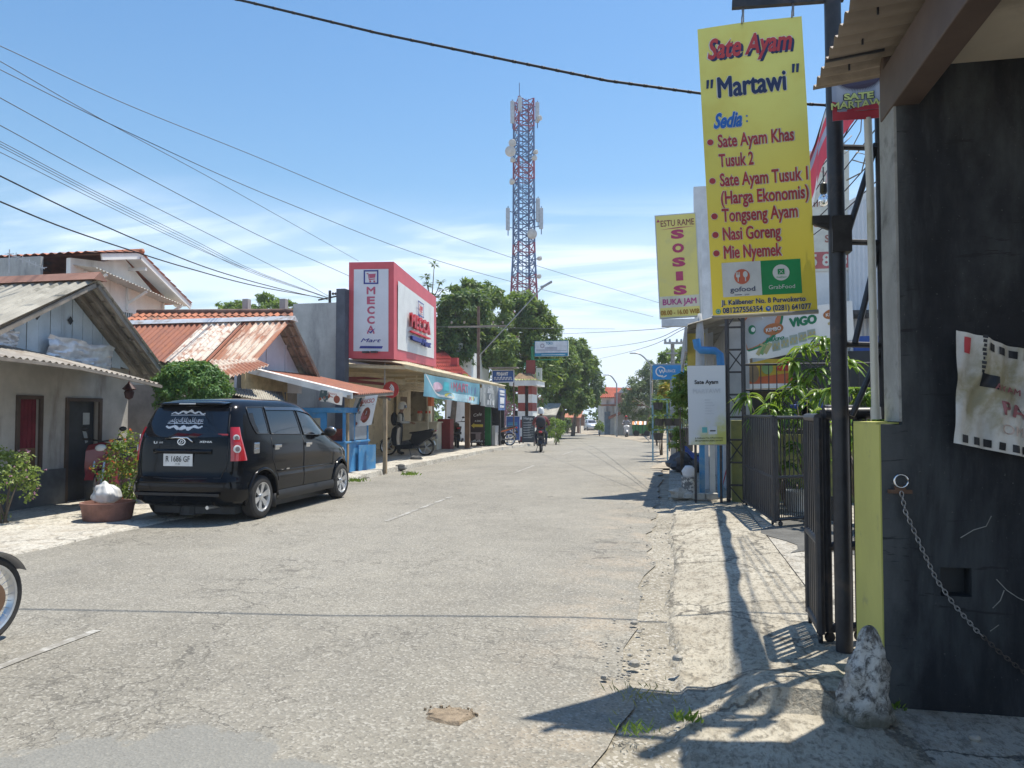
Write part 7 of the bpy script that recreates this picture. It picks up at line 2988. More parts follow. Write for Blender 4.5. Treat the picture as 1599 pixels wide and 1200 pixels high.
DP = mat('dark_pot', (.05, .05, .05), .6)
WP = mat('white_pot', (.60, .60, .57), .6)
PT = lambda x, y, d: pD(x, y, d)
long_plant('drooping mango sapling nearest the slatted gate leaf', (1.55, 11.6, .07), [PT(1168, 615, 11.8), PT(1200, 632, 11.4), PT(1185, 650, 11.6), PT(1222, 640, 11.5), PT(1205, 665, 11.3)], 20, .30, .062)
long_plant('tall mango sapling reaching in front of the VIGO banner', (2.5, 11.4, .07), [PT(1255, 540, 11.8), PT(1285, 528, 11.6), PT(1240, 560, 11.7), PT(1300, 548, 11.6), PT(1275, 575, 11.5), PT(1322, 560, 11.4), PT(1250, 590, 11.6)], 22, .32, .066)
long_plant('mango sapling filling the gap behind the banner pole', (2.7, 10.4, .07), [PT(1280, 610, 10.8), PT(1300, 600, 10.6), PT(1335, 605, 10.4), PT(1350, 622, 10.3), PT(1385, 640, 10.2), PT(1310, 640, 10.5), PT(1370, 610, 10.2)], 22, .30, .066)
long_plant('leafy sapling behind the top rail of the folded gate', (2.3, 9.2, .07), [PT(1300, 660, 9.6), PT(1330, 650, 9.5), PT(1360, 655, 9.4), PT(1285, 640, 9.8), PT(1345, 680, 9.4), PT(1390, 660, 9.3)], 22, .28, .07)
long_plant('wide mango sapling in the middle of the railing', (2.0, 12.2, .07), [PT(1215, 615, 12.4), PT(1240, 605, 12.3), PT(1230, 635, 12.2), PT(1260, 625, 12.2), PT(1255, 650, 12.1), PT(1285, 640, 12)], 20, .32, .068)
long_plant('bushy potted mango in a dark pot behind the thin gate bars', (2.0, 11.0, .07), [PT(1240, 690, 11.2), PT(1262, 700, 11.1), PT(1275, 680, 11.0), PT(1230, 720, 11.2), PT(1270, 735, 11.0), PT(1295, 715, 10.8)], 18, .22, .07, DP)
long_plant('small potted plant in a white pot by the low olive wall', (1.75, 11.9, .07), [PT(1225, 745, 11.9), PT(1245, 750, 11.8), PT(1212, 740, 11.9)], 16, .2, .06, WP)
for x_, y_, lb in ((1250, 778, 'empty white flower pot on its own inside the gate'), (1282, 742, 'white tapering pot half hidden behind the banner pole')):
    q = pZ(x_, y_ + 12, .07)
    mb = MB()
    mb.lathe([(.11, .0), (.15, .22), (.17, .23), (.17, .26), (.14, .26), (.12, .05)], 16, q)
    tag(mb.build('flower_pot', WP, smooth=40), lb, 'pot', 'white pots in the yard')

# broken tub and the white bag by the car
q = pG(168, 815)
mb = MB()
mb.lathe([(.27, 0), (.31, .06), (.335, .22), (.35, .25), (.35, .275), (.32, .275), (.30, .2), (.26, .03)], 22, q)
tag(mb.build('plant_tub', mat('red_brown_tub', (.22, .11, .085), .8, var=.25, sc_=6, stain=(.30, .24, .2)), smooth=40), 'wide reddish-brown tub with broken rim at the pavement edge behind the car', 'tub')
mb = MB()


def bag(a, b):
    an, t = a * 6.2832, b
    r = .20 * math.sin(math.pi * min(1, .08 + t * .92)) ** .6 * (1 - .55 * t)
    r *= 1 + .16 * math.sin(an * 11 + 2 * math.sin(an * 3)) * min(1, t * 2.2) + .35 * noise.noise(V((math.cos(an) * 1.6, math.sin(an) * 1.6, t * 3)))
    if t > .8:
        r *= .55 + 2.2 * max(0, t - .88)
    return q + V((r * 1.15 * math.cos(an) - .06 * t, r * math.sin(an), .262 + .30 * t))


mb.grid(bag, 40, 20)
tag(mb.build('plastic_bag', mat('white_plastic', (.68, .68, .67), .35, var=.05, transl=.2), smooth=True), 'knotted white plastic bag lying on the reddish-brown tub', 'bag')
q = pG(2, 600, 0)
p = pD(2, 560, 9.0)
h = thing('flag', 'red and white flag hanging at the left edge of the street', 'flag', (p.x - .05, p.y, 0))
mb = MB()
mb.grid(lambda a, b: V((p.x - .5 + .5 * a + .02 * math.sin(a * 9 + b * 3), p.y + .05 * math.sin(a * 12), p.z - .15 + .62 * b)), 16, 8, lambda i, j: 1 if j < 2 or 4 < j else 0)
mb.build('cloth', [mat('flag_white', (.68, .68, .68)), mat('flag_red', (.55, .04, .07))], h, smooth=True)
mb = MB()
mb.tube([(p.x - .52, p.y, 0), (p.x - .52, p.y, p.z + .6)], .015, 6)
mb.build('pole', WOODG, h)

# -------- lattice telecom tower
d = 76
tc_ = pD(818, 460, d)
TB = V((tc_.x, tc_.y, gz(tc_.y)))
zt = pD(820, 152, d).z
h = thing('telecom_tower', 'tall red and shade-tinted white lattice telecom tower behind the trees', 'tower', TB)
TRED, TSHADE = mat('tower_red', (.25, .06, .10), .5), mat('tower_shaded_white', (.09, .15, .28), .5)  # white bands coloured blue-grey, their backlit shade mixed into the paint
mb = MB()
ang = YAW + R(18)
Rz = Matrix.Rotation(ang, 3, 'Z')


def hw_(z):
    f = (z - TB.z) / (zt - TB.z)
    return 1.55 - .72 * min(1, f / .55) if f < .55 else .83 - .06 * (f - .55) / .45


def corner(z, i):
    w_ = hw_(z)
    return V((TB.x, TB.y, z)) + Rz @ V((w_ * (1, 1, -1, -1)[i], w_ * (1, -1, -1, 1)[i], 0))


def band(z):
    y = 645 - (z - 1.5) / d * F
    return 0 if y < 192 or 250 < y < 282 or 376 < y < 402 or 428 < y else 1


z = TB.z
st = 1.05
zl = []
while z < zt:
    zl.append(z)
    z += st
zl.append(zt)
for z0, z1 in zip(zl, zl[1:]):
    mi = band((z0 + z1) / 2)
    for i in range(4):
        a, b = corner(z0, i), corner(z1, i)
        a2, b2 = corner(z0, (i + 1) % 4), corner(z1, (i + 1) % 4)
        mb.bar(a, b, .17, .17, mi)
        mb.bar(a, a2, .09, .09, mi)
        mb.bar(a, b2, .07, .07, mi)
        mb.bar(a2, b, .07, .07, mi)
    o = V((TB.x, TB.y, 0))
    for dx in (-.25, .1, .35):
        mb.bar(o + Rz @ V((dx, -.4, 0)) + V((0, 0, z0)), o + Rz @ V((dx, -.4, 0)) + V((0, 0, z1)), .06, .06, 1)
    for k in range(3):
        zz_ = z0 + (z1 - z0) * k / 3
        mb.bar(o + Rz @ V((.1, -.4, 0)) + V((0, 0, zz_)), o + Rz @ V((.35, -.4, 0)) + V((0, 0, zz_)), .04, .04, 1)
mb.build('lattice', [TRED, TSHADE], h)
mb = MB()
p = pD(811, 150, d)
mb.tube([p, p + V((0, 0, 1.3))], .04, 5)
mb.build('lightning_rod', TSHADE, h)
ANT = mat('antenna_grey', (.42, .45, .48), .5)
DSH = mat('dish_beige', (.50, .48, .44), .6)
for (x_, y0, y1, side) in ((800, 158, 193, -1), (812, 152, 174, 0), (839, 160, 192, 1), (793, 325, 360, -1), (840, 310, 347, 1), (845, 325, 358, 1)):
    mb = MB()
    a, b = pD(x_, y0, d - 1), pD(x_, y1, d - 1)
    mb.box((a + b) / 2, (.36, .24, abs(a.z - b.z)), Rz)
    an_ = mb.build('panel_antenna', ANT, h, bevel=.03)
    mb = MB()
    q = (a + b) / 2
    for zz_ in (a.z - .3, b.z + .3):
        cc = V((TB.x, TB.y, zz_)) + (V((q.x, q.y, zz_)) - V((TB.x, TB.y, zz_))).normalized() * hw_(zz_)
        mb.bar((q.x, q.y, zz_), cc, .07, .07)
    mb.tube([(q.x, q.y + .12, b.z - .5), (q.x, q.y + .12, a.z + .2)], .05, 6)
    mb.build('bracket', TSHADE, an_)
for (x_, y_, r_) in ((797, 237, .52), (800, 224, .36), (801, 250, .26), (831, 366, .48), (834, 247, .26), (836, 238, .22), (842, 185, .25), (800, 284, .3), (842, 404, .22), (841, 432, .22)):
    mb = MB()
    c = pD(x_, y_, d - 1.2)
    axd = (V((0, 0, c.z)) - c).normalized() if r_ > .3 else V((.8 if x_ > 818 else -.8, -.5, 0))
    mb.lathe([(.001, -.28), (r_ * .6, -.2), (r_, -.02), (r_, .16), (r_ * .9, .2), (.001, .22)], 22, c, axd)
    a_ = mb.build('dish', DSH, h, smooth=40)
    mb = MB()
    cc = V((TB.x, TB.y, c.z)) + (c - V((TB.x, TB.y, c.z))).normalized() * .5
    mb.bar(c, cc, .08, .08)
    mb.build('bracket', TSHADE, a_)

# -------- poles and street lamps
GALV = mat('galvanised', (.30, .32, .34), .45, .6, var=.1)
RUSTP = mat('rusty_pole', (.15, .10, .08), .8, var=.3, sc_=4)
q = pG(747, 694, .0)
dq = 33.5
h = thing('lamp_post', 'rust-brown street pole with a long slanting lamp arm beside the awning', 'street lamp', q)
b_ = pD(747, 640, dq)
q = V((b_.x, b_.y, gz(b_.y)))
h.location = q
tp = pD(746, 478, dq)
mb = MB()
mb.tube([q, V((q.x, q.y, tp.z))], [.09, .06], 10)
mb.build('pole', RUSTP, h, smooth=40)
mb = MB()
a0, a1 = pD(752, 552, dq), pD(850, 446, dq)
mb.tube([V((q.x, q.y, a0.z - .15)), a0, a1], .026, 8)
mb.build('arm', GALV, h, smooth=40)
mb = MB()
c0, c1 = pD(848, 448, dq), pD(862, 440, dq)
mb.bar(c0, c1, .16, .09)
mb.bar(c0 - (c1 - c0) * .25, c0, .10, .14)
mb.build('lamp_head', GALV, h, bevel=.02)
mb = MB()
mb.bar(pD(700, 511, dq), pD(790, 509, dq), .05, .07)
for x_ in (705, 725, 770, 785):
    p = pD(x_, 506, dq)
    mb.lathe([(.03, 0), (.05, .04), (.03, .12)], 8, p)
mb.build('crossarm', WOODG, h)


def curved_lamp(label, x, ytop, xh, yh, d, z0=0):
    b = pD(x, 640, d)
    b = V((b.x, b.y, gz(b.y)))
    h = thing('street_lamp', label, 'street lamp', b, 0, 'curved street lamps')
    t_, hd = pD(x, ytop, d), pD(xh, yh, d)
    mb = MB()
    pts = [b, V((t_.x, t_.y, t_.z))]
    for k in range(1, 8):
        f = k / 7
        pts.append(t_.lerp(hd, f) + V((0, 0, (hd.z - t_.z) * (math.sin(f * 1.57) - f))))
    mb.tube(pts, [.07] + [.05] * 8, 8)
    mb.build('pole', GALV, h, smooth=40)
    mb = MB()
    dd = (hd - t_)
    dd.z = 0
    dd.normalize()
    mb.bar(hd - dd * .05, hd + dd * .42, .16, .07)
    mb.build('lamp_head', GALV, h, bevel=.02)


curved_lamp('tall curved street lamp before the white far house', 963, 600, 950, 586, 62)
curved_lamp('nearer curved street lamp beside the silvery tree on the right', 1016, 570, 993, 552, 53)
b = pD(1051, 640, 36)
b = V((b.x, b.y, gz(b.y)))
h = thing('utility_pole', 'grey concrete utility pole with crossarm behind the blue sign', 'utility pole', b)
mb = MB()
t_ = pD(1051, 534, 36)
mb.tube([b, V((b.x, b.y, t_.z))], [.14, .09], 10)
mb.build('pole', CGREY, h, smooth=40)
mb = MB()
mb.bar(pD(1037, 536, 36), pD(1066, 536, 36), .08, .1)
mb.bar(pD(1040, 552, 36), pD(1058, 552, 36), .05, .06)
for x_ in (1039, 1046, 1057, 1064):
    mb.lathe([(.04, 0), (.06, .06), (.03, .16)], 8, pD(x_, 535, 36))
mb.build('crossarm', GALV, h)
# wire post behind the concrete wall
b = pD(515, 475, 27)
h = thing('wire_post', 'short dark wire post with insulators behind the tall grey wall', 'utility pole', V((b.x, b.y, 0)))
mb = MB()
mb.tube([V((b.x, b.y, 0)), V((b.x, b.y, pD(515, 454, 27).z))], .05, 8)
mb.build('pole', STEEL_B, h)
mb = MB()
mb.bar(pD(497, 469, 27), pD(530, 462, 27), .04, .05)
for x_ in (520, 524, 528):
    mb.blob(pD(x_, 459, 27), .05, 8, 0)
mb.build('crossarm', STEEL_B, h)

# -------- overhead cables (points: pixel, pixel, depth)
CAB = mat('cable_black', (.015, .016, .018), .6)
THIN = mat('cable_grey', (.10, .12, .15), .6)


def cable(pts, r, label, m=CAB, ext=None, group='overhead cables'):
    """Perspective-correct points along the wire, smoothed."""
    P = [pD(*p) for p in pts]
    out = []
    n = len(P)
    for i in range(n - 1):
        p0 = P[i - 1] if i else P[i] * 2 - P[i + 1]
        p3 = P[i + 2] if i + 2 < n else P[i + 1] * 2 - P[i]
        for k in range(8):
            t = k / 8
            out.append(.5 * ((2 * P[i]) + (P[i + 1] - p0) * t + (2 * p0 - 5 * P[i] + 4 * P[i + 1] - p3) * t * t + (3 * P[i] - p0 - 3 * P[i + 1] + p3) * t ** 3))
    out.append(P[-1])
    if pts[0][0] < 0:               # the wire comes from a pole well behind the viewer
        out.insert(0, out[0] + (out[0] - out[1]).normalized() * 22)
    mb = MB()
    mb.tube(out, r * .72, 6)
    tag(mb.build('overhead_cable', m, smooth=True), label, 'cable', group)


def persp(xs, ys, d0, d1):
    """Depths so that a wire seen through these pixels is straight in plan."""
    x0, x1 = xs[0], xs[-1]
    return [(x, y, 1 / ((1 / d0) * (1 - (x - x0) / (x1 - x0)) + (1 / d1) * ((x - x0) / (x1 - x0)))) for x, y in zip(xs, ys)]


T_ = 'thin dark overhead cable slanting down from the upper left sky'
cable(persp((-120, 0, 190, 400, 600, 800, 1035), (22, 72, 160, 245, 328, 403, 475), 10, 30), .009, 'highest thin cable, crossing the whole sky to the SOSIS sign', THIN)
cable(persp((-120, 0, 150, 350, 560), (30, 96, 182, 290, 408), 10, 27), .009, T_, THIN)
cable(persp((-120, 0, 200, 450, 725, 1020), (50, 109, 207, 318, 420, 495), 10, 30), .009, T_, THIN)
cable(persp((-120, 0, 200, 400, 520, 640), (85, 153, 262, 366, 420, 474), 10, 28), .010, T_, THIN)
cable(persp((-120, 0, 150, 350, 465, 515), (135, 196, 277, 378, 436, 464), 10, 27), .010, T_, THIN)
for o in (0, 4, 8):
    cable(persp((-120, 0, 150, 300, 400, 515), (160 + o, 221 + o, 300 + o, 374 + o, 424 + o * .6, 466)), .008, T_, THIN) if False else cable(persp((-120, 0, 150, 300, 400, 515), (160 + o, 221 + o, 300 + o, 374 + o, 424 + o * .6, 466), 10.2 + o * .04, 27), .008, T_, THIN)
cable(persp((-120, 0, 150, 300, 405, 515), (180, 238, 313, 385, 428, 467), 10, 27), .008, T_, THIN)
cable(persp((-120, 0, 130, 240, 340, 440, 515), (215, 275, 338, 386, 424, 452, 469), 10, 27), .016, 'thicker twisted cable below the thin ones, dipping to the post behind the grey wall', CAB)
cable(persp((-120, 0, 100, 200, 290, 400, 505), (262, 315, 356, 390, 418, 447, 466), 10, 27), .017, 'lowest thick black cable on the left, passing over the white house roof', CAB)
# the heavy cable across the street: hung from the right-hand buildings, high over the left kerb
mb = MB()
pa, pb, pc_ = pD(1100, 147, 6.9), pD(800, 96, 7.0), pD(390, 4, 7.45)
dirl = (pc_ - pb)
ptsC = [pD(1420, 172, 6.6), pa.lerp(pD(1420, 172, 6.6), .5) + V((0, 0, -.02)), pa, pa.lerp(pb, .5) + V((0, 0, -.03)), pb, pb.lerp(pc_, .5) + V((0, 0, -.02)), pc_, pc_ + dirl * .5, pc_ + dirl * 1.2 + V((0, 0, .1)), pc_ + dirl * 2.2 + V((0, 0, .4))]
mb.tube(ptsC, .0125, 8)
for k in range(60):
    t = k / 59 * 8.99
    i = int(t)
    p = ptsC[i].lerp(ptsC[i + 1], t - i)
    q = p + (ptsC[i + 1] - ptsC[i]).normalized() * .035
    mb.tube([p, q], .0142, 6)
tag(mb.build('overhead_cable', CAB, smooth=True), 'heavy twisted black cable crossing the sky above the street to the yellow banner', 'cable', 'overhead cables')
for (xs, ys, d0, d1, lb) in (((870, 1000, 1075), (522, 516, 506), 34, 15, 'faint wire running level behind the far trees to the SOSIS sign'), ((930, 1000, 1072), (562, 545, 512), 60, 16, 'lower faint wire rising from the far trees to the grey eaves'), ((905, 990, 1075), (547, 537, 508), 60, 15.5, 'middle faint wire rising to the grey eaves'),
                             ((560, 700, 830, 960), (508, 511, 513, 514), 30, 34, 'level wire passing before the trees at the lamp post')):
    cable(persp(xs, ys, d0, d1), .010, lb, THIN, group='faint far wires')
# cables gathered behind the yellow banner on the right
for k, ((x0, y0), (x1, y1)) in enumerate((((1255, 292), (1345, 178)), ((1258, 335), (1372, 196)), ((1262, 355), (1385, 225)), ((1264, 372), (1392, 262)), ((1262, 318), (1330, 190)))):
    a, b = pD(x0, y0, 9.5), pD(x1, y1, 6.2)
    mb = MB()
    mb.tube([a + (a - b) * .15 + V((0, 0, -.05)), a, a.lerp(b, .5) + V((0, 0, -.03)), b, b + (b - a) * .4], .0055, 6)
    tag(mb.build('service_cable', CAB, smooth=True), 'black service cable slanting up behind the yellow menu banner to the truss', 'cable', 'service cables at the truss')
mb = MB()
mb.tube([pD(x, y, 4.9) for x, y in ((1345, 135), (1346, 175), (1344, 205), (1330, 232), (1315, 243), (1318, 224), (1330, 212))], .0035, 5)
mb.tube([pD(x, y, 5.0) for x, y in ((1322, 282), (1345, 270), (1352, 242), (1338, 238), (1330, 250), (1352, 256), (1362, 232))], .005, 5)
tag(mb.build('loose_wire', mat('dirty_white_wire', (.40, .37, .33), .6), smooth=True), 'loose pale wire looped around the truss under the canopy', 'wire')

# -------- kiosk and boards on the left pavement
KY = 39.0
k0, k1 = pY(809, 650, KY), pY(831, 650, KY)
wx = (k1.x - k0.x)
cxk = (k0.x + k1.x) / 2
h = thing('guard_post', 'red and white striped guard post with pitched thatch-like roof', 'guard post', (cxk, KY + .6, gz(KY)))
z0k = gz(KY)
zt = pY(820, 603, KY).z
nb = 7
bh = (zt - z0k) / nb
mb = MB()
for k in range(nb):
    for (xa, xb) in ((k0.x, k0.x + wx * .48), (k0.x + wx * .72, k1.x)):
        mb.box2((xa, KY, z0k + bh * k), (xb, KY + .12, z0k + bh * (k + 1)), (k + (0 if xa == k0.x else 0)) % 2)
    mb.box2((k1.x - .12, KY + .12, z0k + bh * k), (k1.x, KY + 1.4, z0k + bh * (k + 1)), k % 2)
    mb.box2((k0.x, KY + .12, z0k + bh * k), (k0.x + .12, KY + 1.4, z0k + bh * (k + 1)), k % 2)
mb.box2((k0.x, KY + 1.4, z0k), (k1.x, KY + 1.5, zt), 1)
mb.build('wall', [mat('brick_red', (.26, .06, .05), .8, var=.15), WHITEW], h)
mb = MB()
e0, e1 = pY(795, 611, KY - .5), pY(838, 612, KY - .5)
mb.box2((e0.x, KY - .5, zt), (e1.x, KY + 2, zt + .28))
mb.build('fascia', WHITEW, h)
mb = MB()
ap = pY(818, 583, KY + .7)
r0, r1 = V((ap.x - .25, KY + .7, ap.z)), V((ap.x + .35, KY + .7, ap.z - .02))
q = [V((e0.x - .05, KY - .55, zt + .285)), V((e1.x + .05, KY - .55, zt + .285)), V((e1.x + .05, KY + 2.05, zt + .285)), V((e0.x - .05, KY + 2.05, zt + .285))]
mid_ = [a.lerp(b, .45) + V((0, 0, -.12)) for a, b in zip(q, (r0, r1, r1, r0))]
for i in range(4):
    a, b = q[i], q[(i + 1) % 4]
    c, d_ = mid_[(i + 1) % 4], mid_[i]
    mb.grid(lambda u, v: (a * (1 - u) + b * u) * (1 - v) + (d_ * (1 - u) + c * u) * v + V((0, 0, .03 * math.sin(u * 60))), 40, 2, 1)
    t0_, t1_ = (r0, r1, r1, r0)[i], (r0, r1, r1, r0)[(i + 1) % 4]
    mb.grid(lambda u, v: (d_ * (1 - u) + c * u) * (1 - v) + (t0_ * (1 - u) + t1_ * u) * v + V((0, 0, .04 * noise.noise(V((u * 9, v * 5, i))))), 30, 4, 0)
mb.build('roof', [mat('thatch', (.22, .15, .09), .95, var=.35, sc_=5), mat('mossy_sheet', (.36, .38, .16), .8, var=.2)], h, smooth=40)
mb = MB()
f_ = pY(827, 585, KY + .9)
for k, (dx, m_) in enumerate(((0, 0), (.0, 1))):
    mb.box2((f_.x - .18, KY + .86, f_.z - .75 + .75 * (1 - k)), (f_.x + .3, KY + .92, f_.z + .75 * (1 - k)), k)
mb.build('finial_panel', [mat('brick_red', (.26, .06, .05)), mat('pale_yellow', (.5, .45, .25))], h)


def board(name, label, x0, y0, x1, y1, Y, face, th=.06, legs=True, mats=None, cat='sign', legm=None):
    a, b, c, d_ = pY(x0, y1, Y), pY(x1, y1, Y), pY(x0, y0, Y), pY(x1, y0, Y)
    h = thing(name, label, cat, ((a.x + b.x) / 2, Y, a.z))
    mb = MB()
    mb.box2((a.x, Y, a.z), (b.x, Y + th, c.z))
    mb.build('board', face, h)
    if legs:
        mb = MB()
        for x_ in (a.x + .04, b.x - .04):
            mb.box2((x_ - .025, Y + th, gz(Y)), (x_ + .025, Y + th + .05, c.z - .05))
        mb.build('leg', legm or STEEL_B, h)
    S = Sheet((a.x, Y, a.z), (b.x, Y, a.z), (a.x, Y, c.z), (b.x, Y, c.z))
    return h, S


h, S = board('price_board', 'blue standing price board with white lines beside the orange motorcycle', 790, 650, 812, 688, 35.5, mat('board_blue', (.05, .11, .34), .5))
W_, H_ = S.W, S.H
for k in range(2):
    S.rect(W_ * .14, H_ * (.70 - .07 * k), W_ * .82, H_ * (.725 - .07 * k), 1, .01)
for k in range(5):
    S.rect(W_ * (.2 + .12 * k), H_ * .5, W_ * (.28 + .12 * k), H_ * (.535 + .02 * (k % 2)), 0, .01)
S.text('4.500', W_ * .52, H_ * .36, .11, 0, .01, w=W_ * .5, bold=.03)
S.rect(W_ * .2, H_ * .2, W_ * .68, H_ * .28, 0, .01)
S.rect(W_ * .26, H_ * .225, W_ * .62, H_ * .255, 2, .014)
for q in ((0, 0, 1, .02), (0, .98, 1, 1), (0, 0, .03, 1), (.97, 0, 1, 1)):
    S.rect(W_ * q[0], H_ * q[1], W_ * q[2], H_ * q[3], 0, .012)
S.mb.build('lettering', [WHITE, mat('cyan_print', (.08, .40, .50)), mat('board_blue', (.05, .11, .34))], h)
h, S = board('price_board', 'dark standing board headed Harga with pale list lines', 815, 650, 835, 691, 36.5, mat('board_slate', (.06, .075, .085), .6))
W_, H_ = S.W, S.H
S.text('Harga', W_ * .5, H_ * .87, .12, 0, .01, w=W_ * .7, bold=.03)
for k in range(7):
    S.rect(W_ * .12, H_ * (.74 - .095 * k), W_ * (.6 + .3 * rnd.random()), H_ * (.757 - .095 * k), 0, .01)
    S.rect(W_ * .45, H_ * (.76 - .095 * k), W_ * .9, H_ * (.80 - .095 * k), 1, .008)
S.mb.build('lettering', [mat('chalk', (.52, .55, .55)), mat('chalk_dim', (.18, .20, .20))], h)
h, S = board('cafe_board', 'dark brown café board with yellow arrow beside the timber post', 734, 632, 756, 692, 31.2, mat('board_brown', (.055, .035, .035), .5))
W_, H_ = S.W, S.H
S.text('Cafe', W_ * .55, H_ * .70, .12, 0, .01, w=W_ * .6, rot=.15, shear=.2)
S.text('4.000', W_ * .55, H_ * .55, .07, 0, .01, w=W_ * .45)
S.poly([(W_ * .08, H_ * .45), (W_ * .3, H_ * .52), (W_ * .3, H_ * .485), (W_ * .92, H_ * .485), (W_ * .92, H_ * .415), (W_ * .3, H_ * .415), (W_ * .3, H_ * .38)], 1, .01)
S.rect(W_ * .4, H_ * .08, W_ * .75, H_ * .24, 2, .01)
S.rect(W_ * .05, H_ * .24, W_ * .8, H_ * .28, 2, .01)
for k in range(8):
    S.rect(W_ * (.12 + .1 * k), H_ * .03, W_ * (.19 + .1 * k), H_ * (.055 + .015 * (k % 3)), 0, .01)
S.mb.build('lettering', [WHITE, mat('arrow_yellow', (.62, .50, .08)), mat('mauve_print', (.30, .24, .24))], h)
p = pY(761, 660, 31.6)
h = thing('drink_booth', 'green and black drink booth behind the café board', 'booth', (p.x, 32.2, 0))
mb = MB()
a, b = pY(757, 690, 31.6), pY(766, 632, 31.6)
mb.box2((a.x, 31.6, .12), (b.x, 31.7, b.z), 0)
c, e = pY(766, 690, 31.7), pY(780, 628, 31.7)
for x_ in (c.x, e.x):
    mb.box2((x_ - .04, 31.7, .12), (x_ + .04, 31.78, e.z), 1)
mb.box2((c.x, 31.7, e.z - .3), (e.x, 31.76, e.z), 1)
mb.box2((a.x - .6, 32.6, .12), (e.x, 32.7, e.z), 1)
mb.box2((c.x, 31.75, .12), (e.x - .2, 32.4, .95), 2)
mb.build('frame', [mat('booth_green', (.02, .16, .05), .5), STEEL_B, mat('booth_grey', (.38, .38, .38))], h)
p = pY(775, 662, 33)
mb = MB()
mb.box2((p.x - .28, 33.0, 1.0), (p.x + .25, 33.5, 1.42), 0)
mb.box2((p.x - .30, 33.05, 1.75), (p.x + .22, 33.5, 2.3), 1)
mb.box2((p.x - .29, 32.995, 1.0), (p.x - .15, 33.0, 1.40), 2)
mb.tube([(p.x - .2, 33.3, .12), (p.x - .2, 33.3, 1.8)], .03, 6, 1)
tag(mb.build('snack_carton', [mat('carton_yellow', (.60, .52, .25)), mat('carton_pale', (.52, .45, .40)), RED_P]), 'yellow and red cartons stacked above the orange motorcycle', 'carton')

h, S = board('shop_sign', 'small blue shop sign with white letters above the end of the awning', 768, 578, 803, 598, 35, mat('sign_navy', (.03, .10, .30), .5), legs=True, legm=RUSTP)
W_, H_ = S.W, S.H
S.text('PENJAHIT', W_ * .48, H_ * .55, .16, 0, .012, w=W_ * .5, bold=.03)
for k in range(12):
    u_ = W_ * (.1 + .068 * k)
    S.rect(u_, H_ * .2, u_ + .03, H_ * .44, 0, .012)
    S.rect(u_, H_ * (.2 if k % 2 else .38), u_ + .07, H_ * (.26 if k % 2 else .44), 0, .012)
for q in ((0, 0, 1, .07), (0, .94, 1, 1), (0, 0, .03, 1), (.97, 0, 1, 1)):
    S.rect(W_ * q[0], H_ * q[1], W_ * q[2], H_ * q[3], 0, .014)
S.mb.build('lettering', WHITE, h)
mb = MB()
a, b = pY(764, 575, 34.9), pY(808, 576, 34.9)
mb.box2((a.x, 34.7, a.z - .03), (b.x, 35.3, a.z + .03))
mb.build('hood', WOODG, h)

h, S = board('toko_sign', 'pale TOKO sign with blue lower strip on a green pole', 835, 533, 887, 557, 40, mat('toko_face', (.62, .66, .72), .4), .2, False)
W_, H_ = S.W, S.H
S.rect(0, 0, W_, H_ * .2, 0, .01)
S.rect(0, H_ * .21, W_, H_ * .23, 1, .01)
S.text('TOKO', W_ * .44, H_ * .76, .13, 0, .012, w=W_ * .2, bold=.02)
S.disc(W_ * .23, H_ * .68, .12, .12, 2, .012, 20, r0=.6)
for k in range(4):
    S.rect(W_ * (.3 if k < 2 else .04), H_ * (.55 - .07 * k), W_ * (.68 if k < 3 else .95), H_ * (.575 - .07 * k), 1, .012)
S.rect(W_ * .2, H_ * .08, W_ * .92, H_ * .11, 3, .014)
for q in ((0, .97, 1, 1), (.985, 0, 1, 1), (0, 0, .012, 1)):
    S.rect(W_ * q[0], H_ * q[1], W_ * q[2], H_ * q[3], 0, .015)
S.mb.build('lettering', [mat('toko_blue', (.03, .24, .40)), mat('grey_navy', (.15, .16, .28)), mat('grey_mauve', (.34, .32, .40)), WHITE], h)
GRN = mat('sign_green', (.03, .22, .10), .5)
mb = MB()
p = pY(831, 600, 40)
mb.tube([(p.x, 40.1, gz(40)), (p.x, 40.1, pY(831, 541, 40).z)], .09, 10)
a = pY(834, 562, 40)
mb.bar((p.x, 40.1, a.z), (p.x + 1.4, 40.1, a.z), .05, .06)
for zz_ in (537, 555):
    q = pY(835, zz_, 40)
    mb.bar((p.x, 40.1, q.z), (q.x, 40.1, q.z), .06, .06)
for k in range(4):
    q = pY(824 - 2 * k, 568, 40)
    mb.tube([(p.x, 40.1, q.z + .2), (q.x, 40.1, q.z), (q.x, 40.1, q.z - .25)], .03, 6)
mb.build('pole', GRN, h, smooth=40)
h, S = board('narrow_sign', 'narrow white upright sign on the green pole', 837, 575, 846, 603, 40.4, mat('narrow_white', (.66, .68, .68), .5), .1, False)
S.rect(S.W * .4, S.H * .55, S.W * .55, S.H * .75, 0, .01)
S.mb.build('lettering', GRN, h)

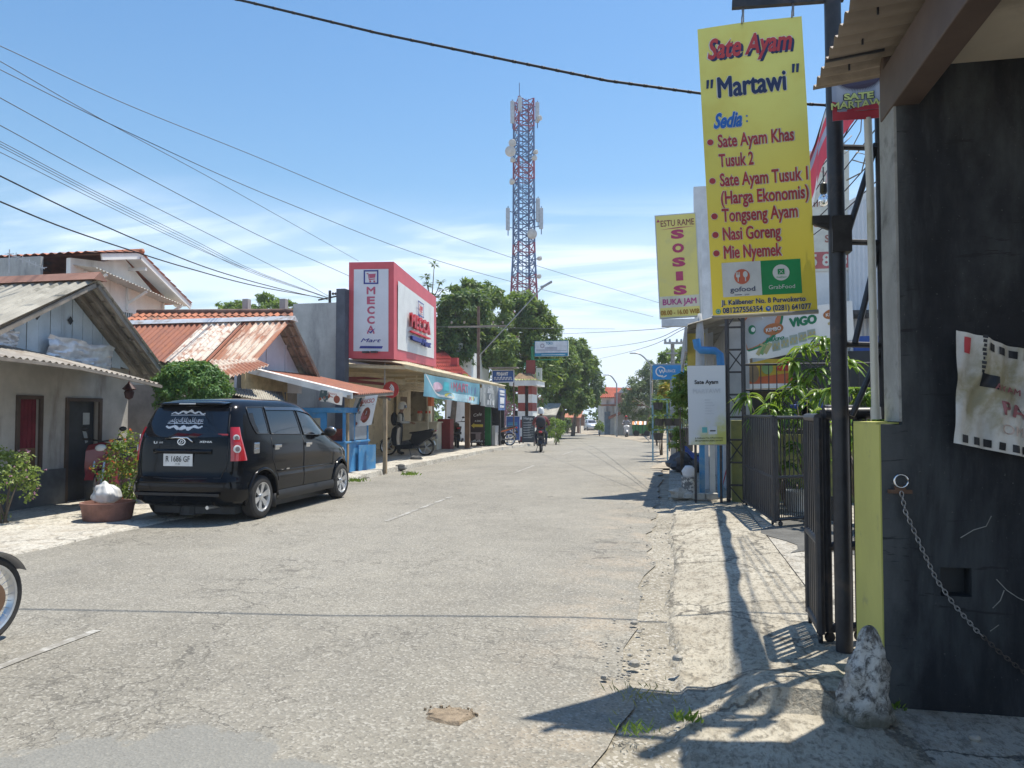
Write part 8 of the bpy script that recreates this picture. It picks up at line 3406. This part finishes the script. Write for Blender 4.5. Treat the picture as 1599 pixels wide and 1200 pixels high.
# buildings peeping out behind the supermarket
h = thing('red_roof_house', 'red tiled house with white side wall behind the supermarket sign', 'house', pG(700, 690))
mb = MB()
a0, a1, b0, b1 = pD(655, 545, 40), pD(690, 545, 40), pD(655, 590, 35), pD(738, 592, 35)
tiled(mb, a0, a1, b0, b1, 20, 8, .03)
mb.build('roof', mat('red_tiles', (.45, .09, .06), .7, var=.25, sc_=3), h, smooth=50)
mb = MB()
a, b = pD(695, 528, 41), pD(727, 600, 41)
mb.box2((a.x, a.y, 0), (a.x + .35, a.y + .4, a.z + .15))
mb.box2((a.x + .35, a.y + .05, 0), (b.x - .2, a.y + 4, pD(712, 536, 41).z))
mb.box2((b.x - .2, a.y + .02, 0), (b.x + .4, a.y + 4, pD(730, 545, 41).z - .2))
for k in range(2):
    q = pD(719, 552 + 14 * k, 40.9)
    mb.box2((q.x - .05, q.y, q.z - .1), (q.x + .05, q.y + .2, q.z + .1))
mb.build('wall', WHITEW, h)
mb = MB()
a, b = pD(704, 559, 37), pD(715, 590, 37)
mb.box2((a.x, a.y, b.z - 1), (b.x, a.y + .3, a.z))
mb.build('red_pillar', mat('pillar_red', (.38, .05, .05), .6), h)
mb = MB()
c = pD(717, 588, 33)
mb.blob(c, .16, 10, .3, 1, 0)
mb.blob(c + V((.26, 0, -.05)), .16, 10, .3, 2, 1)
tag(mb.build('flower_bundle', [mat('bundle_red', (.5, .1, .08)), mat('bundle_yellow', (.5, .42, .08))]), 'red and yellow bundle lying on the awning roof', 'bundle')

# white far house at the bend
FYY = 74
h = thing('far_house', 'white two-storey house with orange-red roof at the bend of the street', 'house', pG(955, 675))
a, b = pY(934, 650, FYY), pY(1004, 650, FYY)
zt = pY(950, 621, FYY).z
zg = gz(FYY)
mb = MB()
wall(mb, (a.x, FYY), (b.x, FYY), zg, zt, [(.8, 1.3, 2.2, 3.3), (1.5, 2.4, 1.9, 2.9), (2.6, 3.4, 2.0, 3.0)], .2)
room(mb, a.x, b.x, FYY + .2, FYY + 8, zt)
g0, g1, g2 = pY(953, 628, FYY - .3), pY(973, 604, FYY - .3), pY(996, 622, FYY - .3)
mb.prism([g0, g1, g2, V((g2.x, FYY - .3, zg)), V((g1.x - .3, FYY - .3, zg + 2.9)), V((g0.x, FYY - .3, zg + 2.9))], (0, .28, 0))
mb.build('wall', WHITEW, h)
mb = MB()
r0, r1 = pY(946, 605, FYY + 2), pY(1000, 607, FYY + 2)
tiled(mb, r0, r1, V((a.x - .2, FYY - .4, zt)), V((b.x, FYY - .4, zt)), 24, 9, .03)
tiled(mb, r1, r0, V((b.x, FYY + 8, zt)), V((a.x - .2, FYY + 8, zt)), 24, 9, .03)
mb.poly([r0, V((a.x - .2, FYY - .4, zt)), V((a.x - .2, FYY + 8, zt))])
mb.build('roof', mat('orange_tiles', (.48, .12, .07), .8, var=.15), h, smooth=50)
mb = MB()
mb.box2((a.x + .4, FYY - 2.2, zg + 2.75), (b.x + .3, FYY - .35, zg + 2.9))
q0, q1 = pY(950, 655, FYY - 2.5), pY(985, 640, FYY - 2.5)
mb.prism([q0, q0 + V((0, 0, .25)), q1 + V((0, 0, .25)), q1], (0, 2, 0))
mb.build('porch_roof', mat('pink_brown_tiles', (.36, .18, .14), .8, var=.2), h)
mb = MB()
for x_ in (937, 941, 961, 985):
    q = pY(x_, 660, FYY - 2.1)
    mb.box2((q.x - .1, FYY - 2.1, zg), (q.x + .1, FYY - 1.95, zg + 2.75))
mb.build('porch_pillar', WHITEW, h)
mb = MB()
q0, q1 = pY(944, 663, FYY - 1.2), pY(953, 676, FYY - 1.2)
mb.box2((q0.x, FYY - 1.2, zg), (q1.x, FYY - 1.1, zg + 2.2))
mb.build('garage_door', mat('grey_blue_door', (.20, .28, .36), .6), h)
mb = MB()
mb.box2((a.x + 1.6, FYY - .45, zg + 2.95), (a.x + 3.6, FYY - .40, zg + 4.0))
mb.build('balcony_wall', mat('brick_pink', (.40, .22, .2), .8, var=.2), h)
# shaded shops under the far left trees
for k, (x0, y0, x1, y1, Y, c_, lb) in enumerate(((848, 632, 866, 674, 52, (.20, .20, .19), 'dim shop in shade just beyond the guard post'), (884, 642, 905, 664, 84, (.30, .20, .16), 'far brown-roofed shop under the overhanging trees'))):
    h = thing('far_shop', lb, 'shop', pY((x0 + x1) / 2, y1, Y))
    a, b = pY(x0, y0, Y), pY(x1, y1, Y)
    z_ = gz(Y)
    mb = MB()
    wall(mb, (a.x, Y), (b.x, Y), z_, a.z - .4, [(.2, (b.x - a.x) * .8, .1, (a.z - z_) * .6)], .15)
    room(mb, a.x - 2, b.x, Y + .15, Y + 5, a.z - .4)
    mb.build('wall', mat('shop_wall_%d' % k, c_, .8), h)
    mb = MB()
    mb.prism([(a.x - .5, Y - 1.4, a.z - .8), (a.x - .5, Y - 1.4, a.z - .72), (a.x - .5, Y + 1, a.z + .1), (a.x - .5, Y + 1, a.z)], (b.x - a.x + .8, 0, 0))
    mb.build('awning', ASB if k == 0 else TERRA, h)
    mb = MB()
    for x_ in (a.x - .4, b.x + .2):
        mb.box2((x_, Y - 1.35, z_), (x_ + .08, Y - 1.27, a.z - .75))
    mb.build('awning_post', GALV, h)

# right-hand roadside: food cart, blue sign, hanging pots
q = pG(1002, 682)
h = thing('food_cart', 'green food cart with orange and white striped canopy by the right kerb', 'cart', q)
mb = MB()
n = 10
for k in range(n):
    mb.box2((q.x - .75 + 1.5 * k / n, q.y, q.z + .25), (q.x - .75 + 1.5 * (k + 1) / n - .02, q.y + .8, q.z + .95), k % 2)
mb.build('body', [mat('cart_green', (.04, .22, .06), .5), mat('cart_dark_green', (.02, .12, .04), .5)], h)
mb = MB()
for k in range(8):
    mb.prism([(q.x - .8 + .2 * k, q.y - .15, q.z + 1.0), (q.x - .8 + .2 * k, q.y + .4, q.z + 1.28), (q.x - .8 + .2 * k, q.y + .95, q.z + 1.0)], (.2, 0, 0), k % 2)
mb.build('canopy', [mat('canopy_orange', (.62, .22, .05), .6), WHITEW], h)
for dx in (-.45, .45):
    mb = MB()
    mb.lathe([(.24, -.03), (.26, 0), (.24, .03)], 16, (q.x + dx, q.y - .04, q.z + .26), (0, 1, 0))
    mb.build('wheel', RUBBER, h)

UY = 26.0
a, b, c, d_ = pY(1019, 593, UY), pY(1068, 593, UY), pY(1019, 571, UY), pY(1068, 570, UY)
h = thing('blue_sign', 'bright blue projecting street sign with a white looped letter mark', 'sign', (b.x, UY, 0))
mb = MB()
mb.box2((a.x, UY, a.z), (b.x, UY + .14, c.z))
mb.build('box', mat('sign_cyan_blue', (.02, .26, .62), .4), h)
S = Sheet(a, b, c, d_)
W_, H_ = S.W, S.H
S.disc(W_ * .26, H_ * .56, .17, .17, 0, .01, 24, 20, 300, .78)
S.disc(W_ * .34, H_ * .34, .12, .09, 0, .01, 16, 190, 350, .7)
S.text('W', W_ * .30, H_ * .42, .13, 0, .012, w=.2, bold=.02)
S.text('AURACE', W_ * .55, H_ * .5, .09, 0, .012, w=W_ * .36, bold=.01)
S.mb.build('lettering', WHITE, h)
mb = MB()
mb.box2((b.x - .45, UY + .04, gz(UY)), (b.x - .28, UY + .2, a.z))
mb.bar((a.x, UY + .07, c.z + .03), (b.x + .8, UY + .07, c.z + .03), .05)
mb.build('pole', GALV, h)

h = thing('pot_rack', 'pale blue three-tier rack of hanging black pots by the right kerb', 'rack', pD(1042, 690, 24))
b_ = pD(1042, 660, 24)
mb = MB()
zg = gz(b_.y)
for dx in (-.45, .0, .42):
    mb.box2((b_.x + dx - .025, b_.y, zg), (b_.x + dx + .025, b_.y + .05, b_.z + .75))
for dz in (-.55, -.1, .4):
    mb.box2((b_.x - .48, b_.y, b_.z + dz + .30), (b_.x + .45, b_.y + .05, b_.z + dz + .34))
mb.build('frame', mat('pale_blue_frame', (.28, .50, .60), .5), h)
for j, dz in enumerate((-.55, -.1, .4)):
    for i, dx in enumerate((-.28, .2) if j != 1 else (-.25, .05, .3)):
        t_ = thing('hanging_pot', 'black plastic plant pot hanging on the pale blue rack', 'pot', V((b_.x + dx, b_.y - .12, b_.z + dz)), 0, 'black pots on the rack')
        mb = MB()
        mb.lathe([(.12, 0), (.16, .2), (.17, .22), (.15, .22)], 12, (b_.x + dx, b_.y - .12, b_.z + dz))
        mb.build('pot', DP, t_)
        mb = MB()
        foliage(mb, [(V((b_.x + dx, b_.y - .12, b_.z + dz + .27)), V((.16, .16, .11)))], 7, 14, .07, .03, rg, .5)
        mb.build('foliage', LEAF_C, t_)
# black bin bags / planter near the faded sign
mb = MB()
q = pZ(1063, 705, .06)
mb.box2((q.x, q.y, .05), (q.x + .45, q.y + .4, .95))
tag(mb.build('black_planter', DP, bevel=.04), 'tall black planter box beside the yellow-green weeds', 'planter')
mb = MB()
a, b, c, d_ = pY(1046, 640, 21), pY(1066, 640, 21), pY(1046, 616, 21), pY(1066, 615, 21)
mb.box2((a.x, 21, a.z), (b.x, 21.06, c.z))
tag(mb.build('blank_sign', mat('pale_panel', (.52, .55, .60), .6)), 'small pale blank panel above the pot rack', 'panel')

# kerb stones and rubble by the stall
for x_, y_, r_, lb in ((650, 722, .17, 'large dark kerb stone beyond the timber stall post'), (625, 733, .12, 'flat kerb stone next to the timber stall post')):
    q = pG(x_, y_, .05)
    mb = MB()
    mb.blob(q + V((0, 0, r_ * .4)), r_, 12, .4, x_, squash=(1.3, .9, .75))
    tag(mb.build('kerb_stone', mat('dark_stone', (.13, .13, .125), .9, var=.3, sc_=6, bump=.4), smooth=35), lb, 'stone', 'stones along the stall kerb')
for x_, y_, r_, lb in ((1058, 1031, .026, 'single pale pebble lying on the pavement slab edge'), (990, 1040, .03, 'grey stone at the head of the small rubble pile by the road edge'), (1521, 1155, .022, 'lone pale pebble in the shade on the near slab'), (990, 975, .022, 'flat grey pebble on the asphalt edge')):
    q = pZ(x_, y_, .09 if y_ < 1060 and x_ > 1000 else (.045 if x_ > 1000 else .02))
    mb = MB()
    mb.blob(q + V((0, 0, r_ * .4)), r_, 10, .35, x_, squash=(1.2, 1, .7))
    tag(mb.build('pebble', STONE, smooth=35), lb, 'stone', 'single pebbles')
# ------------------------------------------------------------------ thin humid air
mb = MB()
mb.box2((-305, -65, -4.5), (305, 425, 45))
hz = bpy.data.materials.new('humid_air')
hz.use_nodes = True
t = hz.node_tree
t.nodes.remove(t.nodes['Principled BSDF'])
pv = N(t, 'ShaderNodeVolumePrincipled')
pv.inputs['Color'].default_value = (.86, .92, 1.0, 1)
pv.inputs['Density'].default_value = .0008
pv.inputs['Anisotropy'].default_value = .2
t.links.new(pv.outputs[0], t.nodes['Material Output'].inputs['Volume'])
setting(mb.build('haze', hz, world=False), 'stuff')
